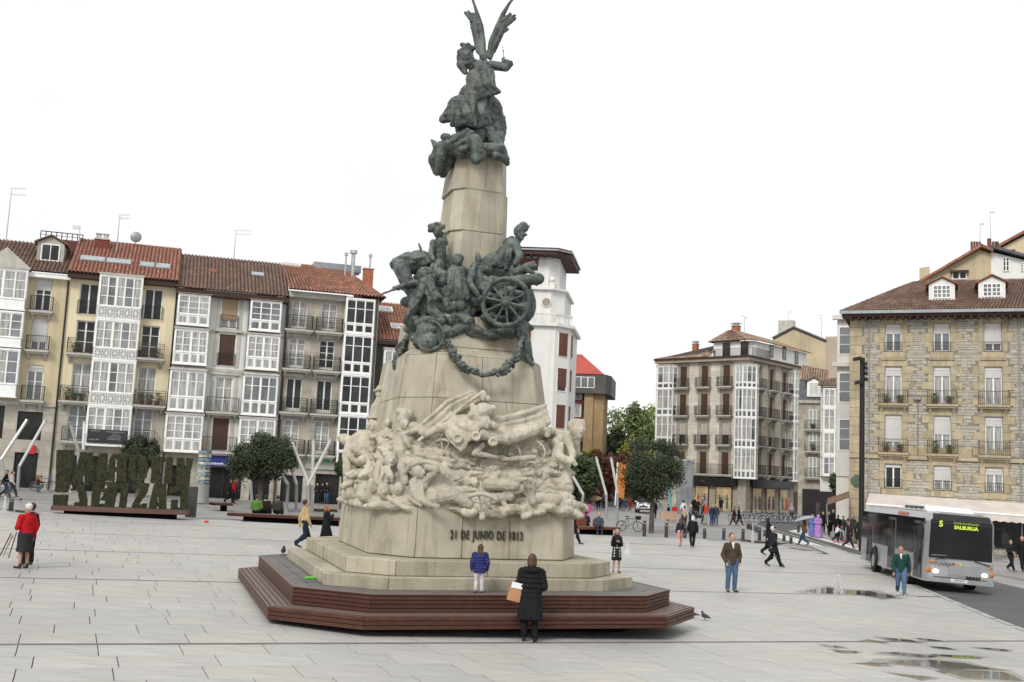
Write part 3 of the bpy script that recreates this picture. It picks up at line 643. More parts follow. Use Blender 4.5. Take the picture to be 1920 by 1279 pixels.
s = SC(); s.head(858, 490, -1.3, 10, (.2, .3)); s.b(858, 484, -1.25, 11, 8); s.c(858, 512, -1.2, 17, 862, 545, -1.2, 18); s.path([(845, 510, -1.3), (840, 540, -1.4), (852, 560, -1.4)], [8, 7, 6]); s.path([(862, 560, -1.2), (862, 585, -1.25), (860, 612, -1.3)], [13, 9, 6]); s.path([(874, 560, -1.2), (876, 590, -1.25), (874, 612, -1.3)], [11, 8, 6]); s.drape(858, 505, -1.4, 862, 560, -1.45, 15, 8, 3.2, 9); s.b(862, 570, -1.3, 16, 14)
s.put('bronze_woman', M_BRONZE, 0.022, BR, label='bronze draped figure at the centre of the group')
s = SC(); s.head(889, 500, -1.1, 7); s.path([(885, 510, -1.2), (880, 530, -1.5), (895, 552, -1.7)], [8, 6, 4.5]); s.hand(897, 555, -1.7, 3.5, .4, 1); s.b(897, 485, -1.1, 6, 13, 4, 15); s.b(893, 482, -1.1, 3, 11); s.c(890, 515, -.9, 16, 895, 560, -.9, 18)
s.put('bronze_reaching_man', M_BRONZE, 0.022, BR)
s = SC(); s.path([(905, 512, -.3), (930, 505, -.3), (955, 515, -.4)], [24, 31, 24]); s.path([(950, 525, -.5), (962, 560, -.6), (955, 600, -.7)], [15, 10, 8]); s.path([(905, 530, -.3), (905, 565, -.4)], [14, 10]); s.c(940, 490, -.2, 14, 965, 500, -.3, 10)
s.put('bronze_horse', M_BRONZE, 0.026, BR, label='bronze horse rump beside the gun wheel')
s = SC(); s.head(975, 440, -.6, 9.5, (.7, .4)); s.c(975, 446, -.55, 6, 962, 458, -.5, 9); s.c(973, 434, -.6, 10, 981, 426, -.6, 9.5); s.b(984, 440, -.75, 5, 2.5); s.path([(988, 432, -.6), (994, 421, -.6)], [1.6, 1.2]); s.c(960, 462, -.5, 15, 950, 492, -.4, 14); s.path([(968, 462, -.6), (974, 482, -.8), (966, 495, -.8)], [8, 7, 5]); s.path([(945, 468, -.5), (930, 485, -.4), (920, 500, -.4)], [9, 9, 7]); s.path([(955, 495, -.5), (965, 515, -.7), (962, 535, -.8)], [12, 9, 7]); s.drape(950, 465, -.75, 938, 500, -.75, 12, 6, 3.2, 8); s.c(950, 455, -.2, 7, 960, 448, -.3, 6)
s.put('bronze_soldier', M_BRONZE, 0.02, BR, label='bronze soldier in tall shako bending forward by the column')
s = SC(); s.path([(970, 512, -.9), (992, 500, -.9)], [9, 8]); s.head(1000, 497, -.9, 7, (.6, .5)); s.path([(985, 505, -1.0), (1000, 512, -1.0)], 4)
s.put('bronze_gunner', M_BRONZE, 0.02, BR)
s = SC(); s.path([(880, 545, -1.0), (920, 540, -1.0), (975, 527, -1.15), (1003, 524, -1.25)], [10, 12, 11, 9]); s.ring(W(1006, 524, -1.27), .125, .035, (1, -.25, .05), 20, 8); s.ring(W(985, 526, -1.2), .13, .025, (1, -.25, .05), 20, 8); s.path([(900, 560, -1.0), (870, 608, -1.3)], [9, 7]); s.path([(1003, 524, -1.25), (1010, 523, -1.3)], [10, 10])
s.put('bronze_cannon', M_BRONZE, 0.02, [(0.05, .008)], label='bronze cannon barrel pointing right')
wheel('bronze_gun_wheel', M_BRONZE, 949, 567, -1.7, 39, 4.6, spokes=10, vox=0.02, ax=(0.18, 1, 0.05), label='large spoked bronze gun wheel'); wheel('bronze_gun_wheel', M_BRONZE, 962, 572, -.75, 36, 4.5, spokes=10, vox=0.024, ax=(0.18, 1, 0.05), label='second bronze gun wheel behind the first')
# shield, garland
s = SC(); s.b(806, 628, -1.85, 24, 27, 5); s.c(806, 640, -1.85, 15, 806, 656, -1.85, 4); s.ring(W(806, 630, -1.9), .33, .035, (.3, 1, 0), 24, 6, 0, 360); s.c(783, 605, -1.8, 6, 830, 603, -1.8, 6); s.b(806, 600, -1.85, 14, 7, 6)
for x, y in ((798, 620), (812, 620), (798, 637), (812, 637)): s.b(x, y, -1.93, 5, 6, 3)
s.put('bronze_shield', M_BRONZE, 0.02, [(0.05, 0.015)], label='bronze coat of arms shield')
s = SC(); gp = [(838, 640, -1.75), (850, 664, -1.95), (868, 688, -2.1), (905, 704, -2.15), (945, 696, -1.95), (968, 670, -1.7), (980, 630, -1.4)]
def garl(gp, n, seed, R0=8):
    q = random.Random(seed); T = len(gp)-1
    for k in range(n):
        t = k/n*T; i = int(t); a = t-i; p = [gp[i][j]*(1-a)+gp[i+1][j]*a for j in range(3)]; w = R0*(1 if .12 < k/n < .88 else .8)*(0.55 if .45 < k/n < .6 else 1)
        for _ in range(3): s.b(p[0]+q.uniform(-w, w)*.7, p[1]+q.uniform(-w, w)*.7, p[2]+q.uniform(-.06, .06), w*q.uniform(.3, .6), w*q.uniform(.3, .6), w*.5)
garl(gp, 90, 3); s.path(gp, 4); s.put('bronze_garland', M_BRONZE, 0.018, [(0.04, 0.02)], label='bronze leaf garland swagged across the front of the shaft')
s = SC(); gp = [(800, 655, -1.6), (775, 668, -1.2), (755, 690, -.8), (742, 690, -.5), (748, 660, -.4), (760, 636, -.3)]; garl(gp, 60, 5, 8); s.path(gp, 4); s.put('bronze_garland', M_BRONZE, 0.018, [(0.04, 0.02)], label='bronze leaf garland hanging round the left corner')
s = SC(); s.drape(975, 615, -1.3, 985, 668, -1.3, 9, 5, 3.5, 5, 0); s.drape(982, 640, -1.25, 992, 676, -1.25, 5, 3, 3, 6, 0); s.path([(985, 665, -1.3), (994, 678, -1.3), (999, 684, -1.3)], [5, 4, 3]); s.put('bronze_ribbon', M_BRONZE, 0.018, [(0.05, 0.015)])
s = SC()
for i in range(70):
    x = q.uniform(885, 990); y = q.uniform(520, 600); s.b(x, y, q.uniform(-.9, -.2), 13, 11, 14)
for i in range(60): s.b(q.uniform(772, 840), q.uniform(515, 620), q.uniform(-1.4, -.9), 11, 15, 12, q.uniform(-50, 50))
for i in range(40): s.b(q.uniform(775, 880), q.uniform(535, 600), q.uniform(-1.0, -.4), 12, 14, 14, q.uniform(-40, 40))
s.put('bronze_melee', M_BRONZE, 0.028, [(0.2, 0.12), (0.06, 0.05)])
# ---- crowning group
YM = 26.6; PXM = 66.0
s = SC(); s.head(846, 212, -.8, 13, (-.8, .3)); s.c(846, 214, -.8, 13, 832, 223, -.85, 8); s.b(862, 205, -.65, 22, 24, 18); s.b(866, 222, -.65, 18, 20, 18); s.drape(858, 190, -.9, 866, 232, -.9, 16, 7, 4, 5, 4); s.path([(870, 215, -.5), (900, 225, -.1), (922, 230, .1)], [22, 27, 25])
s.path([(925, 215, .1), (934, 240, .1), (930, 270, -.2), (940, 288, -.4)], [16, 15, 13, 11]); s.path([(866, 240, -.6), (872, 262, -.7), (862, 272, -.8)], [12, 9, 7]); s.path([(925, 287, -.5), (945, 293, -.6)], [8, 7]); s.c(836, 221, -.9, 5, 830, 226, -.95, 4)
s.b(915, 215, .0, 26, 34, 22); s.b(928, 245, .0, 17, 34, 18); s.b(895, 250, -.4, 28, 26, 20); s.b(880, 235, -.4, 22, 26, 18)
s.put('bronze_lion', M_BRONZE, 0.022, BR, label='bronze lion at the top of the column facing left')
s = SC(); s.c(905, 128, -.3, 15, 900, 160, -.35, 15); s.c(900, 165, -.35, 18, 890, 205, -.4, 20); s.c(915, 175, -.3, 12, 905, 215, -.4, 15); s.drape(905, 125, -.55, 893, 200, -.65, 14, 9, 3.5, 8); s.drape(915, 130, -.55, 908, 170, -.6, 12, 6, 3.5, 5, 8); s.drape(890, 190, -.6, 905, 235, -.7, 12, 6, 4, 2)
s.head(906, 108, -.35, 7.5); s.path([(892, 120, -.3), (876, 122, -.35), (868, 115, -.4)], [8, 7, 5]); s.path([(922, 122, -.3), (948, 127, -.4), (956, 120, -.4), (948, 115, -.4)], [8, 7, 6, 4]); s.hand(946, 115, -.4, 3, -.5, -1); s.path([(946, 116, -.4), (942, 85, -.4)], [1.2, .8]); s.path([(903, 215, -.5), (918, 245, -.6), (930, 275, -.7), (935, 292, -.75)], [11, 9, 7, 6]); s.b(900, 172, -.6, 8, 11)
s.b(898, 150, -.3, 22, 26, 14); s.b(888, 185, -.4, 26, 28, 14, 8); s.drape(880, 175, -.75, 875, 235, -.85, 14, 7, 4, 12); s.drape(895, 130, -.62, 915, 178, -.7, 18, 8, 4, 15, 7)
s.put('bronze_winged_figure', M_BRONZE, 0.02, BR, label='bronze winged figure standing over the lion')
s = SC()
for pts in ([(905, 112, -.1), (901, 85, 0), (895, 60, .1), (888, 42, .1), (880, 30, .15)], [(907, 108, -.1), (905, 80, 0), (901, 50, .1), (895, 28, .1), (891, 14, .1), (884, -8, .1)], [(919, 108, -.1), (924, 85, 0), (933, 62, .1), (944, 48, .1), (960, 34, .1)], [(917, 106, -.1), (922, 78, 0), (934, 50, .1), (944, 25, .1), (954, 8, .1), (963, -4, .1)]):
    s.path(pts, [4.5, 5.5, 5.5, 4, 2.6, 2][:len(pts)])
for bx, by, tx_, ty in ((892, 45, 872, 24), (892, 40, 878, 22), (896, 45, 886, 26), (898, 62, 884, 52), (940, 50, 965, 29), (938, 55, 966, 35), (932, 66, 952, 55), (944, 40, 957, 26)): s.path([(bx, by, .08), (tx_, ty, .1)], [5, 2.5])
for k in range(16):
    t = k/16; s.path([(904-t*14, 105-t*68, -.1+t*.15), (893-t*14, 97-t*68, t*.15)], [3, 1.6]); s.path([(919+t*28, 105-t*62, -.1+t*.15), (929+t*28, 96-t*62, t*.15)], [3, 1.6])
s.put('bronze_wings', M_BRONZE, 0.017, [(0.04, 0.018)], 1, label='pair of raised bronze wings')
s = SC(); s.b(868, 108, -.4, 11, 15, 8); s.b(876, 98, -.4, 11, 12); s.drape(862, 105, -.45, 882, 100, -.45, 14, 6, 4, 4); s.c(864, 120, -.4, 8, 872, 135, -.4, 5); s.c(866, 84, -.4, 4, 888, 90, -.45, 4)
s.c(872, 118, -.4, 7, 890, 126, -.4, 7)
s.put('bronze_banner', M_BRONZE, 0.02, BR, label='bronze banner held up at the left of the winged figure')
s = SC(); s.path([(810, 264, -.5), (820, 276, -.6), (845, 270, -.8), (885, 250, -1.0)], [3, 7, 11, 5]); s.drape(835, 275, -.8, 880, 258, -1.0, 12, 6, 5, 5, 4); s.path([(830, 285, -.6), (826, 305, -.6), (822, 322, -.5)], [13, 9, 6]); s.path([(832, 285, -.5), (842, 300, -.5), (838, 318, -.45)], [12, 10, 5]); s.path([(890, 265, -1.1), (896, 285, -1.2), (892, 298, -1.25)], [12, 11, 9]); s.path([(905, 290, -1.15), (893, 302, -1.3)], [7, 6])
for x in range(840, 945, 7): s.b(x, 280 + (x-890)*.05, -.75, 10, 11, 18)
for i in range(26): s.b(q.uniform(838, 900), q.uniform(255, 290), q.uniform(-.9, -.5), 11, 7, 12, -20)
s.path([(930, 292, -.9), (948, 298, -.7), (951, 308, -.5)], [7, 7, 4])
s.path([(822, 285, -.35), (817, 300, -.3), (820, 320, -.3)], [10, 13, 9]); s.path([(838, 280, -.5), (836, 305, -.3), (830, 328, -.25)], [14, 13, 6]); s.b(850, 284, -.5, 20, 12, 18); s.b(826, 300, -.3, 13, 22, 8)
s.put('bronze_flag', M_BRONZE, 0.022, [(0.12, 0.05), (0.04, 0.015)], label='bronze flag draped over the top edge of the column')
# ------------------------------------------------------------------ building kit
M_WHITE = mat('white_painted_wood', (0.84, 0.84, 0.82), 0.5, 0.06, 3)
M_GLASS = mat('dark_window_glass', (0.025, 0.028, 0.03), 0.08, 0.7, 0.7, spec=0.4)
M_GLASSC = mat('curtained_window_glass', (0.36, 0.36, 0.345), 0.12, 0.35, 1.1, spec=0.4, stretch=(6, 6, 0.6))
M_GLASSL = mat('reflecting_window_glass', (0.16, 0.17, 0.18), 0.06, 0.5, 0.5, spec=0.8)
M_IRON = mat('black_wrought_iron', (0.012, 0.011, 0.011), 0.6, 0.1)
M_RUSTIRON = mat('brown_wrought_iron', (0.07, 0.055, 0.045), 0.6, 0.15)
M_BROWN = mat('dark_brown_shutter', (0.075, 0.035, 0.025), 0.6, 0.15, 2)
M_BLIND = mat('pale_roller_blind', (0.56, 0.56, 0.54), 0.6, 0.06, 1)
M_TAN = mat('tan_roller_blind', (0.42, 0.30, 0.19), 0.6, 0.06, 1)
M_EAVE = mat('dark_stained_eave', (0.045, 0.018, 0.012), 0.6, 0.2)
M_GUT = mat('zinc_gutter', (0.30, 0.32, 0.33), 0.45, 0.1, metal=0.4)
M_TRIM = mat('grey_stone_trim', (0.46, 0.445, 0.40), 0.85, 0.12, 2, 0.2, kind='plaster', col2=(0.22, 0.2, 0.17))
T_RED = mat('orange_clay_tile', (0.37, 0.165, 0.115), 0.85, 0.3, 3, 0.3, 12, kind='island', col2=(0.25, 0.115, 0.08))
T_BROWN = mat('weathered_brown_tile', (0.22, 0.14, 0.105), 0.9, 0.35, 1.5, 0.3, 12, kind='island', col2=(0.13, 0.09, 0.07))
T_RUST = mat('rusty_red_tile', (0.32, 0.15, 0.10), 0.9, 0.35, 1.5, 0.3, 12, kind='island', col2=(0.20, 0.10, 0.07))
T_TAN = mat('tan_clay_tile', (0.40, 0.29, 0.21), 0.9, 0.35, 1.5, 0.3, 12, kind='island', col2=(0.20, 0.14, 0.10))
M_CHIM = mat('orange_brick_chimney', (0.40, 0.15, 0.08), 0.85, 0.15, 3, kind='brick', hole=(0.25, 0.08, 0.01))
M_METAL = mat('galvanised_steel', (0.45, 0.46, 0.47), 0.35, 0.1, metal=0.8)
M_PLANT = mat('balcony_plant_leaf', (0.045, 0.085, 0.03), 0.8, 0.3, 5, kind='leaf', col2=(0.09, 0.14, 0.04))
M_POT = mat('terracotta_pot', (0.12, 0.05, 0.035), 0.8)
class Bld:
    def __init__(s, name, az, u, v, label, cat='building', Y=None, P=None, z=0.0):
        p = P if P is not None else (gnd(u, v) if Y is None else atY(u, v, Y)); s.o = Vector((p[0], p[1], z))
        s.a = R(90-az); s.M = Matrix.Translation(s.o) @ Matrix.Rotation(s.a, 4, 'Z'); s.F = Matrix.Identity(4)
        s.root = empty(name, label=label, cat=cat, M=s.M); s.MI = s.M.inverted()
    def px(s, u, v, y=0.0, F=None):      # pixel -> (along, up) on the facade plane
        I = (s.M @ (F if F is not None else s.F)).inverted(); a = I @ CP; d = I.to_3x3() @ ray(u, v); q = a + d*((y-a.y)/d.y); return q.x, q.z
    def part(s, mb, name, m, M=None, parent=None): return mb.build(name, m, parent or s.root, (s.F @ M) if M is not None and parent is None else (M if M is not None else s.F))
def T3(x, y, z): return Matrix.Translation((x, y, z))
MC_ = {}
def cached(key, fn):
    if key not in MC_: MC_[key] = fn()
    return MC_[key]
def wall(B, s0, s1, z0, z1, holes, m, thick=0.35, name='wall', y=0.0):
    xs = sorted({s0, s1} | {min(max(h[i], s0), s1) for h in holes for i in (0, 1)}); zs = sorted({z0, z1} | {min(max(h[i], z0), z1) for h in holes for i in (2, 3)})
    mb = MB()
    for a, b in zip(xs, xs[1:]):
        if b-a < 1e-4: continue
        run = None
        for c, d in zip(zs, zs[1:]):
            if d-c < 1e-4: continue
            cx, cz = (a+b)/2, (c+d)/2
            if any(h[0] < cx < h[1] and h[2] < cz < h[3] for h in holes): continue
            mb.quad((a, y, c), (b, y, c), (b, y, d), (a, y, d))
    for h in holes:
        a, b, c, d = max(h[0], s0), min(h[1], s1), max(h[2], z0), min(h[3], z1)
        for q in (((a,y,c),(a,y+thick,c),(a,y+thick,d),(a,y,d)), ((b,y+thick,c),(b,y,c),(b,y,d),(b,y+thick,d)), ((a,y+thick,c),(a,y,c),(b,y,c),(b,y+thick,c)), ((a,y,d),(a,y+thick,d),(b,y+thick,d),(b,y,d))): mb.quad(*q)
    return B.part(mb, name, m)
def block(B, s0, s1, z0, z1, depth, m, y=0.02, name='side_walls'):      # sides and back of the house behind its front
    mb = MB(); d = y+depth
    mb.quad((s0,d,z0),(s0,y,z0),(s0,y,z1),(s0,d,z1)); mb.quad((s1,y,z0),(s1,d,z0),(s1,d,z1),(s1,y,z1)); mb.quad((s1,d,z0),(s0,d,z0),(s0,d,z1),(s1,d,z1)); mb.quad((s0,y+.5,z1),(s1,y+.5,z1),(s1,d,z1),(s0,d,z1)); mb.quad((s0,y+.42,z0),(s1,y+.42,z0),(s1,y+.42,z1),(s0,y+.42,z1))
    return B.part(mb, name, m)
def r2(x): return round(x*20)/20
def window(B, s, z0, w, h, rows=3, leaves=2, fm=None, glass=None, blind=0.0, bm=None, inset=0.2, rail=0, solid=0.0, name='window', F=None):
    fm = fm or M_WHITE; glass = glass or rnd.choice((M_GLASS, M_GLASSC, M_GLASS, M_GLASSL)); w = r2(w); h = r2(h)
    F = F if F is not None else B.F
    def fr():
        mb = MB(); t = 0.07; mb.box(-w/2,0,0,-w/2+t,.07,h); mb.box(w/2-t,0,0,w/2,.07,h); mb.box(-w/2+t,0,h-t,w/2-t,.07,h); mb.box(-w/2+t,0,0,w/2-t,.07,t if not solid else solid*h)
        for k in range(1, leaves): x = -w/2+k*w/leaves; mb.box(x-.05,-.01,t,x+.05,.06,h-t)
        for k in range(1, rows):
            z = t+(solid*h if solid else 0)+(h-(solid*h if solid else 0))*k/rows; mb.box(-w/2+t,.015,z-.02,w/2-t,.05,z+.02)
        return mb.mesh('window_frame', fm)
    wd = link(name, cached(('w', w, h, rows, leaves, fm.name, solid), fr), B.root, F @ T3(s, inset, z0))
    def pn():
        mb = MB(); mb.box(-w/(2*leaves)+.03,.025,.05,w/(2*leaves)-.03,.035,h-.05); return mb.mesh('pane', glass)
    for k in range(leaves): link('pane', cached(('p', w, h, leaves, glass.name), pn), wd, T3(-w/2+(k+.5)*w/leaves, 0, 0))
    if blind:
        bm = bm or M_BLIND; bh = r2(h*blind)
        def bl():
            mb = MB(); n = max(3, int(bh/.09))
            mb.box(-w/2+.02,-.07,-.22,w/2-.02,-.01,0)
            for k in range(n): mb.box(-w/2+.04,-.045,-.22-(bh-.22)*(k+1)/n+.008,w/2-.04,-.02,-.22-(bh-.22)*k/n)
            mb.box(-w/2+.04,-.02,-bh,w/2-.04,-.012,-.2); return mb.mesh('roller_blind', bm)
        link('roller_blind', cached(('b', w, bh, bm.name), bl), wd, T3(0, 0, h))
    return wd
def balcony(B, s, z, w, d=0.55, h=1.0, m=None, slab=True, style=0, F=None, sm=None, pots=0):
    m = m or M_IRON; w = r2(w); F = F if F is not None else B.F
    def sl():
        mb = MB(); mb.box(-w/2-.06,-d-.06,-.14,w/2+.06,0.01,0); mb.box(-w/2+.02,-d+.04,-.26,w/2-.02,0.01,-.14)
        if w > 1.2:
            for x in (-w/2+.2, w/2-.2): mb.add([(x-.09,0,-.26),(x-.09,-d*.75,-.26),(x-.09,0,-.72),(x+.09,0,-.26),(x+.09,-d*.75,-.26),(x+.09,0,-.72)], [(0,1,2),(3,5,4),(0,3,4,1),(1,4,5,2)])
        return mb.mesh('balcony_slab', sm or M_TRIM)
    b = link('balcony', cached(('bs', w, d, (sm or M_TRIM).name), sl), B.root, F @ T3(s, 0, z)) if slab else B.root
    def rl():
        mb = MB(); t = .012
        for z_ in (.06, h): mb.box(-w/2,-d-t,z_-.018,w/2,-d+t,z_+.018); mb.box(-w/2-t,-d,z_-.018,-w/2+t,0,z_+.018); mb.box(w/2-t,-d,z_-.018,w/2+t,0,z_+.018)
        if style: mb.box(-w/2,-d-.008,h-.17,w/2,-d+.008,h-.145); mb.box(-w/2,-d-.008,.2,w/2,-d+.008,.22)
        n = max(4, int(w/.125))
        for k in range(n+1):
            x = -w/2+w*k/n; r = .011 if k not in (0, n) else .02; mb.box(x-r,-d-r,.0,x+r,-d+r,h)
            if style == 1 and k < n: x += w/n/2; mb.box(x-.03,-d-.006,.3,x+.03,-d+.006,.36); mb.box(x-.008,-d-.006,.36,x+.008,-d+.006,.72); mb.box(x-.03,-d-.006,.66,x+.03,-d+.006,.72)
        for k in range(1, max(2, int(d/.14))):
            y = -d*k/max(2, int(d/.14))
            for x in (-w/2, w/2): mb.box(x-.011,y-.011,0,x+.011,y+.011,h)
        return mb.mesh('railing', m)
    link('railing', cached(('rl', w, d, h, style, m.name), rl), b if slab else B.root, T3(0, 0, 0.0) if slab else F @ T3(s, 0, z))
    for k in range(pots):
        x = -w*.25+k*w*.5/max(1, pots-1) if pots > 1 else 0; hh = rnd.uniform(.25, .8)
        pot = MB().tube([(0,0,0),(0,0,.28)], [.13,.17], 8).build('flower_pot', M_POT, b if slab else B.root, T3(x, -d*.5, 0) if slab else F @ T3(s+x, -d*.5, z)); tag(pot)
        mb = MB(); q = random.Random(k+int(s*10))
        for _ in range(70):
            c = Vector((q.gauss(0,.12), q.gauss(0,.10), .28+q.random()*hh)); a = Vector((q.gauss(0,1), q.gauss(0,1), q.gauss(0,1))).normalized()*.07; e = a.orthogonal().normalized()*.05; mb.quad(c-a, c+e, c+a, c-e)
        mb.build('foliage', M_PLANT, b if slab else B.root, T3(x, -d*.5, 0) if slab else F @ T3(s+x, -d*.5, z))
    return b
def bay(B, s0, s1, levels, d=0.85, c=0.0, pw=0.6, rows=2, apron=0.35, style='panes', roof='flat', glass=None, fm=None, F=None, rm=None, sub=0.12):
    """glazed gallery: one part per storey, with sash bars, panes and apron"""
    F = F if F is not None else B.F; fm = fm or M_WHITE
    plan = [(s0, 0.0), (s0+c, -d), (s1-c, -d), (s1, 0.0)]
    for li, (z0, z1) in enumerate(levels):
        H = z1-z0; za = z0+H*apron; zt = z1-sub
        core = MB(); pl2 = [(s0, .3), *plan, (s1, .3)]
        def outl(e, a, b): core.poly([(x+(e if x > (s0+s1)/2 else -e), y-(e if y < 0 else 0)) for x, y in pl2], a, b)
        outl(.07, z0, z0+.10); outl(.05, zt, z1-.002); outl(-.005, z0+.10, za-.05); core.box(s0+.14, .22, za-.01, s1-.14, .29, zt+.01); outl(.04, za-.05, za)
        p = B.part(core, 'glazed_bay', fm, F=None) if False else core.build('glazed_bay', fm, B.root, F)
        bars = MB()
        for i in range(3):
            a, b = Vector((*plan[i], 0)), Vector((*plan[i+1], 0)); L = (b-a).length
            if L < .05: continue
            ex = (b-a)/L; n = Vector((ex.y, -ex.x, 0)); n = n if n.y <= 0.001 and (n.y < -0.001 or (n.x < 0) == (i == 0)) else -n
            k = max(1, round(L/pw)); Mx = Matrix(((ex.x, -n.x, 0, a.x), (ex.y, -n.y, 0, a.y), (0, 0, 1, 0), (0, 0, 0, 1)))
            bars.T = Mx
            for j in range(k+1):
                x = L*j/k; r = .06 if j in (0, k) else .045
                if k > 3 and j == k//2: r = .08
                bars.box(x-r, -.01, za, x+r, .08, zt)
            for rr_ in range(1, rows):
                z = za+(zt-za)*(rr_/rows if rows > 2 else .62); bars.box(0, .01, z-.025, L, .06, z+.025)
            bars.box(0, 0, zt-.08, L, .07, zt); bars.box(0, 0, za, L, .07, za+.06)
            if style == 'panes':
                for j in range(k+1): x = L*j/k; bars.box(x-.05, -.03, z0+.1, x+.05, .0, za-.05)
                for j in range(k):
                    x = L*(j+.5)/k; q = MB(); w_ = L/k/2-.11
                    if w_ > .04: q.box(x-w_, -.012, z0+.22, x+w_, -.004, za-.16); q.build('apron_pane', glass or M_GLASSL, p, Mx)
            elif style == 'lattice':
                for j in range(k):
                    xa, xb = L*j/k+.06, L*(j+1)/k-.06; za_, zb_ = z0+.18, za-.12
                    for (x0_, z0_), (x1_, z1_) in (((xa, za_), (xb, zb_)), ((xa, zb_), (xb, za_)), (((xa+xb)/2, za_), ((xa+xb)/2, zb_)), ((xa, (za_+zb_)/2), (xb, (za_+zb_)/2)), ((xa, za_), (xb, za_)), ((xa, zb_), (xb, zb_)), ((xa, za_), (xa, zb_)), ((xb, za_), (xb, zb_))):
                        bars.tube([(x0_, -.03, z0_), (x1_, -.03, z1_)], .022, 4)
                q = MB(); q.box(.05, -.015, z0+.15, L-.05, -.006, za-.1); q.build('apron_panel', MATS['grey_lattice_panel'], p, Mx)
            for j in range(k):
                q = MB(); q.box(L*j/k+.04, .035, za+.05, L*(j+1)/k-.04, .045, zt-.07); q.build('pane', glass or (rnd.choice((M_GLASSC, M_GLASSC, M_GLASSC, M_GLASSL))), p, Mx)
        bars.T = None; bars.build('sash', fm, p)
        back = MB(); back.poly([(s0+.12, .25), (s0+c+.12, -d+.35), (s1-c-.12, -d+.35), (s1-.12, .25)], za, zt); back.build('inner_wall', MATS['room_interior'], p)
    z1 = levels[-1][1]; rm = rm or M_TRIM
    if roof == 'hip':
        mb = MB(); e = .16; mb.add([(s0-e, 0, z1), (s0+c-e, -d-e, z1), (s1-c+e, -d-e, z1), (s1+e, 0, z1), (s0+.35, 0, z1+.5), (s1-.35, 0, z1+.5)], [(0,1,4),(1,2,5,4),(2,3,5),(0,3,2,1)]); mb.build('bay_roof', rm, B.root, F)
    elif roof == 'flat':
        mb = MB(); mb.poly([(s0-.12, .1), (s0+c-.12, -d-.12), (s1-c+.12, -d-.12), (s1+.12, .1)], z1, z1+.12); mb.build('bay_roof', rm, B.root, F)
mat('grey_lattice_panel', (0.33, 0.33, 0.33), 0.7, 0.1); mat('room_interior', (0.10, 0.095, 0.09), 0.9, 0.3, 0.8)  # lattice backing panel is one even grey
def tiles(B, e0, e1, r1, r0, m, pitch=0.27, row=0.42, name='roof', F=None):
    """barrel-tiled roof plane from its eave e0-e1 to its ridge r0-r1 (local points)"""
    e0, e1, r1, r0 = map(Vector, (e0, e1, r1, r0)); mb = MB(); n = (e1-e0).cross(r0-e0)
    if n.length < 1e-6: n = (e1-e0).cross(r1-e0)
    n.normalize(); n = n if n.z > 0 else -n
    W_ = (e1-e0).length; S = max(((r0+r1)/2-(e0+e1)/2).length, .1); nc = max(2, round(W_/pitch)); nr = max(2, round(S/row))
    prof = [(0, 0.0), (.18, .075), (.42, .11), (.66, .075), (.84, 0.0)]
    ex = (e1-e0).normalized()
    for i in range(nr):
        for j in range(nc):
            vs = []
            for k, (t0, lift) in enumerate(((i/nr-.12/nr, .035), ((i+1)/nr, .0))):
                t0 = max(0, t0); a = e0.lerp(r0, t0); b = e1.lerp(r1, t0); wd = (b-a).length
                if wd < .12: vs = None; break
                cnt = nc*wd/W_
                for u, h in prof: vs.append(a.lerp(b, (j+u)/nc) + n*(h+lift))
            if not vs: continue
            p = len(prof); mb.add(vs, [(k, k+1, p+k+1, p+k) for k in range(p-1)])
    o = B.part(mb, name, m, None) if F is None else mb.build(name, m, B.root, F)
    tag(o, kind='stuff') if False else None
    u = MB(); u.add([e0, e1, r1, r0], [(0,1,2,3)]); u.build('roof_deck', M_EAVE, B.root, F if F is not None else B.F)
    return o
def fill(B, m, x0, y0, z0, x1, y1, z1, name, F=None): mb = MB(); mb.box(x0,y0,z0,x1,y1,z1); return mb.build(name, m, B.root, F if F is not None else B.F)
def pipe(B, s, z0, z1, m=None, name='drainpipe', y=-.1, r=.06, F=None): mb = MB(); mb.tube([(s, y, z0), (s, y, z1)], r, 8); return mb.build(name, m or M_IRON, B.root, F if F is not None else B.F)
def print_lines(parent, m, lines, M=None):      # print too small to read in the photograph: rows of short strokes
    q = random.Random(len(lines)); mb = MB()
    for x0, x1, z, h, y in lines:
        x = x0
        while x < x1: w = h*q.uniform(.35, .75); mb.box(x, y-.006, z, min(x+w, x1), y, z+h*q.uniform(.7, 1)); x += w+h*.25
    return tag(mb.build('small_print', m, parent, M), kind='stuff')
def skylight(B, u0, v0, u1, v1, y0, slope, z0):      # on the roof plane: pixels -> local by intersecting the slope
    pass
class RoofPlane:
    def __init__(s, B, e0, e1, r0, F=None):
        s.B = B; s.F = F if F is not None else B.F; s.e0, s.e1, s.r0 = map(Vector, (e0, e1, r0)); s.n = (s.e1-s.e0).cross(s.r0-s.e0).normalized(); s.n = s.n if s.n.z > 0 else -s.n
    def at(s, u, v, lift=0.0):
        I = (s.B.M @ s.F).inverted(); a = I @ CP; d = I.to_3x3() @ ray(u, v); t = (s.e0 + s.n*lift - a).dot(s.n)/d.dot(s.n); return a + d*t
    def light(s, u, v, w, h, m=None, name='skylight'):
        c = s.at(u, v, .12); ex = (s.e1-s.e0).normalized(); ey = s.n.cross(ex).normalized(); mb = MB(); mb.obox(c, ex*w/2, ey*h/2, s.n*.08); f = mb.build(name, m or M_METAL, s.B.root, s.F)
        g = MB(); g.obox(c+s.n*.085, ex*(w/2-.1), ey*(h/2-.1), s.n*.012); g.build('pane', MATS['skylight_glass'], f); return f
mat('skylight_glass', (0.25, 0.28, 0.3), 0.05, 0.3, spec=1.0, coat=1.0)
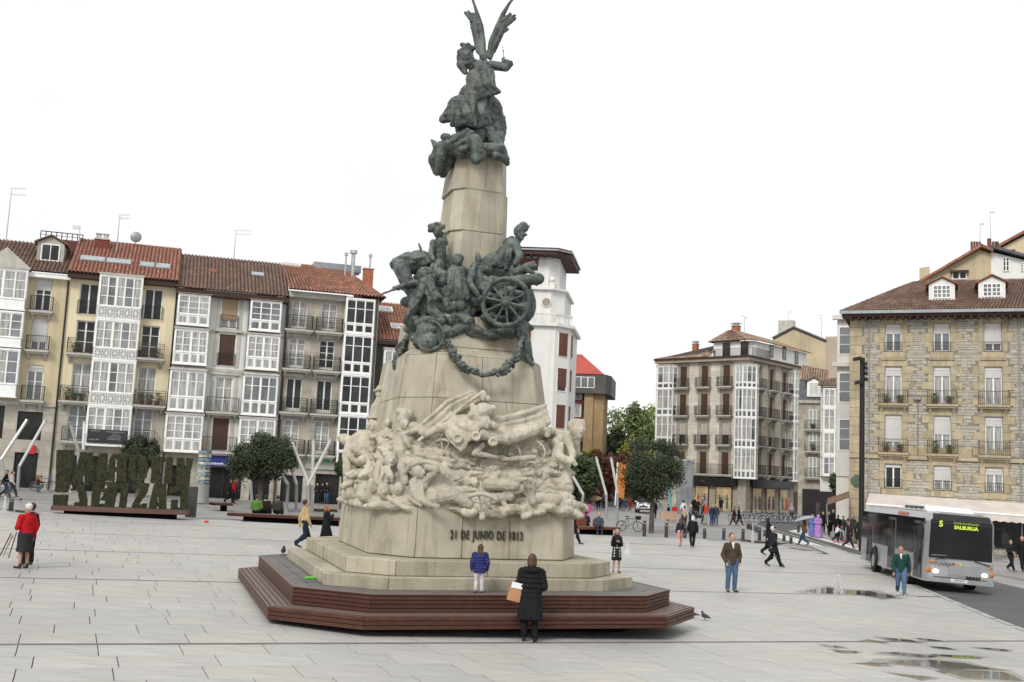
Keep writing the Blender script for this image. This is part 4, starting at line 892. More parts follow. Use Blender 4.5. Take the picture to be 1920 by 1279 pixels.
def antenna(u, v0, v1, Y, label, arms=2, sd=1, w=1.0):
    p = atY(u[0], v0, Y); t = atY(u[1], v1, Y); o = empty('tv_antenna', p, 0, label, 'antenna', 'television antennas on the roofs'); L = t-p
    mb = MB(); mb.tube([(0,0,-1.2), L*.5, L], [.045, .035, .02], 6); mb.build('mast', M_METAL, o); mb = MB(); q = random.Random(sd)
    for k in range(arms):
        a = L*(1-k*.13); sgn = 1 if q.random() < .6 else -1; mb.tube([a-Vector((.2*w*sgn,0,0)), a+Vector((1.1*w*sgn,0,.02))], .011, 5)
        for j in range(6): x = (.1+j*.18)*w*sgn; mb.tube([a+Vector((x,-.18,0)), a+Vector((x,.18,0))], .006, 4); mb.tube([a+Vector((x,0,-.12)), a+Vector((x,0,.12))], .006, 4)
    mb.build('aerial', M_METAL, o); return o
# ------------------------------------------------------------------ left row of houses
M_YEL = mat('cream_yellow_plaster', (0.72, 0.635, 0.44), 0.85, 0.05, 0.8, 0.1, kind='plaster', col2=(0.45, 0.37, 0.2))
M_YEL2 = mat('pale_ochre_plaster', (0.58, 0.50, 0.33), 0.85, 0.06, 0.8, 0.1, kind='plaster', col2=(0.38, 0.32, 0.2))
M_GRW = mat('grey_white_plaster', (0.68, 0.675, 0.64), 0.85, 0.05, 0.8, 0.1, kind='plaster', col2=(0.52, 0.51, 0.48))
M_ASH = mat('brown_grey_ashlar', (0.46, 0.425, 0.35), 0.85, 0.16, 1.0, 0.3, kind='brick', hole=(0.95, 0.42, 0.01), col2=(0.35, 0.32, 0.26))
M_LOW = mat('beige_stone_base', (0.48, 0.45, 0.385), 0.85, 0.12, 1.0, 0.25, kind='brick', hole=(1.3, 0.6, 0.012), col2=(0.39, 0.36, 0.30))
M_RUB = mat('dark_rubble_wall', (0.15, 0.135, 0.11), 0.9, 0.3, 1.4, 0.5, kind='brick', hole=(0.45, 0.16, 0.02), col2=(0.10, 0.09, 0.075))
M_DARKSHOP = mat('shop_interior_dark', (0.02, 0.02, 0.02), 0.12, 0.8, 0.5, spec=0.3)
M_BLUE = mat('navy_blue_sign', (0.025, 0.04, 0.22), 0.5)
M_GRN = mat('green_sign_letter', (0.03, 0.30, 0.15), 0.5)
M_LETW = mat('white_sign_letter', (0.75, 0.75, 0.75), 0.5)
M_RED = mat('red_sign', (0.5, 0.02, 0.02), 0.5)
M_ORG = mat('orange_sign', (0.6, 0.25, 0.02), 0.5)
AZL = 73.0
P_D = Vector((-12.6, 82.0)); dL = Vector((math.sin(R(AZL)), math.cos(R(AZL))))
def left_bld(name, u_left, label, off=0.0):
    """a house on the common building line of the row, its left corner seen at u_left near the horizon"""
    lo, hi = -60.0, 30.0
    for _ in range(50):
        m = (lo+hi)/2; p = P_D + dL*m; u, v = proj((p.x, p.y, 3.0))
        if u < u_left: lo = m
        else: hi = m
    p = P_D + dL*lo; p = p + Vector((-dL.y, dL.x))*off
    return Bld(name, AZL, 0, 0, label, P=(p.x, p.y), z=0.0)
def col_avg(B, pts, y=0.0):      # pts: (u, vtop, vbottom) down one column -> s
    ss = [B.px(u, (a+b)/2, y)[0] for u, a, b in pts]; return sum(ss)/len(ss)
def zz(B, u, v, y=0.0): return B.px(u, v, y)[1]
HB = lambda s, z0, w, h: (s-w/2, s+w/2, z0, z0+h)
# --- house A (ochre, left edge)
def at_u(u_left):
    lo, hi = -60.0, 30.0
    for _ in range(50):
        m = (lo+hi)/2; p = P_D + dL*m
        if proj((p.x, p.y, 3.0))[0] < u_left: lo = m
        else: hi = m
    return lo
UA, UB, UC, UD, UE = -75, 98, 304, 518, 690
A = left_bld('ochre_house', UA, 'ochre rendered house with round-arched white bay at the far left edge')
sR = at_u(UB)-at_u(UA); ze = zz(A, 70, 512)
cA = col_avg(A, [(82, 527, 583), (73, 600, 656), (64, 684, 750)])
W3 = [(zz(A, 82, 583), 2.2), (A.px(73, 656)[1], 2.2), (A.px(64, 750)[1], 2.45)]
holes = [HB(cA, z, 1.05, h) for z, h in W3]; zl = zz(A, 40, 757)
f1 = (zz(A, 60, 825), zz(A, 60, 772)); sh = A.px(60, 800)[0]; holes2 = [(cA-.85, cA+.75, f1[0], f1[1]), (0.3, cA-1.7, f1[0], f1[1]+.3), (cA-.8, cA+.7, .9, zz(A, 58, 849)), (0.5, cA-2.0, .9, zz(A, 58, 849))]
wall(A, 0, sR, zl, ze, holes, M_YEL2); wall(A, 0, sR, -1, zl, holes2, M_LOW); block(A, 0, sR, -1, ze, 10, M_YEL2)
fill(A, M_TRIM, 0, -.12, zl-.1, sR, 0, zl+.15, 'string_course'); fill(A, M_WHITE, -.1, -.5, ze-.35, sR+.1, 0, ze-.05, 'cornice')
for i, (z, h) in enumerate(W3):
    window(A, cA, z, 1.05, h, 2, 2, blind=(.35, .75, .2)[i], inset=.15); balcony(A, cA, z-.05, 1.45, .45, 1.0, style=0)
for (a, b, c, d) in holes2:
    q = window(A, (a+b)/2, c, b-a, d-c, 3, 1, fm=M_IRON, glass=M_DARKSHOP)
bz = [(zz(A, 40, 748), zz(A, 40, 657)), (zz(A, 40, 655), zz(A, 45, 588)), (zz(A, 45, 586), zz(A, 50, 510))]
sb1 = A.px(38, 650, -.8)[0]
bay(A, max(.2, sb1-4.2), sb1, bz, .85, 0, .75, 3, .28, 'plain', 'flat'); fill(A, M_RED, cA+.1, -.3, zz(A, 80, 852), cA+.5, -.05, zz(A, 80, 836), 'red_box_sign')
mb = MB(); g0 = max(.2, sb1-4.2); mb.add([(g0, -.8, bz[2][1]+.12), (sb1+.2, -.8, bz[2][1]+.12), ((g0+sb1)/2, -.8, bz[2][1]+1.5), (g0, -.2, bz[2][1]+.12), (sb1+.2, -.2, bz[2][1]+.12), ((g0+sb1)/2, -.2, bz[2][1]+1.5)], [(0,1,2),(5,4,3),(0,3,4,1),(1,4,5,2),(2,5,3,0)]); mb.build('gable_over_bay', M_TRIM, A.root)
RA = RoofPlane(A, (0, -.5, ze), (1, -.5, ze), (0, 4.5, ze+2.6)); zr = ze + 3.0
tiles(A, (-.1, -.6, ze), (sR, -.6, ze), (sR, 5.0, zr), (-.1, 5.0, zr), T_BROWN)
def dormer(B, s, z, y, w, h, depth, rm, wm=None, rows=3, leaves=2, gl=None, F=None):
    mb = MB(); mb.box(s-w/2, y, z, s+w/2, y+depth, z+h); mb.add([(s-w/2, y, z+h), (s+w/2, y, z+h), (s, y, z+h+w*.26), (s-w/2, y+depth, z+h), (s+w/2, y+depth, z+h), (s, y+depth, z+h+w*.26)], [(0,1,2),(5,4,3),(0,3,4,1),(1,4,5,2),(2,5,3,0)])
    d = mb.build('dormer', wm or M_WHITE, B.root, F if F is not None else B.F)
    e = .22; m2 = MB(); rise = w*.26*(w/2+e)/(w/2)
    for sg in (-1, 1):
        a = Vector((s, y-e, z+h+w*.26+.06)); b = Vector((s+sg*(w/2+e), y-e, z+h+w*.26+.06-rise)); D = Vector((0, depth+e, 0)); nn = Vector((0, 0, .09))
        m2.add([a, b, b+D, a+D, a+nn, b+nn, b+D+nn, a+D+nn], [(0,1,2,3) if sg < 0 else (3,2,1,0), (4,5,6,7), (0,1,5,4), (1,2,6,5), (2,3,7,6)])
    m2.build('dormer_roof', rm, d); m3 = MB(); ww, wh = w*.66, h*.78
    m3.box(s-ww/2, y-.03, z+h*.14, s+ww/2, y-.012, z+h*.14+wh); m3.build('pane', gl or M_GLASS, d); m4 = MB(); t = .045
    for k in range(leaves*2+1):
        x = s-ww/2+ww*k/(leaves*2); tt = t if k % 2 == 0 else t*.6; m4.box(x-tt, y-.06, z+h*.14, x+tt, y-.03, z+h*.14+wh)
    for k in range(rows+1):
        zc = z+h*.14+wh*k/rows; tt = t if k in (0, rows) else t*.6; m4.box(s-ww/2, y-.058, zc-tt, s+ww/2, y-.032, zc+tt)
    m4.build('window_frame', M_WHITE, d); return d
pd = RA.at(93, 492); dormer(A, pd.x, pd.z-.1, pd.y-.1, 1.8, 1.5, 2.2, T_BROWN, M_TRIM, 1, 1)
fill(A, mat('brown_roof_terrace_wall', (.12, .05, .04), .8), A.px(70, 460, 3)[0], 4.2, zr-.9, A.px(152, 470, 3)[0], 7.5, zr+.35, 'roof_terrace')
mb = MB(); x0, x1 = A.px(70, 460, 3)[0], A.px(150, 470, 3)[0]
for k in range(9): x = x0+(x1-x0)*k/8; mb.box(x-.03, 4.2, zr+.35, x+.03, 4.26, zr+.85)
mb.box(x0, 4.2, zr+.82, x1, 4.26, zr+.88); mb.box(x0, 4.2, zr+.58, x1, 4.25, zr+.61); mb.build('terrace_railing', M_IRON, A.root)
# --- house B (cream yellow with central bay)
B = left_bld('yellow_house', UB, 'cream yellow house with white central bay and red tiled roof with four skylights')
sW = at_u(UC)-at_u(UB); ze = (zz(B, 130, 512)+zz(B, 330, 537))/2
cL = col_avg(B, [(167, 542, 590), (160, 608, 663), (150.5, 687, 750), (142, 768, 825)]); cR = col_avg(B, [(288, 553, 600), (281, 616, 670), (273, 697, 760), (265, 776, 835)])
rowz = [((zz(B, 167, 590)+zz(B, 288, 600))/2, 2.25), ((zz(B, 160, 663)+zz(B, 281, 672))/2, 2.35), ((zz(B, 150, 750)+zz(B, 273, 761))/2, 2.7), ((zz(B, 142, 825)+zz(B, 265, 833))/2, 2.45)]
zl = (zz(B, 130, 757)+zz(B, 300, 766))/2 - .1
hol = [HB(c, z, 1.25, h) for c in (cL, cR) for z, h in rowz[:3]]; hlo = [HB(c, rowz[3][0], 1.25, rowz[3][1]) for c in (cL, cR)]
door = [(1.0, 3.6, .4, 3.3), (4.3, 6.2, .4, 3.3), (6.6, sW-.8, .4, 3.3)]
wall(B, 0, sW, zl, ze, hol, M_YEL); wall(B, 0, sW, -1, zl, hlo+door, M_LOW); block(B, 0, sW, -1, ze, 10, M_YEL)
for c in (cL, cR):
    for i, (z, h) in enumerate(rowz):
        window(B, c, z, 1.25, h, (1, 3, 3, 3)[i], 2, glass=(M_GLASS, M_GLASS, M_GLASSC, M_GLASSL)[i])
    balcony(B, c, rowz[0][0]+.02, 1.35, .12, .95, slab=False); balcony(B, c, rowz[1][0]-.05, 2.1, .7, 1.05, m=M_RUSTIRON, style=1, pots=2); balcony(B, c, rowz[3][0]-.05, 1.75, .45, 1.0, style=0)
sbl, sbr = B.px(180, 700, -.85)[0], B.px(249, 700, -.85)[0]; sc_ = (B.px(230, 515, -.85)[0]+B.px(199, 837, -.85)[0])/2; hw = 1.42
for c, a, b in ((cL, .15, sc_-hw-.1), (cR, sc_+hw+.1, sW-.15)): balcony(B, (a+b)/2, rowz[2][0]-.05, b-a, .7, 1.05, m=M_RUSTIRON, style=1, pots=3)
bz = [zz(B, 199, 837, -.85), zz(B, 208, 762, -.85), zz(B, 214, 676, -.85), zz(B, 221, 600, -.85), zz(B, 230, 517, -.85)]
bay(B, sc_-hw, sc_+hw, list(zip(bz, bz[1:])), .85, 0, .52, 3, .30, 'lattice', 'flat')
sg = fill(B, mat('blackboard_sign', (.03, .032, .036), .6), sc_-hw+.1, -.93, bz[0]+.2, sc_+hw-.1, -.9, bz[0]+1.15, 'blackboard_sign')
print_lines(B.root, M_GUT, [(sc_-1.1, sc_-.5, bz[0]+1.0, .07, -.935), (sc_-.1, sc_+1.1, bz[0]+.98, .07, -.935), (sc_+.3, sc_+.75, bz[0]+.86, .05, -.935), (sc_+.25, sc_+.8, bz[0]+.76, .05, -.935), (sc_+.1, sc_+.9, bz[0]+.66, .05, -.935), (sc_, sc_+.9, bz[0]+.56, .05, -.935), (sc_, sc_+.9, bz[0]+.47, .05, -.935), (sc_-1.2, sc_-.5, bz[0]+.4, .09, -.935)])
for i in range(3):
    a, b, c, d = door[i]; window(B, (a+b)/2, c, b-a, d-c, 2, 2, fm=M_IRON, glass=M_DARKSHOP)
fill(B, M_EAVE, -.1, -.7, ze-.25, sW+.1, 0, ze+.12, 'eave'); fill(B, M_TRIM, 0, -.06, zl-.12, sW, 0, zl+.12, 'string_course')
zr = (zz(B, 155, 448, 5)+zz(B, 335, 468, 5))/2; RB = RoofPlane(B, (0, -.75, ze+.1), (1, -.75, ze+.1), (0, 5, zr))
tiles(B, (-.1, -.8, ze+.1), (sW+.1, -.8, ze+.1), (sW+.1, 5, zr), (-.1, 5, zr), T_RUST if False else T_RED); tiles(B, (sW, 10.5, ze), (-.1, 10.5, ze), (-.1, 5, zr), (sW, 5, zr), T_RED, name='rear_roof')
for u, v, w in ((174, 486, 1.7), (223, 491, 1.7), (276, 497, 1.0), (306, 500, 1.0)): RB.light(u, v, w, .95)
pipe(B, -.05, .5, ze); pipe(B, sW+.02, .5, ze)
def chimney(B, u, v, w, h, y, m, pots=2, label=None):
    s, z = B.px(u, v, y); mb = MB(); mb.box(s-w/2, y, z-1.2, s+w/2, y+.6, z+h); c = mb.build('chimney', m, B.root)
    mb = MB(); mb.box(s-w/2-.06, y-.06, z+h, s+w/2+.06, y+.66, z+h+.08)
    for k in range(pots): x = s+(k-(pots-1)/2)*w*.5; mb.box(x-w*.17, y+.1, z+h+.08, x+w*.17, y+.5, z+h+.42); mb.box(x-w*.22, y+.05, z+h+.42, x+w*.22, y+.55, z+h+.47)
    mb.build('chimney_cap', M_TRIM, c); return c
chimney(B, 190, 460, 1.0, .45, 3.4, mat('dark_red_chimney', (.16, .04, .03), .8), 2)
s_, z_ = B.px(255, 445, 5); dd = MB(); dd.sph((s_, 4.9, z_), .42, .12, .42, 16, 8); dd.tube([(s_, 5, z_-1.0), (s_, 5, z_)], .03, 6); dd.tube([(s_, 5, z_), (s_-.1, 4.4, z_-.15)], .02, 5); o = dd.build('satellite_dish', M_GUT, None, B.M, True); tag(o, 'round grey satellite dish on the ridge of the yellow house', 'satellite dish')
# --- house C (grey white, two bays)
C = left_bld('grey_white_house', UC, 'grey-white house with two white bays and brown shuttered middle windows')
sW = at_u(UD)-at_u(UC); ze = (zz(C, 340, 540)+zz(C, 525, 567))/2
cm = col_avg(C, [(432, 563, 616), (424.5, 634, 684), (418.6, 711, 773), (411.5, 788, 844)])
rz = [(zz(C, 432, 616), 2.2, 1.15), (zz(C, 424, 686), 2.3, 1.15), (zz(C, 418, 772), 2.5, 1.2), (zz(C, 411, 846), 2.4, 1.15)]
zs = zz(C, 400, 852); shops = [(.5, 2.0, .4, zs-.9), (3.0, 5.6, .4, zs-.9), (6.2, sW-.4, .4, zs-.9)]
wall(C, 0, sW, zs, ze, [HB(cm, z, w, h) for z, h, w in rz], M_GRW); wall(C, 0, sW, -1, zs, shops, M_ASH); block(C, 0, sW, -1, ze, 10, M_GRW)
for i, (z, h, w) in enumerate(rz):
    window(C, cm, z, w, h, 3, 2, glass=M_GLASSC, blind=(.72, .97, 0, .95)[i], bm=(M_TAN, M_BROWN, None, M_BROWN)[i], inset=.12)
    for sg in (-1, 1): fill(C, M_TRIM, cm+sg*(w/2+.22)-.12, -.05, z-.1, cm+sg*(w/2+.22)+.12, .0, z+h+.3, 'window_surround')
    fill(C, M_TRIM, cm-w/2-.45, -.16, z+h+.18, cm+w/2+.45, 0, z+h+.36, 'lintel')
balcony(C, cm, rz[0][0], 1.2, .15, .95, slab=False); balcony(C, cm, rz[2][0]-.05, 2.2, .6, 1.05); balcony(C, cm, rz[3][0]-.05, 2.3, .6, 1.05); balcony(C, cm, rz[1][0], 1.2, .12, .9, slab=False)
for i in range(3): z = rz[i][0]-.35; fill(C, M_TRIM, 0, -.05, z-.1, sW, 0, z+.1, 'string_course')
for uu, vs_ in (((489, 484, 478, 473), (622, 698, 778, 852)), ((353, 346, 338, 331), (608, 690, 770, 845))):
    pass
def two(uL, uR, y=-.8): return None
zz4 = [(zz(C, 500, 622, -.8), zz(C, 500, 563, -.8)), (zz(C, 493, 694, -.8), zz(C, 493, 628, -.8)), (zz(C, 487, 780, -.8), zz(C, 487, 703, -.8)), (zz(C, 480, 850, -.8)-.2, zz(C, 480, 785, -.8))]
cr = sum(C.px(u, v, -.8)[0] for u, v in ((500.5, 590), (493, 660), (487, 740), (481, 815)))/4; cl = sum(C.px(u, v, -.8)[0] for u, v in ((366, 575), (358, 648), (350, 730), (343, 806)))/4
for c in (cl, cr):
    for i, (a, b) in enumerate(zz4):
        w = (1.08, 1.13, 1.2, 1.24)[i]; bay(C, c-w, c+w, [(a, b)], .7, 0, .62, (3, 3, 2, 3)[i], .36, 'panes', 'hip' if i in (0, 2) else 'flat', glass=rnd.choice((M_GLASSC, M_GLASSL)))
fill(C, M_EAVE, 0, -.8, ze-.3, sW, 0, ze+.1, 'eave'); zr = (zz(C, 345, 474, 5)+zz(C, 500, 491, 5))/2-.1; RC = RoofPlane(C, (0, -.8, ze+.1), (1, -.8, ze+.1), (0, 5, zr))
tiles(C, (0, -.85, ze+.1), (sW, -.85, ze+.1), (sW, 5, zr), (0, 5, zr), T_BROWN); RC.light(483, 515, .95, .7); q = RC.at(400, 508, .1); fill(C, T_RED, q.x-.25, q.y-.2, q.z-.1, q.x+.25, q.y+.2, q.z+.15, 'roof_vent')
for (a, b, c, d) in shops: window(C, (a+b)/2, c, b-a, d-c, 2, 2, fm=M_IRON, glass=M_DARKSHOP)
a, b = C.px(381, 862, -.35)[0], C.px(445, 866, -.35)[0]; z0, z1 = zz(C, 400, 873, -.35), zz(C, 400, 852, -.35)
fill(C, M_BLUE, a, -.35, z0, b+.9, -.05, z1, 'blue_shop_sign'); text(C.root, 'L', 'sign_lettering', M_LETW, .85, T3(b-.45, -.37, (z0+z1)/2) @ FX, .01, .02); text(C.root, 'AZ', 'sign_lettering', M_LETW, .42, T3(b+.15, -.37, (z0+z1)/2+.16) @ FX, .01, .01); print_lines(C.root, M_LETW, [(a+.1, a+1.4, z0+.12, .1, -.355), (a, b-.2, z0+.06, .03, -.355), (b-.6, b, z0+.06, .16, -.355)])
sn = MB(); x, z = C.px(376, 832, -.6); sn.box(x-.22, -.6, z-.2, x+.22, -.5, z+.2); sn.tube([(x, -.55, z-.2), (x, -.55, z-1.0)], .03, 6); sn.build('orange_sign', M_ORG, C.root)
pipe(C, sW+.02, .5, ze, M_RUSTIRON); pipe(C, cm+1.35, zs, ze, M_GUT, 'cable')
# --- house D (brown-grey ashlar with white bay)
D = left_bld('ashlar_house', UD, 'brown-grey ashlar house with tall white bay beside the monument, orange tiled roof')
sW = at_u(UE)-at_u(UD); ze = (zz(D, 540, 544)+zz(D, 700, 562))/2
c1 = col_avg(D, [(562, 567, 617), (557, 635, 694), (550, 711, 772), (544.5, 789, 850)]); c2 = col_avg(D, [(617.5, 571, 622), (614, 640, 694), (607, 715, 775), (601, 792, 852)])
rz = [((zz(D, 562, 617)+zz(D, 617, 624))/2, 2.2), ((zz(D, 557, 691)+zz(D, 614, 696))/2, 2.3), ((zz(D, 550, 771)+zz(D, 607, 777))/2, 2.5), ((zz(D, 544, 849)+zz(D, 601, 853))/2, 2.5)]
zs = zz(D, 560, 856); shops = [(.4, 2.0, .3, zs-1.4), (2.9, 4.7, .3, zs-1.2), (5.2, sW-1.9, .3, zs-1.2)]
wall(D, 0, sW, zs, ze, [HB(c, z, 1.15, h) for c in (c1, c2) for z, h in rz], M_ASH); wall(D, 0, sW, -1, zs, shops, M_LOW); block(D, 0, sW, -1, ze, 10, M_ASH)
for c in (c1, c2):
    for i, (z, h) in enumerate(rz):
        window(D, c, z, 1.15, h, (3, 4, 1, 4)[i], 2, glass=(M_GLASSC, M_GLASSC, M_GLASS, M_GLASSC)[i] if not (c == c2 and i == 1) else M_GLASS, solid=.12)
        balcony(D, c, z-.05, 1.95, .62, 1.05, style=1, m=M_IRON)
        fill(D, M_TRIM, c-.85, -.07, z+h+.12, c+.85, 0, z+h+.34, 'lintel')
bl = sum(D.px(u, v, -.8)[0] for u, v in ((651, 580), (644, 660), (640, 740), (633, 820)))/4; br = sum(D.px(u, v, -.8)[0] for u, v in ((703, 585), (697, 665), (691, 745), (686, 825)))/4
bz = [zz(D, 660, 875, -.8), zz(D, 660, 778, -.8), zz(D, 665, 702, -.8), zz(D, 670, 627, -.8), zz(D, 678, 560, -.8)]
bay(D, bl, br, list(zip(bz, bz[1:])), .8, 0, .72, 2, .30, 'panes', 'none', glass=M_GLASS)
fill(D, M_TRIM, 0, -.35, ze-.45, bl, 0, ze, 'cornice'); zr = (zz(D, 505, 485, 5.5)+zz(D, 670, 512, 5.5))/2
RD = RoofPlane(D, (0, -.9, ze), (1, -.9, ze), (0, 5.5, zr)); tiles(D, (-.1, -.9, ze), (sW+.4, -.9, ze), (sW-2.2, 5.5, zr), (-.1, 5.5, zr), T_RUST); tiles(D, (sW+.4, -.9, ze), (sW+.4, 10, ze), (sW-2.2, 5.5, zr-.05), (sW-2.2, 5.5, zr), T_RUST, name='hip_roof')
RD.light(545, 496, 1.6, .5, M_WHITE); chimney(D, 690, 535, .75, 1.3, 1.6, M_CHIM, 0)
q = RD.at(632, 506); fill(D, M_GUT, q.x-1.9, q.y-.3, q.z-.1, q.x+1.9, q.y+1.2, q.z+.45, 'roof_glazing')
for u, v, h in ((661, 508, 1.4), (648, 498, .8), (693, 510, 1.2)): x, z = D.px(u, v, 3.5); mb = MB(); mb.tube([(x, 3.5, z-1), (x, 3.5, z+h)], .16 if u == 661 else .07, 10); mb.tube([(x, 3.5, z+h), (x, 3.5, z+h+.25)], .3 if u == 661 else .14, 10); mb.build('metal_flue', M_METAL, D.root)
for (a, b, c, d) in shops: window(D, (a+b)/2, c, b-a, d-c, 2, 2, fm=M_IRON, glass=M_DARKSHOP)
a, b = D.px(573, 868, -.12)[0], D.px(630, 872, -.12)[0]; z0, z1 = zz(D, 600, 880, -.12), zz(D, 600, 855, -.12)
fill(D, mat('pale_grey_sign_board', (.36, .37, .33), .7), a, -.12, z0, b, -.02, z1, 'shop_sign'); text(D.root, 'CA', 'sign_lettering', M_GRN, .42, T3(a+.65, -.13, (z0+z1)/2+.12) @ FX, .01, .012); print_lines(D.root, M_GRN, [(a+1.25, b-.2, (z0+z1)/2-.02, .34, -.125)])
pipe(D, sW-.02, .5, ze, M_GUT); pipe(D, -.05, .5, ze, M_RUSTIRON)
# --- house E (dark rubble, partly hidden)
E = left_bld('rubble_stone_house', 690, 'low dark rubble stone house with red tiled roof just left of the monument', .6)
sW = 9.0; ze = zz(E, 725, 640); cc = E.px(738, 700, -.7)[0]
wall(E, 0, sW, -1, ze, [], M_RUB); block(E, 0, sW, -1, ze, 9, M_RUB); fill(E, M_EAVE, 0, -.6, ze-.3, sW, 0, ze, 'eave')
zr = zz(E, 740, 570, 5); RE = RoofPlane(E, (0, -.6, ze), (1, -.6, ze), (0, 5, zr)); tiles(E, (-.5, -.65, ze), (sW, -.65, ze), (sW, 5, zr), (-.5, 5, zr), T_RUST); RE.light(722, 580, 1.2, .8, M_WHITE); RE.light(744, 612, 1.0, .8, M_WHITE)
bay(E, cc-.75, cc+1.6, [(zz(E, 730, 850, -.7), zz(E, 730, 766, -.7)), (zz(E, 733, 762, -.7), zz(E, 733, 655, -.7))], .6, 0, .6, 2, .2, 'plain', 'flat')
antenna((12, 22), 445, 353, 80, 'tall thin television mast with a side arm at the left edge of the roofs', 2, 3, 1.0)
antenna((149, 150), 455, 425, 80, 'short twin antenna behind the chimney of the yellow house', 2, 5, .5); antenna((220, 225), 452, 403, 80, 'thin antenna left of the satellite dish', 2, 7, .7); antenna((438, 443), 485, 432, 84, 'thin antenna on the ridge of the grey-white house', 2, 9, 1.1)
# ------------------------------------------------------------------ buildings beyond and to the right
M_BRICKW = mat('white_render', (0.74, 0.735, 0.71), 0.8, 0.04, 0.6, 0.08, kind='plaster', col2=(0.52, 0.51, 0.48))
M_CLAD = mat('dark_roof_cladding', (0.075, 0.072, 0.07), 0.6, 0.2, 1)
M_TANB = mat('tan_brick', (0.40, 0.28, 0.15), 0.85, 0.1, 1, 0.2, kind='brick', hole=(0.25, 0.07, 0.008))
M_RROOF = mat('red_metal_roof', (0.42, 0.07, 0.05), 0.6, 0.1, 0.6)
M_SHUT = mat('rust_brown_shutter', (0.15, 0.055, 0.035), 0.6, 0.15, 2)
M_CREAM = mat('cream_stone_blocks', (0.64, 0.60, 0.51), 0.85, 0.07, 0.8, 0.15, kind='brick', hole=(3.0, 0.45, 0.012), col2=(0.54, 0.50, 0.42))
M_PIL = mat('brown_stone_surround', (0.31, 0.27, 0.21), 0.85, 0.1, 1.5, 0.2)
M_BEIGE = mat('stained_beige_render', (0.48, 0.40, 0.27), 0.85, 0.12, 0.4, 0.1, kind='plaster', col2=(0.27, 0.24, 0.18))
M_SLATE = mat('dark_slate', (0.085, 0.09, 0.10), 0.6, 0.3, 2, 0.2)
M_GOLD = mat('golden_sandstone', (0.44, 0.37, 0.25), 0.85, 0.14, 1.3, 0.25, 14, kind='stone', col2=(0.30, 0.25, 0.17))
M_RUBM = mat('mortar_behind_rubble', (0.24, 0.21, 0.17), 0.9, 0.15, 2)
M_RUBS = mat('rubble_stone', (0.45, 0.42, 0.355), 0.9, 0.1, 2, 0.3, 14, kind='island', col2=(0.34, 0.31, 0.255))
M_PALE = mat('pale_stone_render', (0.62, 0.60, 0.56), 0.8, 0.05, 0.8, 0.1, kind='plaster', col2=(0.40, 0.385, 0.35))
M_BLKSH = mat('black_shopfront', (0.018, 0.017, 0.017), 0.35, 0.2)
M_WARM = mat('lit_shop_window', (0.35, 0.27, 0.15), 0.4, 0.5, 0.8, emit=(1.0, 0.72, 0.42, 0.10))
# --- white corner tower house behind the monument
Fb = Bld('white_corner_building', 94, 0, 0, 'white corner building with rounded tower top, brown shutters and dark overhanging eaves', P=(Vector((0,0,0)) + atY(1036, 760, 100))[:], z=0)
def prism(B, pts, z0, z1, m, name, F=None): mb = MB(); mb.poly(pts, z0, z1); return mb.build(name, m, B.root, F if F is not None else B.F)
PL = lambda e=0, l=-9: [(l, -e), (0+e*.4, -e), (1.35+e, 1.35-e*.4), (1.95+e, 9), (l, 9)]
zq = lambda v: zz(Fb, 1036, v)
zb = [zq(900)-4, zq(606), zq(588), zq(537), zq(478)]
prism(Fb, PL(), 0, zb[1]-.3, M_BRICKW, 'wall'); prism(Fb, PL(.35), zb[1]-.3, zb[1], M_BRICKW, 'cornice'); prism(Fb, [(-9, .9), (-.6, .9), (.7, 2.0), (1.2, 9), (-9, 9)], zb[1], zb[3]-.2, M_BRICKW, 'tower_storey')
prism(Fb, [(-9, .6), (-.4, .6), (.95, 1.8), (1.5, 9), (-9, 9)], zb[3]-.2, zb[3], M_BRICKW, 'cornice'); prism(Fb, [(-9, 1.0), (-.9, 1.0), (.1, 1.9), (.6, 9), (-9, 9)], zb[3], zb[4]+.1, M_BRICKW, 'top_storey')
prism(Fb, [(-9, -.2), (-.2, -.2), (1.2, 1.1), (1.9, 9), (-9, 9)], zb[4], zb[4]+.35, M_EAVE, 'eave'); prism(Fb, [(-9, -.35), (-.1, -.35), (1.35, 1.0), (2.05, 9), (-9, 9)], zb[4]+.35, zb[4]+.5, M_GUT, 'gutter')
tiles(Fb, (-9, -.3, zb[4]+.5), (0, -.3, zb[4]+.5), (-1.5, 5, zb[4]+1.5), (-9, 5, zb[4]+1.9), T_RUST); tiles(Fb, (0, -.3, zb[4]+.5), (1.3, 1.0, zb[4]+.5), (-1, 5, zb[4]+1.45), (-1.5, 5, zb[4]+1.5), T_RUST)
for i in range(10): fill(Fb, M_EAVE, -6.5+i*.65, -.15, zb[4]-.18, -6.4+i*.65, 1.0, zb[4], 'rafter')
for (u, v0, v1, w, yy, F_) in ((990, 509, 485, 2.0, .95, None), (984, 655, 608, 1.1, -.04, None)):
    s, z = Fb.px(u, v0, yy); z1 = zz(Fb, u, v1, yy); window(Fb, s, z, w, z1-z, 1, 2, glass=M_GLASS, blind=.6, bm=M_SHUT, inset=yy-.02, fm=M_WHITE)
F45 = T3(0, 0, 0) @ Matrix.Rotation(R(45), 4, 'Z'); F85 = T3(1.35, 1.35, 0) @ Matrix.Rotation(R(85), 4, 'Z')
for v1, v0 in ((623, 667), (689, 733), (758, 803), (827, 870)):
    z, z1 = zz(Fb, 1049, v0), zz(Fb, 1049, v1); window(Fb, .98, z, 1.15, z1-z, 1, 1, glass=M_GLASS, blind=.97 if v1 != 689 else .8, bm=M_SHUT, inset=-.06, F=F45); window(Fb, 1.2, z, 1.3, z1-z, 1, 1, glass=M_GLASS, blind=.9, bm=M_SHUT, inset=-.06, F=F85)
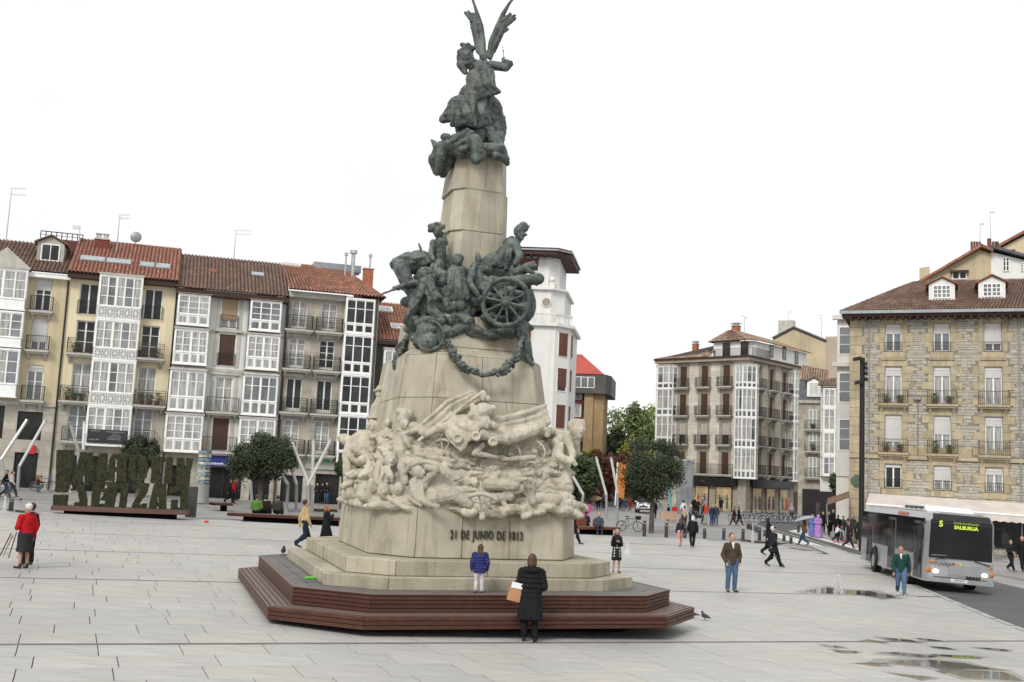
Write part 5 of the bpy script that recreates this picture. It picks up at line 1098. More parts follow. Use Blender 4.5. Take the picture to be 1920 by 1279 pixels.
s, z = Fb.px(1024.5, 567, .85); mb = MB(); mb.tube([(s, .86, z), (s, .8, z)], .42, 20); mb.build('round_window', M_PIL, Fb.root); mb = MB(); mb.ring((s, .82, z), .42, .05, (0,1,0)); mb.build('round_frame', M_BRICKW, Fb.root)
mb = MB()
for k in range(26): x = -6+k*.22; mb.tube([(x, -.15, zb[1]), (x, -.15, zb[1]+.4), (x, -.15, zb[1]+.8)], [.05, .09, .05], 6)
mb.box(-6.2, -.25, zb[1]+.8, .1, -.05, zb[1]+.92)
for k in range(8): x = .1+k*.19; mb.tube([(x, x+.0, zb[1]), (x, x, zb[1]+.8)], .06, 6)
mb.obox((.72, .72, zb[1]+.86), (.75, .75, 0), (.07, -.07, 0), (0, 0, .06)); mb.build('balustrade', M_BRICKW, Fb.root)
s, z = Fb.px(1036, 520, .8); mb = MB(); mb.box(s-.25, .7, zb[3], s+.25, 1.1, zb[3]+.5); mb.sph((s, .9, zb[3]+.8), .3); mb.build('stone_urn', M_BRICKW, Fb.root)
# --- modern tan brick block with red roof
G = Bld('tan_brick_block', 98, 0, 0, 'tan brick apartment block with dark top storey and red metal roof', P=atY(1066, 800, 128)[:], z=0)
sa, sb, sc2, sd = G.px(1060, 800)[0], G.px(1094, 800)[0], G.px(1130, 800)[0], G.px(1146, 800)[0]; zt, zm, zlo = zz(G, 1100, 702), zz(G, 1100, 738), zz(G, 1110, 848)
prism(G, [(sa-2, 1.0), (sb, 1.0), (sb, 8), (sa-2, 8)], -1, zm, M_GLASS, 'glazed_front'); prism(G, [(sb, 0), (sc2-1.2, 0), (sc2-1.2, 8), (sb, 8)], zlo, zm, M_TANB, 'wall'); prism(G, [(sc2-1.2, .3), (sc2, .5), (sc2+.1, 8), (sc2-1.2, 8)], zlo-.2, zm, M_TANB, 'side_wall'); prism(G, [(sb, 1.2), (sc2-1, 1.2), (sc2-1, 7), (sb, 7)], -1, zlo, M_CLAD, 'recessed_base')
prism(G, [(sa-2, -.5), (sc2+.2, -.5), (sd-.2, 1.5), (sd, 9), (sa-2, 9)], zm, zt, M_CLAD, 'top_storey'); s, z = G.px(1089, 727, -.5)
window(G, s, z, 3.2, 1.3, 1, 4, glass=M_GLASSL, inset=-.55)
for v in (750, 782, 820, 850):
    zf = zz(G, 1080, v, 1); fill(G, M_SHUT, sa-2, .8, zf-.45, sb, .99, zf, 'spandrel'); window(G, sb-1.7, zf+.05, 2.6, 1.5, 1, 3, glass=M_GLASSC, inset=.9)
mb = MB(); z2 = zz(G, 1075, 664, 4); mb.add([(sa-3, -.6, zt), (G.px(1133, 703, -.5)[0], -.6, zt), (sc2, 9, zt), (sa-3, 9, zt), (sa-3, 4, z2), (sa+1.3, 4, z2)], [(0,1,5,4),(1,2,5),(2,3,4,5),(0,4,3)]); mb.build('roof', M_RROOF, G.root)
s, z = G.px(1089, 676, 4); fill(G, M_CHIM, s-.3, 3.6, z-.8, s+.3, 4.2, z+.6, 'chimney')
# --- long cream corner house with two fronts
H = Bld('cream_corner_house', 132.4, 0, 0, 'cream stone corner house with rows of dark balconies and white glazed bays', P=(27.2, 124.5), z=0)
H2 = Matrix.Rotation(R(90), 4, 'Z')
sL = H.px(1236, 700)[0]; sR2 = H.px(1515, 700, F=H2)[0]
ze = (zz(H, 1390, 672)+zz(H, 1240, 682))/2; zbs = zz(H, 1340, 893)
cols = [sum(H.px(u, 780)[0] for u in us)/len(us) for us in ((1280, 1279), (1320, 1319), (1361, 1360))]
def hz(u, v, F=None): return H.px(u, v, 0, F)[1]
rowsz = [sum(hz(u, v) for u, v in r)/3 for r in (((1280, 725), (1320, 727), (1361, 726)), ((1279, 779), (1319, 780), (1361, 779)), ((1278, 833), (1318, 834), (1360, 833)), ((1277, 887), (1317, 890), (1359, 888)))]
wh = 2.55; hol = [HB(c, z, .95, wh) for c in cols for z in rowsz]
wall(H, sL, 0, zbs, ze, hol, M_CREAM)
def hwin(c, z, i, F=None):
    window(H, c, z, .95, wh, 2, 2, fm=M_BROWN, glass=M_GLASS, blind=(.98, .96, .55, .95)[i], bm=M_BROWN if i != 2 else M_TRIM, inset=.15, F=F)
    for sg in (-1, 1): fill(H, M_PIL, c+sg*.66-.14, -.06, z-.2, c+sg*.66+.14, 0, z+wh+.1, 'window_surround', F)
    fill(H, M_PIL, c-.85, -.1, z+wh+.1, c+.85, 0, z+wh+.38, 'lintel', F)
for c in cols:
    for i, z in enumerate(rowsz): hwin(c, z, i); (balcony(H, c, z, 1.9, .6, 1.1) if i < 3 else None)
balcony(H, (cols[0]+cols[2])/2-.3, rowsz[3], cols[2]-cols[0]+3.4, .7, 1.15)
# right front
H.F = H2; c2 = [sum(H.px(u, v)[0] for u, v in p)/len(p) for p in (((1421.5, 710), (1420, 760)), ((1447, 715), (1446, 770)), ((1471.5, 720), (1470.5, 775)))]
r2z = [sum(hz(u, v, H2) for u, v in r)/3 for r in (((1421, 729), (1447, 732), (1471, 736)), ((1421, 782), (1446, 785), (1470, 788)), ((1420, 836), (1446, 839), (1470, 841)), ((1420, 889), (1446, 892), (1470, 894)))]
c2[0] += .15
wall(H, 0, sR2, zbs, ze, [HB(c, z, .95, wh) for c in c2 for z in r2z], M_CREAM)
for c in c2:
    for i, z in enumerate(r2z): hwin(c, z, i, H2); balcony(H, c, z, 1.8, .6, 1.1, F=H2)
bl, br = H.px(1488, 740, -.7)[0], H.px(1514, 740, -.7)[0]; zv = lambda v: zz(H, 1500, v, -.7)
bay(H, bl, min(br, sR2+.2), list(zip([zv(v) for v in (904, 843, 792, 744)], [zv(v) for v in (843, 792, 744, 697)])), .7, .35, .8, 2, .28, 'panes', 'flat', F=H2)
H.F = Matrix.Identity(4)
# corner bay: splayed round the corner
FC = Matrix.Rotation(R(45), 4, 'Z'); zv = lambda v: zz(H, 1397, v)
bay(H, -1.35, 1.35, list(zip([zv(v)-.3 for v in (893, 836, 780, 725)], [zv(v)-.3 for v in (835, 779, 724, 681)])), 1.0, .55, .62, 2, .27, 'panes', 'flat', F=FC)
bl, br = H.px(1233, 750, -.5)[0]-.6, H.px(1265, 750, -.5)[0]; zv = lambda v: zz(H, 1250, v, -.5)
bay(H, bl, br, list(zip([zv(v) for v in (893, 835, 780, 730)], [zv(v) for v in (834, 779, 729, 686)])), .8, .7, .7, 2, .27, 'panes', 'flat')
prism(H, [(sL-.3, -.55), (.55, -.55), (.55, sR2+.3), (0, sR2+.3), (0, 0.3), (sL-.3, .3)], ze-.15, ze+.2, M_PIL, 'cornice'); prism(H, [(sL-.4, -.7), (.7, -.7), (.7, sR2+.3), (0, sR2+.3), (0, .3), (sL-.4, .3)], ze+.2, ze+.38, M_EAVE, 'gutter')
prism(H, [(sL, .4), (-.4, .4), (-.4, sR2), (-9, sR2), (-9, 9), (sL, 9)], -2, ze+.1, M_CREAM, 'core')
# attic and roofs
za = zz(H, 1380, 640, 1.2); ax0 = H.px(1338, 660, 1.2)[0]; prism(H, [(ax0, 1.2), (-.9, 1.2), (.0-.1, 2.0), (-.1, sR2-.2), (-6, sR2-.2), (-6, 6), (ax0, 6)], ze+.3, za, M_BRICKW, 'attic_storey')
for u in (1362, 1396): s, z = H.px(u, 668, 1.18); window(H, s, z, 1.0, min(2.0, za-z-.1), 3, 2, fm=M_BROWN, glass=M_GLASS, inset=1.1)
for u, v in ((1446, 670), (1470, 674), (1493, 682)): s, z = H.px(u, v, .1, H2); window(H, s, z, .8, 1.5, 2, 1, fm=M_BROWN, glass=M_GLASSL, inset=.03, F=H2)
balcony(H, (ax0-.8)/2, ze+.35, -ax0-.6, .7, 1.0, slab=False, F=T3(0, 1.0, 0)); balcony(H, 2.2, ze+.35, 4.2, .5, 1.0, slab=False, F=H2)
ap = zz(H, 1378, 618, 4.5); sp = H.px(1371, 618, 4.5)[0]
tiles(H, (ax0-.5, .7, za), (-.4, .7, za), (sp, 4.5, ap), (sp-.1, 4.5, ap), T_TAN); tiles(H, (-.4, .7, za), (.4, 2.0, za), (sp+.1, 4.5, ap), (sp, 4.5, ap), T_TAN); tiles(H, (.4, 2.0, za), (.4, sR2+.2, za-.0), (sp+.6, sR2, ap-.3), (sp, 4.5, ap), T_TAN, name='long_roof'); tiles(H, (ax0-.5, 6.5, za), (ax0-.5, .7, za), (sp, 4.5, ap), (sp, 4.6, ap), T_TAN)
zl2 = zz(H, 1336, 645, 3.2); tiles(H, (sL-.4, -.6, ze+.35), (ax0+.3, -.6, ze+.35), (ax0+.3, 3.2, zl2), (sL+2.5, 5, zl2-.6), T_TAN, name='lower_roof')
def chim(B, u, v, y, w, h, m, F=None, cap=M_METAL):
    s, z = B.px(u, v, y, F); mb = MB(); mb.box(s-w/2, y-w*.4, z-1.5, s+w/2, y+w*.4, z+h); c = mb.build('chimney', m, B.root, F if F is not None else B.F); mb = MB(); mb.box(s-w*.6, y-w*.5, z+h, s+w*.6, y+w*.5, z+h+.1); mb.box(s-w*.35, y-w*.3, z+h+.1, s+w*.35, y+w*.3, z+h+.3); mb.box(s-w*.65, y-w*.55, z+h+.3, s+w*.65, y+w*.55, z+h+.38); mb.build('chimney_cap', cap, c)
chim(H, 1380, 618, 4.5, .85, .4, M_CHIM); chim(H, 1304, 655, 3.6, .65, .6, M_CHIM)
# shopfronts on both fronts
def shop(B, F, a, b, zt, wins, z0=.2):
    fill(B, M_BLKSH, a, -.5, zt-.9, b, -.02, zt, 'shop_fascia', F); fill(B, M_PIL, a, -.02, -1, b, .1, zt-.9, 'shop_wall', F)
    for (p, q, m) in wins:
        f = fill(B, M_BLKSH, p-.12, -.10, z0, q+.12, -.03, zt-.9, 'shop_window_frame', F); mb = MB(); mb.box(p, -.12, z0+.12, q, -.105, zt-1.02); mb.build('pane', m, f)
        for k in range(2 if q-p > 1.5 else 1):
            x = p+(q-p)*(k+.5)/(2 if q-p > 1.5 else 1); zg = z0+.5; mb = MB(); cm_ = rnd.choice(('navy_coat', 'red_dress', 'teal_dress')); mb.loft([(x, -.2, zg, .13, .08), (x, -.2, zg+.5, .16, .1), (x, -.2, zg+.85, .11, .07), (x, -.2, zg+1.15, .17, .08), (x, -.2, zg+1.3, .06, .05)], 8); mb.sph((x, -.2, zg+1.43), .09); mb.build('mannequin', MATS[cm_], f)
mat('navy_coat', (.03, .05, .16), .8); mat('red_dress', (.35, .05, .04), .8); mat('teal_dress', (.05, .12, .14), .8)
zs = zz(H, 1340, 896); X = lambda u: H.px(u, 930)[0]; X2 = lambda u: H.px(u, 930, 0, H2)[0]
shop(H, H.F, X(1278), X(1384), zs, [(X(1281), X(1287), M_WARM), (X(1305), X(1328), M_WARM), (X(1344), X(1372), M_WARM)], .3); shop(H, H2, X2(1404), X2(1482), zs, [(X2(1410), X2(1426), M_WARM), (X2(1436), X2(1451), M_WARM), (X2(1461), X2(1476), M_WARM)], .3)
mat('grey_sign_letter', (.11, .11, .11), .5); print_lines(H.root, MATS['grey_sign_letter'], [(X(1319), X(1324), zs-.5, .22, -.51)]); print_lines(H.root, MATS['grey_sign_letter'], [(X2(1441), X2(1454), zs-.6, .36, -.51)], H2)
prism(H, [(-.9, -.12), (.12, -.12), (.12, .9), (-.9, .9)], -1, zbs+.1, mat('corner_ashlar', (.38, .345, .28), .85, .1, 1, .2, kind='brick', hole=(2, .42, .02)), 'corner_pier')
fill(H, M_CREAM, sL, -.015, -1, X(1278), .3, zbs, 'shop_wall')
fill(H, M_PIL, X2(1482), -.02, -1, sR2, .3, zbs, 'side_door_wall', H2); fill(H, M_BROWN, X2(1488), -.06, 0, X2(1499), -.03, 3.0, 'street_door', H2)
# --- high beige gable behind it
I_ = Bld('beige_gable_building', 112, 0, 0, 'tall stained beige gable wall with pale chimney behind the cream corner house', P=atY(1450, 700, 150)[:], z=0)
s0, s1, sm = I_.px(1448, 690)[0], I_.px(1572, 690)[0], I_.px(1488, 615)[0]; g = [I_.px(u, v) for u, v in ((1450, 636), (1488, 615), (1548, 641), (1548, 632), (1572, 631))]
mb = MB(); pts = [(s0, 0), (g[0][0], g[0][1]), (g[1][0], g[1][1]), (g[2][0], g[2][1]), (g[2][0], 0)]
n = len(pts); mb.add([(x, 0, z) for x, z in pts]+[(x, 8, z) for x, z in pts], [tuple(range(n)), tuple(range(n, 2*n))[::-1]]+[(i, n+i, n+(i+1)%n, (i+1)%n) for i in range(n)]); mb.build('wall', M_BEIGE, I_.root)
fill(I_, mat('pinkish_render', (.42, .35, .28), .85, .06, .5), g[2][0], .02, 0, s1+3, 8, g[4][1], 'side_wing')
mb = MB()
for a, b in ((g[0], g[1]), (g[1], g[2])): mb.tube([(a[0]-.1, -.1, a[1]+.1), (b[0]+.1, -.1, b[1]+.1)], .2, 4)
mb.build('verge', M_SLATE, I_.root); s, z = I_.px(1475, 607, 3); fill(I_, M_TRIM, s-1.1, 2.5, z-3, s+1.1, 4, z+.4, 'chimney')
# --- narrow stone house with mansard and glazed white neighbour
J = Bld('narrow_stone_house', 108, 0, 0, 'narrow brown stone house with slate mansard dormer', P=atY(1514, 850, 122)[:], z=0)
sw = J.px(1541, 800)[0]; z1 = zz(J, 1525, 752); wall(J, -1, sw, -1, z1, [], M_ASH); block(J, -1, sw, -1, z1, 6, M_ASH); fill(J, M_TRIM, -1, -.3, z1-.25, sw, 0, z1+.05, 'cornice')
mb = MB(); z2 = zz(J, 1525, 712); mb.add([(-1,-.1,z1),(sw,-.1,z1),(sw,1.2,z2),(-1,1.2,z2)], [(0,1,2,3)]); mb.build('mansard_roof', M_SLATE, J.root); tiles(J, (-1, 1.2, z2), (sw+.5, 1.2, z2), (sw+.5, 5, z2+1.6), (-1, 5, z2+2.2), T_TAN); s, z = J.px(1526, 744, 0); dormer(J, s, z, -.05, 1.5, 1.7, 1.4, M_SLATE, M_WHITE, 1, 1, M_BLIND)
for v in (805, 846, 895): s, z = J.px(1524, v); window(J, s, z, .9, 2.2, 2, 2, glass=M_GLASSC, inset=-.05); balcony(J, s, z, 1.7, .6, 1.0, pots=1 if v < 890 else 0)
fill(J, M_BLKSH, -.5, -.2, 0, sw, -.02, 3.4, 'shop_front')
K = Bld('glazed_front_house', 108, 0, 0, 'white house front made up of tall narrow glazed bays', P=atY(1538, 850, 118)[:], z=0)
sw = K.px(1575, 800)[0]; zt = zz(K, 1550, 725); wall(K, 0, sw, -1, zt, [], M_PALE); block(K, 0, sw, -1, zt, 6, M_PALE); zv = lambda v: zz(K, 1552, v, -.6)
bay(K, .05, sw-.2, list(zip([zv(v) for v in (893, 855, 810, 765)], [zv(v) for v in (855, 810, 765, 728)])), .7, .3, .5, 2, .1, 'plain', 'none'); tiles(K, (-.3, -.9, zt), (sw+.2, -.9, zt), (sw+.2, 3, zt+1.4), (-.3, 3, zt+1.0), T_TAN); fill(K, M_BLKSH, 0, -.3, 0, sw, -.02, 3.2, 'shop_front')
# --- pale stone house at the corner of the side street
Lb = Bld('pale_stone_house', 112, 0, 0, 'narrow slice of pale stone house with tall windows beside the golden stone building', P=atY(1568, 850, 88)[:], z=0)
sw = Lb.px(1597, 800)[0]+.5; zt = zz(Lb, 1580, 594); wall(Lb, 0, sw, zz(Lb, 1580, 893), zt, [], M_PALE); block(Lb, 0, sw, zz(Lb, 1580, 893), zt, 5, M_PALE)
for v in (592, 680): z = zz(Lb, 1578, v); fill(Lb, M_PALE, -.35, -.45, z-.35, sw, 0, z, 'cornice')
for v0, v1 in ((665, 612), (755, 698), (845, 785)): s, z = Lb.px(1582, v0); window(Lb, s+.1, z, 1.0, zz(Lb, 1582, v1)-z, 3, 1, glass=M_GLASSL, inset=-.05)
fill(Lb, M_PALE, 0, .1, -1, sw, 5, zz(Lb, 1580, 893), 'recessed_ground_floor')
# --- golden stone building on the right
Mb = Bld('golden_stone_building', 112, 0, 0, 'golden sandstone and grey rubble building with iron balconies and two white dormers', P=atY(1592, 900, 79)[:], z=0)
sw = Mb.px(1990, 800)[0]; ze = (zz(Mb, 1600, 600)+zz(Mb, 1880, 592))/2; zstr = (zz(Mb, 1620, 856)+zz(Mb, 1900, 864))/2; zaw = zz(Mb, 1750, 945)
cs = [sum(Mb.px(u, v)[0] for v in (640, 720, 810, 890))/4 for u in (1675, 1766.5, 1863)]; cs.append(2*cs[2]-cs[1])
rz = [(sum(zz(Mb, u, v) for u, v in r)/3, h) for r, h in ((((1675, 659), (1767, 659), (1863, 657)), 1.95), (((1675, 757), (1767, 758), (1863, 760)), 2.65), (((1675, 848), (1767, 851), (1863, 855)), 2.65), (((1675, 914), (1767, 919), (1863, 923)), 1.65))]
hol = [HB(c, z, 1.12, h) for c in cs for z, h in rz]; gf = [(1.6, 4.2, -.2, zaw-.5), (5.0, 8.6, -.2, zaw-.5), (9.2, 12.4, -.2, zaw-.5)]
wall(Mb, 0, sw, -1.2, ze, hol+gf, M_RUBM); block(Mb, 0, sw, -1.2, ze, 12, M_RUBM)
for i, (a, b, c, d) in enumerate(gf): window(Mb, (a+b)/2, c, b-a, d-c, 2, 3, fm=M_BROWN, glass=M_DARKSHOP)
q = random.Random(4); taken = []
def quoin(s0, s1, z0, z1):
    mb = MB(); e = .012; mb.box(s0+e, -.035-q.uniform(0, .01), z0+e, s1-e, .0, z1-e); mb.build('quoin_stone', M_GOLD, Mb.root); taken.append((s0, s1, z0, z1))
for c in cs:
    for i, (z, h) in enumerate(rz):
        nb = 5 if h > 2 else 3; bh = (h+.1)/nb
        for k in range(nb):
            for sg in (-1, 1):
                w = .78 if k % 2 == (0 if nb == 5 else 1) else .36; a = c+sg*.57; quoin(min(a, a+sg*w), max(a, a+sg*w), z-.05+k*bh, z-.05+(k+1)*bh)
        quoin(c-.95, c+.95, z+h+.04, z+h+.5); fill(Mb, M_GOLD, c-.85, -.14, z+h+.5, c+.85, 0, z+h+.62, 'window_cornice'); taken.append((c-.85, c+.85, z+h+.5, z+h+.64))
        quoin(c-.78, c+.78, z-.5, z-.06)
nk = 26
for k in range(nk): a = -1.2+(ze+1.2)*k/nk; quoin(.0, 1.15 if k % 2 else .85, a, a+(ze+1.2)/nk)
x = 1.2
while x < sw: w = q.uniform(.8, 1.2); quoin(x, min(sw, x+w), zstr+.15, zstr+.75) if not any(t[0] < x+w/2 < t[1] and t[2] < zstr+.45 < t[3] for t in taken) else None; x += w
fill(Mb, M_GOLD, -.05, -.16, zstr-.12, sw, 0, zstr+.14, 'string_course'); taken.append((-.1, sw, zstr-.12, zstr+.14))
mb = MB(); z = -1.15
while z < ze-.1:
    hgt = q.uniform(.12, .26); x = 1.0
    while x < sw:
        w = q.uniform(.2, .62); hh = hgt*q.uniform(.8, 1); cx, cz = x+w/2, z+hgt/2
        if not any(t[0]-.04 < cx < t[1]+.04 and t[2]-.03 < cz < t[3]+.03 for t in taken) and not any(t[0]-w/2 < cx < t[1]+w/2 and t[2]-.08 < cz < t[3]+.08 for t in hol+gf):
            p = -.01-q.uniform(0, .025); e = .014; a, b, c, d = x+e, x+w-e, z+e, z+hh-e; j = [q.uniform(-.012, .012) for _ in range(8)]
            mb.add([(a+j[0],p,c+j[1]),(b+j[2],p,c+j[3]),(b+j[4],p,d+j[5]),(a+j[6],p,d+j[7]),(a-.01,.0,c-.01),(b+.01,.0,c-.01),(b+.01,.0,d+.01),(a-.01,.0,d+.01)], [(0,1,2,3),(1,0,4,5),(2,1,5,6),(3,2,6,7),(0,3,7,4)])
        x += w
    z += hgt
tag(mb.build('rubble_stones', M_RUBS, Mb.root), kind='stuff')
bl_ = {(0,0): .35, (1,0): .35, (2,0): .75, (0,1): .25, (1,1): .25, (2,1): .28, (0,2): .72, (1,2): .5, (2,2): .25, (0,3): .08, (1,3): .6, (2,3): .3}
for ci, c in enumerate(cs):
    for i, (z, h) in enumerate(rz):
        window(Mb, c, z, 1.12, h, 1, 2, glass=(M_GLASSL, M_GLASSC, M_GLASSC, M_GLASSC)[i] if (ci, i) != (0, 3) else M_GLASS, blind=bl_.get((ci, i), .4), inset=.16, solid=.0)
        if i in (1, 2): balcony(Mb, c, z-.02, 1.95, .42, .95, m=M_RUSTIRON, slab=True, sm=M_GOLD, pots=2 if ci < 2 else 0)
        else: balcony(Mb, c, z, 1.14, .1, .62 if i == 0 else .6, slab=False)
zg = ze+.28; fill(Mb, M_EAVE, -.5, -1.0, ze+.02, sw, .3, ze+.2, 'eave_boarding'); fill(Mb, M_GUT, -.65, -1.2, ze+.2, sw, -.95, ze+.42, 'gutter')
for k in range(34): fill(Mb, M_EAVE, .1+k*.5, -.95, ze-.16, .24+k*.5, .0, ze+.02, 'rafter')
pipe(Mb, Mb.px(1629, 700, -.15)[0], -.5, ze+.2, M_GUT); pipe(Mb, Mb.px(1912, 700, -.15)[0], -.5, ze+.2, M_GUT); pipe(Mb, Mb.px(1721, 800, -.1)[0], zstr, zz(Mb, 1721, 752), M_RUSTIRON, 'cable', r=.02)
s, z = Mb.px(1720, 748, -.15); fill(Mb, M_GUT, s-.22, -.3, z-.05, s+.22, -.02, z+.1, 'wall_lamp')
zr = zz(Mb, 1850, 525, 4.0); p = Mb.px(1722, 543, 4.0); RM = RoofPlane(Mb, (0, -1.1, zg+.1), (1, -1.1, zg+.1), (0, 4.0, zr))
tiles(Mb, (-.6, -1.1, zg+.1), (sw, -1.1, zg+.1), (sw, 4.0, zr), (4.3, 4.0, zr-.05), T_BROWN, .24); tiles(Mb, (-.6, 9, zg+.1), (-.6, -1.1, zg+.1), (4.3, 4.0, zr-.05), (4.3, 4.1, zr-.05), T_BROWN, name='hip_roof')
for u, v in ((1766, 564), (1860, 561)): pd = RM.at(u, v); dormer(Mb, pd.x, pd.z+.05, pd.y, 1.75, 1.15, 1.9, T_RUST, M_BRICKW, 3, 2, M_GLASSL)
# upper gabled house rising behind
N_ = Bld('upper_gabled_house', 112, 0, 0, 'upper house with ochre and white gable rising behind the tiled roof', P=atY(1724, 560, 88)[:], z=0)
def gp(u, v): s, z = N_.px(u, v); return (s, z)
def slab(B, pts, y0, y1, m, name):
    n = len(pts); mb = MB(); mb.add([(x, y0, z) for x, z in pts]+[(x, y1, z) for x, z in pts], [tuple(range(n)), tuple(range(n, 2*n))[::-1]]+[(i, n+i, n+(i+1)%n, (i+1)%n) for i in range(n)]); return mb.build(name, m, B.root)
slab(N_, [gp(1722, 640), gp(1722, 545), gp(1745, 518), gp(1838, 468), gp(1858, 476), gp(1858, 640)], 0, 8, M_BEIGE, 'wall'); slab(N_, [gp(1858, 640), gp(1858, 472), gp(1990, 505), gp(1990, 640)], .05, 8, M_BRICKW, 'white_wall')
slab(N_, [gp(1724, 560), gp(1724, 504), gp(1743, 501), gp(1743, 560)], -.3, .9, M_BEIGE, 'chimney')
for a, b, m in (((1718, 536), (1842, 464), T_RUST), ((1838, 464), (1862, 474), T_RUST), ((1855, 466), (1990, 502), M_SLATE)):
    p, r_ = gp(*a), gp(*b); slab(N_, [p, r_, (r_[0], r_[1]+.22), (p[0], p[1]+.22)], -.6, 8, m, 'roof')
for u0, v0, u1, v1, lv in ((1880, 483, 1893, 509, 2), (1913, 492, 1924, 509, 1)): s, z = gp((u0+u1)/2, v1); window(N_, s, z, gp(u1, v1)[0]-gp(u0, v1)[0], gp(u0, v0)[1]-z, 3, 2, glass=M_GLASS, inset=-.05)
s, z = gp(1799, 524); fill(N_, M_EAVE, s-.7, -.4, z+.55, s+.7, .0, z+.7, 'window_hood'); window(N_, s, z, 1.1, .6, 1, 2, glass=M_GLASS, inset=-.06); s, z = gp(1806, 534); fill(N_, M_WHITE, s-.3, -.12, z-.6, s+.3, -.02, z, 'meter_box')
for u in (1822, 1827, 1832, 1837, 1855, 1862, 1867, 1871): s, z = N_.px(u, 470, 1); mb = MB(); mb.tube([(s, 1, z-.3), (s, 1, z+(.75 if u != 1855 else 1.0))], .09 if u != 1855 else .16, 8); mb.build('chimney_pot', M_SHUT, N_.root)
O_ = Bld('far_cream_gable', 112, 0, 0, 'cream gable wall at the right edge behind the upper house', P=atY(1872, 560, 100)[:], z=0)
def gp2(u, v): s, z = O_.px(u, v); return (s, z)
slab(O_, [gp2(1868, 640), gp2(1868, 470), gp2(1990, 405), gp2(1990, 640)], 0, 6, M_YEL2, 'wall'); p, r_ = gp2(1862, 470), gp2(1990, 400); slab(O_, [p, r_, (r_[0], r_[1]+.25), (p[0], p[1]+.25)], -.5, 6, T_RUST, 'roof'); s, z = gp2(1898, 475); fill(O_, M_EAVE, s-.25, -.05, z, s+.25, -.01, z+.35, 'vent')
antenna((1837, 1838), 475, 420, 88, 'thin antenna with small discs beside the dark chimney pots', 1, 11, .3); antenna((1858, 1856), 470, 398, 92, 'thin tall antenna above the thick chimney pot', 1, 13, .4)
antenna((1396, 1396), 622, 593, 128, 'small antenna beside the brick chimney of the cream corner house', 2, 15, .4); antenna((1478, 1478), 612, 585, 150, 'small antenna above the pale chimney', 1, 17, .5); antenna((1540, 1540), 632, 592, 150, 'antenna on the beige gable building', 2, 19, .5)
# awning over the terrace
aw = empty('terrace_awning', Mb.M.translation, Mb.a, 'long cream fabric awning along the front of the golden stone building', 'awning'); M_AWN = mat('cream_awning_fabric', (.60, .54, .49), .8, .08, 1.2, kind='plaster', col2=(.5, .45, .42))
a0, b0 = Mb.px(1630, 925, -.1), Mb.px(1618, 945, -2.2); x1 = sw; zt_, zb_ = a0[1], b0[1]
mb = MB(); mb.add([(a0[0], -.1, zt_), (x1, -.1, zt_-.25), (x1, -2.2, zb_-.35), (b0[0]+.2, -2.2, zb_), (a0[0], -.1, zt_-.05), (x1, -.1, zt_-.3), (x1, -2.2, zb_-.4), (b0[0]+.2, -2.2, zb_-.05)], [(3,2,1,0), (4,5,6,7), (0,1,5,4), (1,2,6,5), (2,3,7,6), (3,0,4,7)]); mb.build('canopy', M_AWN, aw)
mb = MB(); n = 26
for i in range(n): xa, xb = b0[0]+.2+(x1-b0[0])*i/n, b0[0]+.2+(x1-b0[0])*(i+1)/n; dz = -.35*i/n; mb.add([(xa, -2.21, zb_+dz), (xb, -2.21, zb_+dz-.013), (xb, -2.23, zb_+dz-.45), ((xa+xb)/2, -2.23, zb_+dz-.52), (xa, -2.23, zb_+dz-.45)], [(0,1,2,3,4)])
mb.build('valance', M_AWN, aw); mb = MB(); mb.tube([(b0[0]+.2, -2.2, zb_), (x1, -2.2, zb_-.35)], .07, 8); mb.build('front_bar', M_WHITE, aw)
s2 = empty('side_awning', atY(1590, 930, 80), 0, 'brown sloping awning over the side street terrace', 'awning'); mb = MB(); o_ = s2.location; P_ = [atY(u, v, Y)-o_ for u, v, Y in ((1592, 921, 80), (1592, 932, 77), (1550, 946, 78), (1552, 934, 82))]; mb.add(P_+[p-Vector((0,0,.06)) for p in P_], [(0,1,2,3),(7,6,5,4),(0,4,5,1),(1,5,6,2),(2,6,7,3),(3,7,4,0)]); mb.build('canopy', mat('brown_awning_fabric', (.16, .09, .06), .8), s2)
mb = MB(); mb.tube([atY(1550, 946, 78)-o_, atY(1552, 985, 78)-o_], .04, 6); mb.build('post', M_METAL, s2)
# ------------------------------------------------------------------ hedge letters seen from behind
M_HEDGE = mat('box_hedge_leaf', (0.04, 0.045, 0.018), 0.85, 0.3, 5, kind='leaf', col2=(0.095, 0.085, 0.032))
M_HCORE = mat('hedge_core', (0.032, 0.034, 0.018), 0.95, 0.4, 6, 0.8, 25)
M_CORTEN = mat('brown_steel_base', (0.11, 0.06, 0.045), 0.7, 0.15, 1)
hp0, hp1 = gnd(97, 962), gnd(348, 976); hd = (hp1-hp0); hL = hd.length; ha = math.atan2(hd.y, hd.x); hz0 = min(hp0.z, hp1.z)-.02
hs = empty('hedge_sign', (hp0.x, hp0.y, hz0), ha, 'large green planted letters VITORIA-GASTEIZ seen from behind on a brown base', 'sign')
MB().box(-.05, -.1, .28, hL+.05, 1.5, .5).build('base', M_CORTEN, hs); MB().box(.5, .15, 0, hL-.5, 1.2, .28).build('plinth', M_BLACK, hs)
HF = hs.matrix_basis.inverted()
def hpx(u, v, y=.2): a = HF @ CP; d = HF.to_3x3() @ ray(u, v); q = a+d*((y-a.y)/d.y); return q.x, q.z
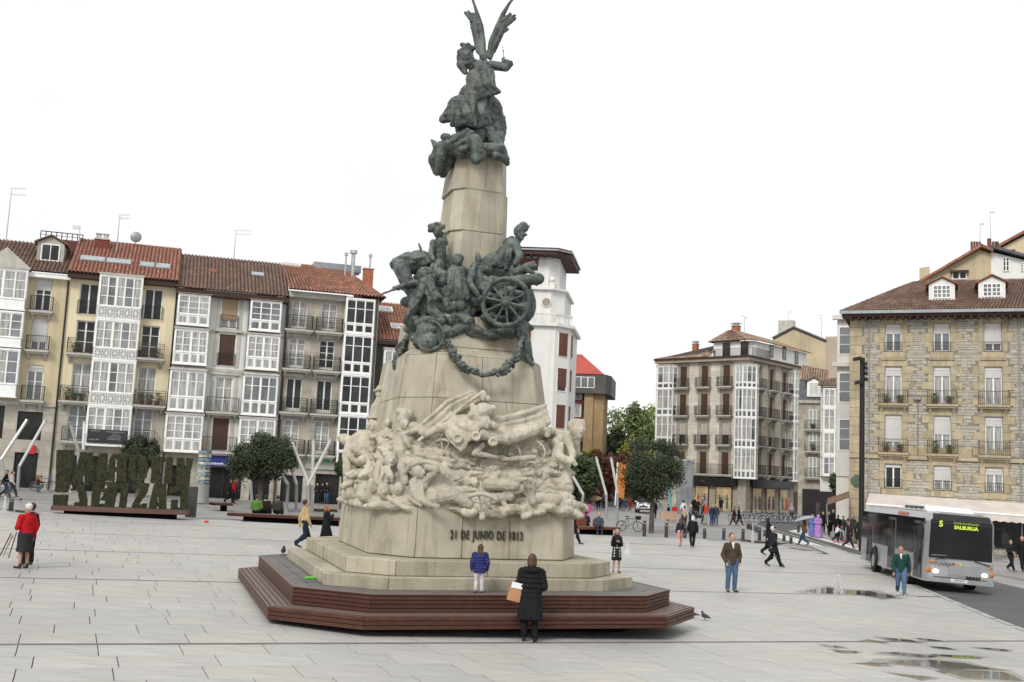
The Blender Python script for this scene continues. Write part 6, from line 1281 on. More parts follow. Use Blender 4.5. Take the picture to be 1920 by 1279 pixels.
def letter(outline_px, holes_px=(), nm='letter'):
    P = [hpx(*p) for p in outline_px]; Hs = [[hpx(*p) for p in h] for h in holes_px]
    cu = bpy.data.curves.new(nm, 'CURVE'); cu.dimensions = '2D'; cu.fill_mode = 'BOTH'; cu.extrude = .10; cu.offset = -.02
    for pts in [P]+Hs:
        sp = cu.splines.new('POLY'); sp.points.add(len(pts)-1); sp.use_cyclic_u = True
        for k, (x, z) in enumerate(pts): sp.points[k].co = (x, z, 0, 1)
    o = bpy.data.objects.new(nm, cu); COL.objects.link(o); dg = bpy.context.evaluated_depsgraph_get(); me = bpy.data.meshes.new_from_object(o.evaluated_get(dg)); bpy.data.objects.remove(o)
    me.transform(Matrix.Translation((0, .55, 0)) @ Matrix.Rotation(R(90), 4, 'X')); me.materials.clear(); me.materials.append(M_HCORE); L_ = link(nm, me, hs)
    tris = []; me.calc_loop_triangles(); tot = 0
    for t in me.loop_triangles: a = t.area; tot += a; tris.append((tot, t))
    q = random.Random(len(hs.children)); mb = MB(); n = int(tot*300)
    import bisect; cum = [t[0] for t in tris]
    for _ in range(n):
        t = tris[min(len(tris)-1, bisect.bisect(cum, q.random()*tot))][1]; a, b = q.random(), q.random()
        if a+b > 1: a, b = 1-a, 1-b
        v0, v1, v2 = [me.vertices[k].co for k in t.vertices]; p = v0+(v1-v0)*a+(v2-v0)*b + Vector(t.normal)*q.uniform(0, .02)
        e = Vector((q.gauss(0,1), q.gauss(0,1), q.gauss(0,1))).normalized()*.03; f = e.orthogonal().normalized()*.022; mb.quad(p-e, p+f, p+e, p-f)
    tag(mb.build('leaves', M_HEDGE, L_), kind='stuff')
def cr(x, y): return (80+x/6.4, 830+y/6.4)      # read off an enlargement of the photograph
def C_(*q): return [cr(*p) for p in q]
letter(C_((150,85),(370,85),(360,230),(300,600),(132,600),(145,300))); letter(C_((110,625),(295,625),(280,790),(104,785)))
letter(C_((440,110),(595,115),(612,470),(520,465),(515,400),(470,400),(465,440),(480,510),(340,480),(370,380)), [C_((500,230),(512,230),(512,320),(498,320))])
letter(C_((665,120),(770,125),(765,460),(625,460),(650,200)))
letter(C_((790,190),(830,130),(1000,130),(998,480),(880,470),(875,350),(858,350),(850,470),(760,460),(770,330)), [C_((860,200),(880,200),(880,290),(860,290))])
letter(C_((1025,240),(1060,155),(1150,138),(1230,170),(1265,290),(1240,420),(1180,475),(1070,470),(1022,400)), [C_((1112,210),(1135,210),(1135,420),(1110,420))])
letter(C_((1255,155),(1470,165),(1465,230),(1415,230),(1400,495),(1285,485),(1300,215),(1255,215)))
letter(C_((1475,165),(1560,170),(1540,500),(1440,500)))
letter(C_((1600,180),(1690,180),(1705,330),(1720,180),(1808,185),(1735,540),(1600,530)))
letter(C_((370,480),(560,480),(555,515),(490,520),(530,700),(520,795),(358,790),(362,720),(430,710),(395,560)))
letter(C_((590,465),(700,470),(660,805),(560,800)))
letter(C_((680,470),(850,470),(905,500),(840,810),(690,800),(640,745),(730,730),(740,700),(670,690),(710,640),(720,600),(670,580),(690,550),(760,550),(760,510),(680,510)))
letter(C_((900,480),(1040,485),(1020,560),(985,830),(895,815),(930,560),(890,540)))
letter(C_((1060,480),(1280,490),(1250,600),(1150,740),(1165,760),(1180,730),(1250,730),(1235,800),(1170,845),(1080,830),(1055,760),(1120,640),(1165,580),(1150,550),(1060,570)))
letter(C_((1330,490),(1480,500),(1478,840),(1385,835),(1380,770),(1360,770),(1350,835),(1250,825)), [C_((1372,650),(1384,650),(1384,710),(1368,710))])
letter(C_((1510,530),(1620,525),(1740,530),(1745,800),(1690,855),(1560,850),(1525,800),(1535,690),(1620,680),(1615,780),(1640,780),(1645,570),(1505,640)))
info = empty('info_pillar', gnd(357, 970), 0, 'dark info pillar beside the right end of the hedge sign', 'pillar'); MB().box(-.24,-.15,0,.24,.15,1.55).build('post', mat('dark_grey_metal', (.06,.058,.06), .6), info)
# ------------------------------------------------------------------ trees
M_BARK = mat('grey_bark', (.10, .085, .07), .95, .25, 3, .6, 12)
def leafmat(nm, a, b): return mat(nm, a, .8, .2, 3, kind='leaf', col2=b)
L_OAK = leafmat('holm_oak_leaf', (.022, .034, .02), (.07, .085, .045)); L_PLANE = leafmat('fresh_green_leaf', (.07, .12, .02), (.17, .22, .045)); L_MID = leafmat('mid_green_leaf', (.06, .10, .03), (.16, .21, .07))
L_RED = leafmat('rusty_leaf', (.09, .03, .02), (.15, .06, .03)); L_YG = leafmat('yellow_green_leaf', (.17, .20, .03), (.32, .35, .07)); L_DK = leafmat('dark_green_leaf', (.03, .055, .022), (.075, .10, .04))
def tree(u, v, top, wpx, trunk_h, lm, n, size, label, seed=1, Y=None, group=None, squash=1.0, low=.0, tr=.16):
    p = gnd(u, v) if Y is None else atY(u, v, Y); 
    if Y is not None: p = Vector((p.x, Y, gz(p.x, Y)))
    H = (atY(u, top, p.y).z-p.z); rw = wpx/2/FOC*p.y; q = random.Random(seed); t = empty('tree', p, 0, label, 'tree', group)
    mb = MB(); mb.tube([(0,0,-.2), (.02,.02,trunk_h*.5), (0,.03,trunk_h), (.05,0,trunk_h+(H-trunk_h)*.5)], [tr*1.2, tr, tr*.85, tr*.4], 9)
    for k in range(9):
        a = q.uniform(0, 6.28); z = trunk_h*q.uniform(.85, 1.1)+(H-trunk_h)*q.uniform(0, .4); e = Vector((math.cos(a)*rw*.65, math.sin(a)*rw*.65, z+(H-z)*q.uniform(.25,.6))); mb.tube([(0,0,z), (e.x*.45, e.y*.45, z+(e.z-z)*.6), e], [tr*.45, tr*.28, tr*.1], 6)
    mb.build('trunk', M_BARK, t); cz = (trunk_h*(1-low)+H)/2; rh = (H-trunk_h*(1-low))/2
    cl = []
    for k in range(int(46*squash)):      # clumps over an uneven crown
        while True:
            d = Vector((q.uniform(-1,1), q.uniform(-1,1), q.uniform(-1,1)))
            if d.length < 1: break
        d = d.normalized()*(d.length**.45); nn = 1+.28*noise.noise(d*1.7+Vector((seed*3.1,0,0))); cl.append((Vector((d.x*rw*.8*nn, d.y*rw*.8*nn, cz+d.z*rh*.84*nn)), q.uniform(.55, 1.25)*min(rw, rh)*.30))
    mb = MB(); per = n//len(cl)
    for c, r in cl:
        for _ in range(per):
            d = Vector((q.gauss(0,1), q.gauss(0,1), q.gauss(0,.8))).normalized()*r*q.uniform(.35, 1.15)*(1 if q.random() < .93 else 1.35); o = c+d; e = Vector((q.gauss(0,1), q.gauss(0,1), q.gauss(0,1))).normalized()*size*q.uniform(.6, 1.2); f = e.orthogonal().normalized()*size*.6; mb.quad(o-e, o+f, o+e, o-f)
    mb.build('crown', lm, t); return t
tree(1221, 998, 806, 124, 2.1, L_OAK, 15000, .085, 'dark clipped round oak tree standing beside the bollards right of the monument', 3, low=.15, squash=1.5)
tree(485, 956, 806, 134, 1.8, L_OAK, 15000, .085, 'dark oak tree behind the long bench left of the monument', 5, low=.12, squash=1.5)
tree(258, 930, 815, 76, 1.8, L_OAK, 8000, .08, 'small green tree rising behind the hedge letters', 7); tree(640, 950, 862, 44, 2.2, L_DK, 3000, .09, 'small green tree at the left edge of the monument by the green shop sign', 8, Y=76)
G1 = 'trees at the far end of the street'
for i, (u, top, w, Y, lm, lab) in enumerate([(1152, 757, 84, 165, L_MID, 'pale blossoming green tree beside the tan brick block'), (1186, 742, 66, 150, L_MID, 'tallest mid-green tree in the street gap'), (1222, 742, 80, 158, L_YG, 'bright yellow-green tree next to the white glazed bay'), (1150, 800, 66, 140, L_DK, 'dark green tree low beside the tan brick block'),
        (1190, 815, 60, 132, L_YG, 'yellow-green bush-like tree in front of the tall street trees'), (1212, 790, 60, 136, L_MID, 'green tree just above the dark clipped oak'), (1130, 846, 62, 118, L_RED, 'rusty red leaved tree behind the slanting lamps'), (1105, 852, 50, 122, L_RED, 'dark red leaved tree behind the left slanting lamp'), (1168, 850, 56, 124, L_RED, 'red and green leaved tree behind the orange banner'), (1085, 848, 60, 104, L_DK, 'dark green tree beside the bent stone soldier'), (1108, 836, 40, 128, L_YG, 'small yellow-green treetop under the brick block'), (1240, 800, 60, 150, L_YG, 'light green tree behind the left glazed bay')]):
    tree(u, 940, top, w*1.35, 2.0, lm, 5000, .24, lab, 20+i, Y, G1, low=.5, tr=.2, squash=1.3)
tree(1582, 960, 886, 60, 2.8, L_DK, 5000, .12, 'dark tree in the side street beside the golden stone corner', 44, 92)
# ------------------------------------------------------------------ slanted lamps
M_TUBE = mat('brushed_lamp_tube', (.58, .58, .56), .35, .08, 1, metal=.25); M_LPOST = mat('grey_lamp_post', (.33, .33, .32), .5, .08, 1, metal=.3)
def lamp(foot, knee, tip, dY, label, r=.10):
    p = gnd(*foot); k = atY(*knee, p.y+dY[0])-p; t = atY(*tip, p.y+dY[1])-p; o = empty('street_lamp', p, 0, label, 'street lamp', 'slanted tube street lamps')
    MB().tube([(0,0,-.1), (0,0,.05), k*.5, k], [r*1.3, r, r, r], 10).build('post', M_LPOST, o); mb = MB(); mb.tube([k, k+(t-k)*.35, k+(t-k)*.36, k+(t-k)*.38, t], [r, r, r*1.12, r, r], 10); mb.build('tube', M_TUBE, o); MB().tube([t, t+(t-k).normalized()*.12], r*1.15, 10).build('end_cap', M_METAL, o)
lamp((16, 918), (2, 862), (49, 790), (0, 1), 'leftmost white slanted lamp cut by the photo edge'); lamp((33, 918), (36, 875), (84, 790), (0, 1), 'slanted lamp leaning right in front of the grey shop door'); lamp((147, 925), (147, 845), (132, 795), (0, -1), 'bright slanted lamp leaning left above the hedge letters'); lamp((156, 925), (156, 845), (158, 794), (0, 1), 'upright grey lamp just behind the hedge letters')
lamp((473, 952), (470, 905), (455, 830), (1, 1), 'slanted lamp mostly hidden by the dark oak tree'); lamp((537, 958), (540, 908), (528, 890), (0, 0), 'short bent lamp left of the lamp cluster'); lamp((555, 958), (556, 908), (530, 828), (0, 0), 'lamp leaning left behind the short bent lamp')
lamp((577, 962), (578, 906), (544, 822), (0, 0), 'lamp leaning left in the lamp cluster'); lamp((583, 962), (585, 910), (588, 826), (0, 0), 'brightest upright lamp in the cluster'); lamp((580, 964), (577, 910), (620, 826), (0, 0), 'lamp leaning right in the cluster')
lamp((1085, 985), (1094, 928), (1063, 874), (0, 0), 'slanted lamp above the magenta umbrella'); lamp((1137, 975), (1137, 928), (1118, 859), (0, 0), 'slanted lamp in front of the rusty trees'); lamp((1157, 985), (1158, 925), (1146, 860), (0, 0), 'slanted lamp beside the orange banner')
# ------------------------------------------------------------------ orange banner, tall mast
b = empty('banner', gnd(1164, 975), 0, 'orange vertical banner on a white pole partly hidden by the oak', 'banner'); h1 = atY(1158, 867, b.location.y)-b.location; h2 = atY(1153, 948, b.location.y)-b.location
M_BAN = mat('orange_banner_cloth', (.50, .17, .03), .7, .15, .9); MB().tube([h2*1.0, h1], .05, 6).build('pole', M_WHITE, b)
c0, c1, c2_, c3 = [atY(u, v, b.location.y)-b.location for u, v in ((1158, 867), (1174, 871), (1170, 936), (1155, 931))]; e = Vector((0, .03, 0)); MB().add([c0, c1, c2_, c3, c0+e, c1+e, c2_+e, c3+e], [(3,2,1,0),(4,5,6,7),(0,1,5,4),(1,2,6,5),(2,3,7,6),(3,0,4,7)]).build('cloth', M_BAN, b)
ms = gnd(1615, 1032); m_ = empty('camera_mast', ms, 0, 'tall dark mast with cameras and floodlights in front of the golden stone corner', 'mast'); H_ = atY(1617, 671, ms.y)-ms
MB().tube([(0,0,-.1), H_], [.17, .15], 10).build('pole', M_IRON, m_)
for u, v, s in ((1607, 673, 1), (1610, 717, 1), (1622, 682, 0), (1623, 690, 0), (1623, 700, 0), (1624, 711, 0)):
    q_ = atY(u, v, ms.y-.1)-ms; mb = MB(); mb.obox(q_, (.2,0,.04), (0,.25,0), (0,0,.11)) if s else mb.obox(q_, (.10,0,0), (0,.14,.06), (0,0,.08)); mb.tube([q_, (H_.x, 0, q_.z)], .03, 5); mb.build('camera' if s else 'floodlight', M_IRON, m_)
pl = Mb.px(1594, 902, -.1); pq = MB(); pq.loft([(0, 0, 0, .2, .04), (0, 0, .15, .26, .05), (0, 0, .22, .42, .05), (0, 0, .62, .42, .05), (0, 0, .7, .26, .05), (0, 0, .88, .18, .04)], 12); o = pq.build('street_plaque', mat('green_bronze_plaque', (.07, .10, .07), .6), Mb.root, T3(.55, -.08, pl[1]-.4))
# ------------------------------------------------------------------ long benches
M_WOODP = mat('orange_brown_bench_wood', (.19, .06, .03), .5, .15, 3, .15, 20, kind='wood', col2=(.12, .045, .025))
def slatbench(a, b, w, label, back=None, hgt=.45, m=M_WOOD):
    p0, p1 = gnd(*a), gnd(*b); d = p1-p0; L = d.length; ang = math.atan2(d.y, d.x); o = empty('bench', (p0.x, p0.y, min(p0.z, p1.z)), ang, label, 'bench', 'slatted wooden benches on the plaza')
    MB().box(.8, .2, -.05, L-.4, w-.15, hgt-.17).build('plinth', M_BLACK, o)
    for k in range(6): MB().box(0, k*w/6+.01, hgt-.05, L, (k+1)*w/6-.012, hgt).build('slat', m, o)
    for k in range(2): MB().box(0, -.03, hgt-.15+k*.075, L, -.0, hgt-.15+k*.075+.062).build('slat', m, o)
    MB().box(.02, .02, hgt-.16, L-.02, w-.02, hgt-.055).build('frame', M_BLACK, o)
    if back:
        for x0, x1 in back: MB().box(L*x0, w-.25, hgt, L*x1, w-.19, hgt+.42).build('backrest', m, o)
    return o
slatbench((425, 973), (645, 988), 1.0, 'long low wooden bench left of the monument with three people on it')
slatbench((403, 957), (436, 958), 1.1, 'short wooden bench end behind the long bench'); slatbench((592, 968), (632, 970), 1.1, 'short bench in the shade beside the ginger woman')
slatbench((1084, 1001), (1163, 1003), 1.1, 'orange-brown wooden bench with backrests right of the monument', ((0, .38), (.55, .80)), m=M_WOODP)
# ------------------------------------------------------------------ bollards
M_BOL = mat('dark_bollard_metal', (.045, .045, .047), .5, .15, 4)
bo = None
BL = [((1208, 1004), 27, 'leftmost bollard of the row, left of the oak trunk'), ((1249, 1007), 26, 'bollard under the tan box'), ((1284, 1008), 24, 'bollard behind the girl in pink trousers'), ((1321, 1008), 17, 'bollard right of the white-haired man'), ((1357, 1010), 19, 'bollard in the open gap left of the brown jacket man'), ((1393, 1012), 20, 'bollard right above the brown jacket man'), ((1424, 1014), 25, 'tallest bollard beside the small far jet'),
      ((1402, 991), 10, 'first of four small bollards before the bicycles'), ((1407, 992), 10, 'second of four small bollards before the bicycles'), ((1412, 994), 10, 'third of four small bollards before the bicycles'), ((1418, 997), 11, 'fourth of four small bollards before the bicycles'), ((1434, 1004), 10, 'small bollard beside the dark striding figure'), ((1470, 1015), 12, 'upright bollard at the kerb end'), ((1483, 1018), 12, 'tilted bollard at the kerb end'),
      ((1497, 998), 17, 'bollard left of the woman with grey umbrella'), ((1519, 1002), 13, 'bollard just behind the grey umbrella woman'), ((1518, 990), 10, 'small far bollard between grey umbrella and blue robe'), ((20, 957), 20, 'bollard behind the red-jacketed woman at the left edge')]
for (u, v), hp, lab in BL:
    p = gnd(u, v); h = hp/FOC*p.y
    if bo is None:
        bo = empty('bollard', p, 0, lab, 'bollard', 'dark metal bollards round the plaza'); bo.scale = (1, 1, h/.95); MB().tube([(0,0,-.1), (0,0,.9), (0,0,.93), (0,0,.95)], [.11, .105, .095, .06], 12).build('post', M_BOL, bo, smooth=False); MB().tube([(0,0,.76), (0,0,.80)], .115, 12).build('band', M_METAL, bo)
    else: c = copy_tree(bo, TR(p), None, lab); c.scale = (1, 1, h/.95)
bo.scale = (1, 1, 27/FOC*bo.location.y/.95)
# ------------------------------------------------------------------ bicycles
M_TYRE = mat('black_rubber', (.018, .018, .018), .8); M_BFR = [paint('silver_bicycle_frame', (.45, .46, .48), .3, .5), paint('dark_bicycle_frame', (.03, .03, .035), .35), paint('blue_bicycle_frame', (.04, .09, .2), .35)]
def make_bike(fm, basket=False, label='', group=None):
    o = empty('bicycle', (0,0,0), 0, label, 'bicycle', group)
    for x in (-.53, .53):
        w = MB().ring((x, 0, .34), .32, .022, (0,1,0), 24, 6).build('wheel', M_TYRE, o); mb = MB()
        for k in range(10): a = k*math.pi/10; mb.tube([(x-.31*math.cos(a), 0, .34-.31*math.sin(a)), (x+.31*math.cos(a), 0, .34+.31*math.sin(a))], .004, 4)
        mb.ring((x, 0, .34), .295, .008, (0,1,0), 24, 4); mb.build('spokes', M_METAL, w)
    mb = MB()
    for a, b in (((-.53,0,.34),(-.15,0,.88)), ((-.53,0,.34),(-.03,0,.32)), ((-.03,0,.32),(-.17,0,.92)), ((-.03,0,.32),(.40,0,.80)), ((-.13,0,.82),(.38,0,.86)), ((.53,0,.34),(.36,0,.98))): mb.tube([a, b], .02, 6)
    mb.build('frame', fm, o); mb = MB(); mb.tube([(.36,0,.95),(.36,0,1.03)], .015, 6); mb.tube([(.30,-.28,1.06),(.37,-.1,1.04),(.37,.1,1.04),(.30,.28,1.06)], .014, 6); mb.build('handlebar', M_METAL, o)
    MB().sph((-.19, 0, .95), .14, .07, .04).build('saddle', M_TYRE, o)
    if basket: MB().tube([(.55,0,.78),(.55,0,1.02)], [.15,.20], 4).build('basket', M_IRON, o)
    return o
bk = make_bike(M_BFR[1], True, 'black bicycle with front basket leaning behind the orange-brown bench'); bp = gnd(1186, 997); bk.matrix_basis = TR((bp.x-.2, bp.y, bp.z), R(-8))
g = 'bicycles parked in the rack before the cream corner house'; p1 = make_bike(M_BFR[0], False, 'bicycle at the left end of the full rack', g); p2 = make_bike(M_BFR[2], False, 'bicycle second from the left in the full rack', g)
words = ['third', 'fourth', 'fifth', 'sixth', 'seventh', 'eighth', 'ninth', 'tenth', 'eleventh', 'twelfth']
a, b = gnd(1375, 979), gnd(1494, 981)
for i in range(12):
    t = i/11; P = a.lerp(b, t); P.z = gz(P.x, P.y); ang = R(28+rnd.uniform(-22, 22)); Mx = TR(P, ang) @ Matrix.Rotation(R(rnd.uniform(-6, 6)), 4, 'X')
    if i == 0: p1.matrix_basis = Mx
    elif i == 1: p2.matrix_basis = Mx
    else: copy_tree(p1 if i % 2 else p2, Mx, None, 'bicycle %s from the left in the full rack' % words[i-2])
for u, v, ang, lab in ((1122, 953, 60, 'bicycle wheeled beside the tan umbrella'), (1133, 953, 75, 'bicycle behind the slanted lamp beside the tan umbrella'), (1168, 958, 70, 'bicycle below the orange banner'), (1173, 958, 60, 'bicycle beside the figure in red below the banner'), (80, 921, 12, 'bicycle beside the crouching person at the far left'), (2, 934, 5, 'bicycle cut by the left photo edge')):
    copy_tree(p2, TR(gnd(u, v), R(ang)), None, lab)['group'] = 'bicycles being used on the square'
# ------------------------------------------------------------------ bus
M_BUS = paint('silver_bus_paint', (.33, .34, .35), .35, .3, coat=.5); M_BUSG = mat('bus_dark_glass', (.010, .012, .013), .06, .4, .8, spec=.22); M_LED = mat('yellow_green_led', (.4, .5, .05), .5, emit=(.5, .72, .10, .5)); M_HEAD = mat('lit_headlamp', (.9, .85, .7), .2, emit=(1, .86, .6, 3)); M_ORL = mat('orange_lens', (.5, .15, .03), .3); M_WHT = paint('white_plastic', (.72, .72, .71), .45)
bp = gnd(1731, 1105); bus = empty('city_bus', (bp.x, bp.y, bp.z), 0, 'silver city bus with lit yellow sign, number 5, driving towards the plaza', 'bus')
bus.matrix_basis = Matrix.Translation((bp.x, bp.y, bp.z)) @ Matrix.Rotation(R(-7), 4, 'Z') @ Matrix.Rotation(R(2.6), 4, 'Y')
BW, BL_, BH = 2.5, 12.0, 2.92
def prof(y, e=0.0): return [(e, y, .32), (BW-e, y, .32), (BW-e, y, 1.2), (BW-.02-e, y, 2.55), (BW-.16-e, y, 2.84), (BW-.5, y, BH-e), (.5, y, BH-e), (.16+e, y, 2.84), (.02+e, y, 2.55), (e, y, 1.2)]
def lofty(secs, cap=True):
    mb = MB(); n = len(secs[0]); vs = [p for s in secs for p in s]; fs = []
    for i in range(len(secs)-1):
        for k in range(n): fs.append((i*n+k, i*n+(k+1)%n, (i+1)*n+(k+1)%n, (i+1)*n+k))
    if cap: fs += [tuple(range(n))[::-1], tuple((len(secs)-1)*n+k for k in range(n))]
    return mb.add(vs, fs)
fr = [(x*.94+.075, -.12 if z < 1.3 else (-.08 if z < 2.6 else .05), z) for x, y, z in prof(0)]
lofty([fr, prof(.16), prof(2), prof(11.8), [(x*.96+.05, 12, z) for x, y, z in prof(0)]]).build('body', M_BUS, bus)
MB().add([(.13,-.135,1.22),(BW-.13,-.135,1.22),(BW-.17,-.10,2.60),(.17,-.10,2.60),(.05,.1,1.22),(BW-.05,.1,1.22),(BW-.09,.14,2.60),(.09,.14,2.60)], [(0,1,2,3),(4,0,3,7),(1,5,6,2),(3,2,6,7),(0,4,5,1)]).build('windscreen', M_BUSG, bus)
MB().add([(.2,-.112,2.5),(BW-.2,-.112,2.5),(BW-.24,-.02,2.84),(.24,-.02,2.84),(.2,.1,2.5),(BW-.2,.1,2.5),(BW-.24,.15,2.84),(.24,.15,2.84)], [(0,1,2,3),(3,2,6,7),(4,0,3,7),(1,5,6,2)]).build('destination_display', M_BLKSH, bus)
text(bus, '5', 'display_digit', M_LED, .29, T3(.5, -.15, 2.46) @ Matrix.Rotation(R(88), 4, 'X'), .008, .012); print_lines(bus, mat('dim_green_led', (.15,.2,.05), .5, emit=(.4,.55,.12,.2)), [(.95, 1.85, 2.50, .09, -.14)]); text(bus, 'SALBURUA', 'display_text', M_LED, .175, T3(1.4, -.15, 2.38) @ Matrix.Rotation(R(88), 4, 'X'), .006, .008)
def sidewin(y0, y1, z0=1.25, z1=2.5, nm='side_window', m=M_BUSG): return MB().box(-.012, y0, z0, .05, y1, z1).build(nm, m, bus)
for y0, y1 in ((1.75, 3.2), (3.25, 4.7), (6.2, 7.7), (7.75, 9.2)): sidewin(y0, y1)
sidewin(10.6, 11.7, 1.4); MB().box(-.008, .3, 2.5, .04, 11.7, 2.62).build('window_band', M_BUSG, bus)
for y0, y1 in ((.35, 1.6), (4.85, 6.1), (9.35, 10.5)):
    d_ = MB().box(-.02, y0, .38, .04, y1, 2.5).build('door', mat('bus_door_frame', (.07, .07, .075), .4), bus)
    for k in range(2): a = y0+(y1-y0)*k/2; MB().box(-.03, a+.07, .5, -.02, a+(y1-y0)/2-.07, 2.4).build('door_pane', M_BUSG, d_)
for x in (.02, BW-.32):
    for y in (2.6, 8.6):
        MB().tube([(-.008 if x < 1 else BW-.03, y, .56), (.03 if x < 1 else BW+.008, y, .56)], .58, 28).build('wheel_well_shade', M_BLACK, bus); x += -.045 if x < 1 else .045  # flat black disc stands in for the shade inside the wheel well
        w = MB().tube([(x, y, .48), (x+.3, y, .48)], .49, 24).build('wheel', M_TYRE, bus); MB().tube([(x-.012, y, .48), (x+.31, y, .48)], .27, 18).build('rim', M_METAL, w)
        MB().ring((x+(.0 if x < 1 else .32), y, .50), .57, .035, (1,0,0), 24, 6, 0, 180).build('wheel_arch', M_BLKSH, bus)
for x, sg in ((.38, 1), (BW-.38, -1)):
    MB().sph((x, -.13, .72), .115, .05, .075).build('headlight', M_HEAD, bus); MB().sph((x-.25*sg, -.11, .75), .10, .05, .09).build('indicator', M_ORL, bus)
MB().sph((.24, -.12, 1.05), .07, .03, .06).build('marker_light', M_ORL, bus); MB().sph((BW-.16, -.12, 1.0), .06, .03, .06).build('marker_light', M_ORL, bus)
MB().box(.06, -.19, .34, BW-.06, -.08, .50).build('bumper', M_BUS, bus); MB().box(.3, -.165, .52, BW-.3, -.125, .535).build('bumper_seam', M_BLKSH, bus); MB().box(.85, -.142, .62, 1.95, -.128, 1.0).build('front_flap', M_BUS, bus)
lp = MB().box(.92, -.205, .38, 1.5, -.19, .5).build('licence_plate', M_LETW, bus); text(lp, '6990 BYR', 'plate_text', M_BLKSH, .1, T3(1.22, -.209, .44) @ FX, .002)
text(bus, 'TUVISA', 'operator_lettering', mat('dark_grey_lettering', (.06,.065,.07), .5), .19, T3(.62, -.15, 1.0) @ FX @ Matrix.Shear('XZ', 3, (0, 0)).to_4x4(), .004); text(bus, 'MAN', 'maker_lettering', M_BLKSH, .17, T3(1.72, -.15, .57) @ FX @ Matrix.Scale(1.35, 4, (1,0,0)), .008, .008)
for i, (c, x) in enumerate((((.35,.02,.03), 1.0), ((.6,.3,.05), 1.13), ((.5,.5,.12), 1.26))): MB().sph((x, -.145, 1.03), .05, .01, .05).build('logo_dot', mat('logo_dot_%s' % ('red', 'orange', 'yellow')[i], c, .5), bus)
for x, sg in ((-.1, -1), (BW+.1, 1)): mb = MB(); mb.tube([(x-.1*sg, 0, 2.45), (x+.12*sg, -.22, 2.5), (x+.15*sg, -.26, 2.3)], .025, 6); mb.loft([(x+.15*sg, -.26, 1.85, .11, .08), (x+.15*sg, -.26, 1.95, .13, .09), (x+.15*sg, -.26, 2.25, .13, .09), (x+.15*sg, -.26, 2.33, .1, .07)], 10); mb.build('mirror', M_TYRE, bus)
for a, b in (((.35, -.17, 1.15), (1.0, -.16, 1.3)), ((1.75, -.17, 1.2), (2.3, -.16, 1.08))): MB().tube([a, b], .018, 5).build('wiper', M_TYRE, bus)
MB().tube([(.2, -.15, 1.3), (.75, -.152, 1.32)], .012, 4).build('wiper', M_METAL, bus)
mb = MB(); mb.add([(.35,1.4,BH-.02),(BW-.35,1.4,BH-.02),(BW-.4,1.9,3.1),(.4,1.9,3.1),(.35,5.6,BH-.02),(BW-.35,5.6,BH-.02),(BW-.4,5.0,3.15),(.4,5.0,3.15)], [(0,1,2,3),(5,4,7,6),(3,2,6,7),(0,3,7,4),(1,5,6,2)]); ru = mb.build('roof_unit', M_WHT, bus)
for k in range(4): MB().box(.34, 1.95+k*.78, 2.96, .38, 2.55+k*.78, 3.06).build('vent_grille', M_CLAD, ru)
print_lines(bus, mat('red_bus_lettering', (.45,.10,.08), .5), [(-.85, .85, -.07, .17, .0)], Matrix.Translation((.075, 4.0, 2.72)) @ Matrix.Rotation(R(-90), 4, 'Z') @ Matrix.Rotation(R(-25), 4, 'X'))
# ------------------------------------------------------------------ police style car
def make_car(u, v, ang, m, label, stripe=True):
    p = gnd(u, v); o = empty('parked_car' if not stripe else 'patrol_car', p, R(ang), label, 'car')
    S = [(-.0, .55, .45, .70), (.15, .72, .30, .78), (.9, .80, .26, .92), (1.35, .82, .26, 1.02), (2.0, .83, .26, 1.05), (3.4, .83, .26, 1.05), (4.0, .80, .28, 1.02), (4.25, .7, .4, .9)]
    def sec(y, w, zb_, zt_): return [(-w, y, zb_+.08), (-w*.92, y, zb_), (w*.92, y, zb_), (w, y, zb_+.08), (w*1.02, y, zb_+(zt_-zb_)*.6), (w*.88, y, zt_), (-w*.88, y, zt_), (-w*1.02, y, zb_+(zt_-zb_)*.6)]
    lofty([sec(*s) for s in S]).build('body', m, o, smooth=False)
    def cab(y, w, z): return [(-w, y, 1.0), (w, y, 1.0), (w*.86, y, z), (-w*.86, y, z)]
    lofty([cab(1.15, .70, 1.02), cab(1.95, .74, 1.46), cab(3.2, .74, 1.48), cab(3.95, .68, 1.04)]).build('cabin_glass', M_BUSG, o); lofty([[(-.6,1.9,1.44),(.6,1.9,1.44),(.55,1.9,1.5),(-.55,1.9,1.5)], [(-.62,3.25,1.46),(.62,3.25,1.46),(.55,3.25,1.52),(-.55,3.25,1.52)]]).build('roof_panel', m, o)
    for x in (-.74, .74):
        for y in (.85, 3.4): w = MB().tube([(x-.1, y, .32), (x+.1, y, .32)], .32, 18).build('wheel', M_TYRE, o); MB().tube([(x-.11, y, .32), (x+.11, y, .32)], .19, 14).build('rim', M_METAL, w)
    for x in (-.58, .58): MB().sph((x, .12, .70), .17, .08, .09).build('headlight', M_GLASSL, o); MB().sph((x*1.5, 1.4, 1.02), .1, .06, .07).build('mirror', m, o)
    MB().box(-.4, -.02, .52, .4, .04, .66).build('grille', M_BLKSH, o); MB().box(-.6, -.01, .32, .6, .08, .42).build('lower_grille', M_BLKSH, o); MB().box(-.25, -.035, .44, .25, -.02, .52).build('licence_plate', M_LETW, o); MB().sph((0, -.02, .72), .09, .02, .06).build('badge', M_BLKSH, o)
    if stripe:
        for x in (-.42, .42): MB().add([(x-.12, .35, .835), (x+.12, .35, .835), (x*.8+.08, 1.1, .98), (x*.8-.08, 1.1, .98)], [(0,1,2,3)]).build('bonnet_stripe', mat('navy_stripe', (.05,.06,.2), .4), o)
    return o
make_car(1206, 962, -12, paint('white_car_paint', (.7, .7, .7), .25, coat=.8), 'white patrol car with navy bonnet stripes behind the oak trunk')
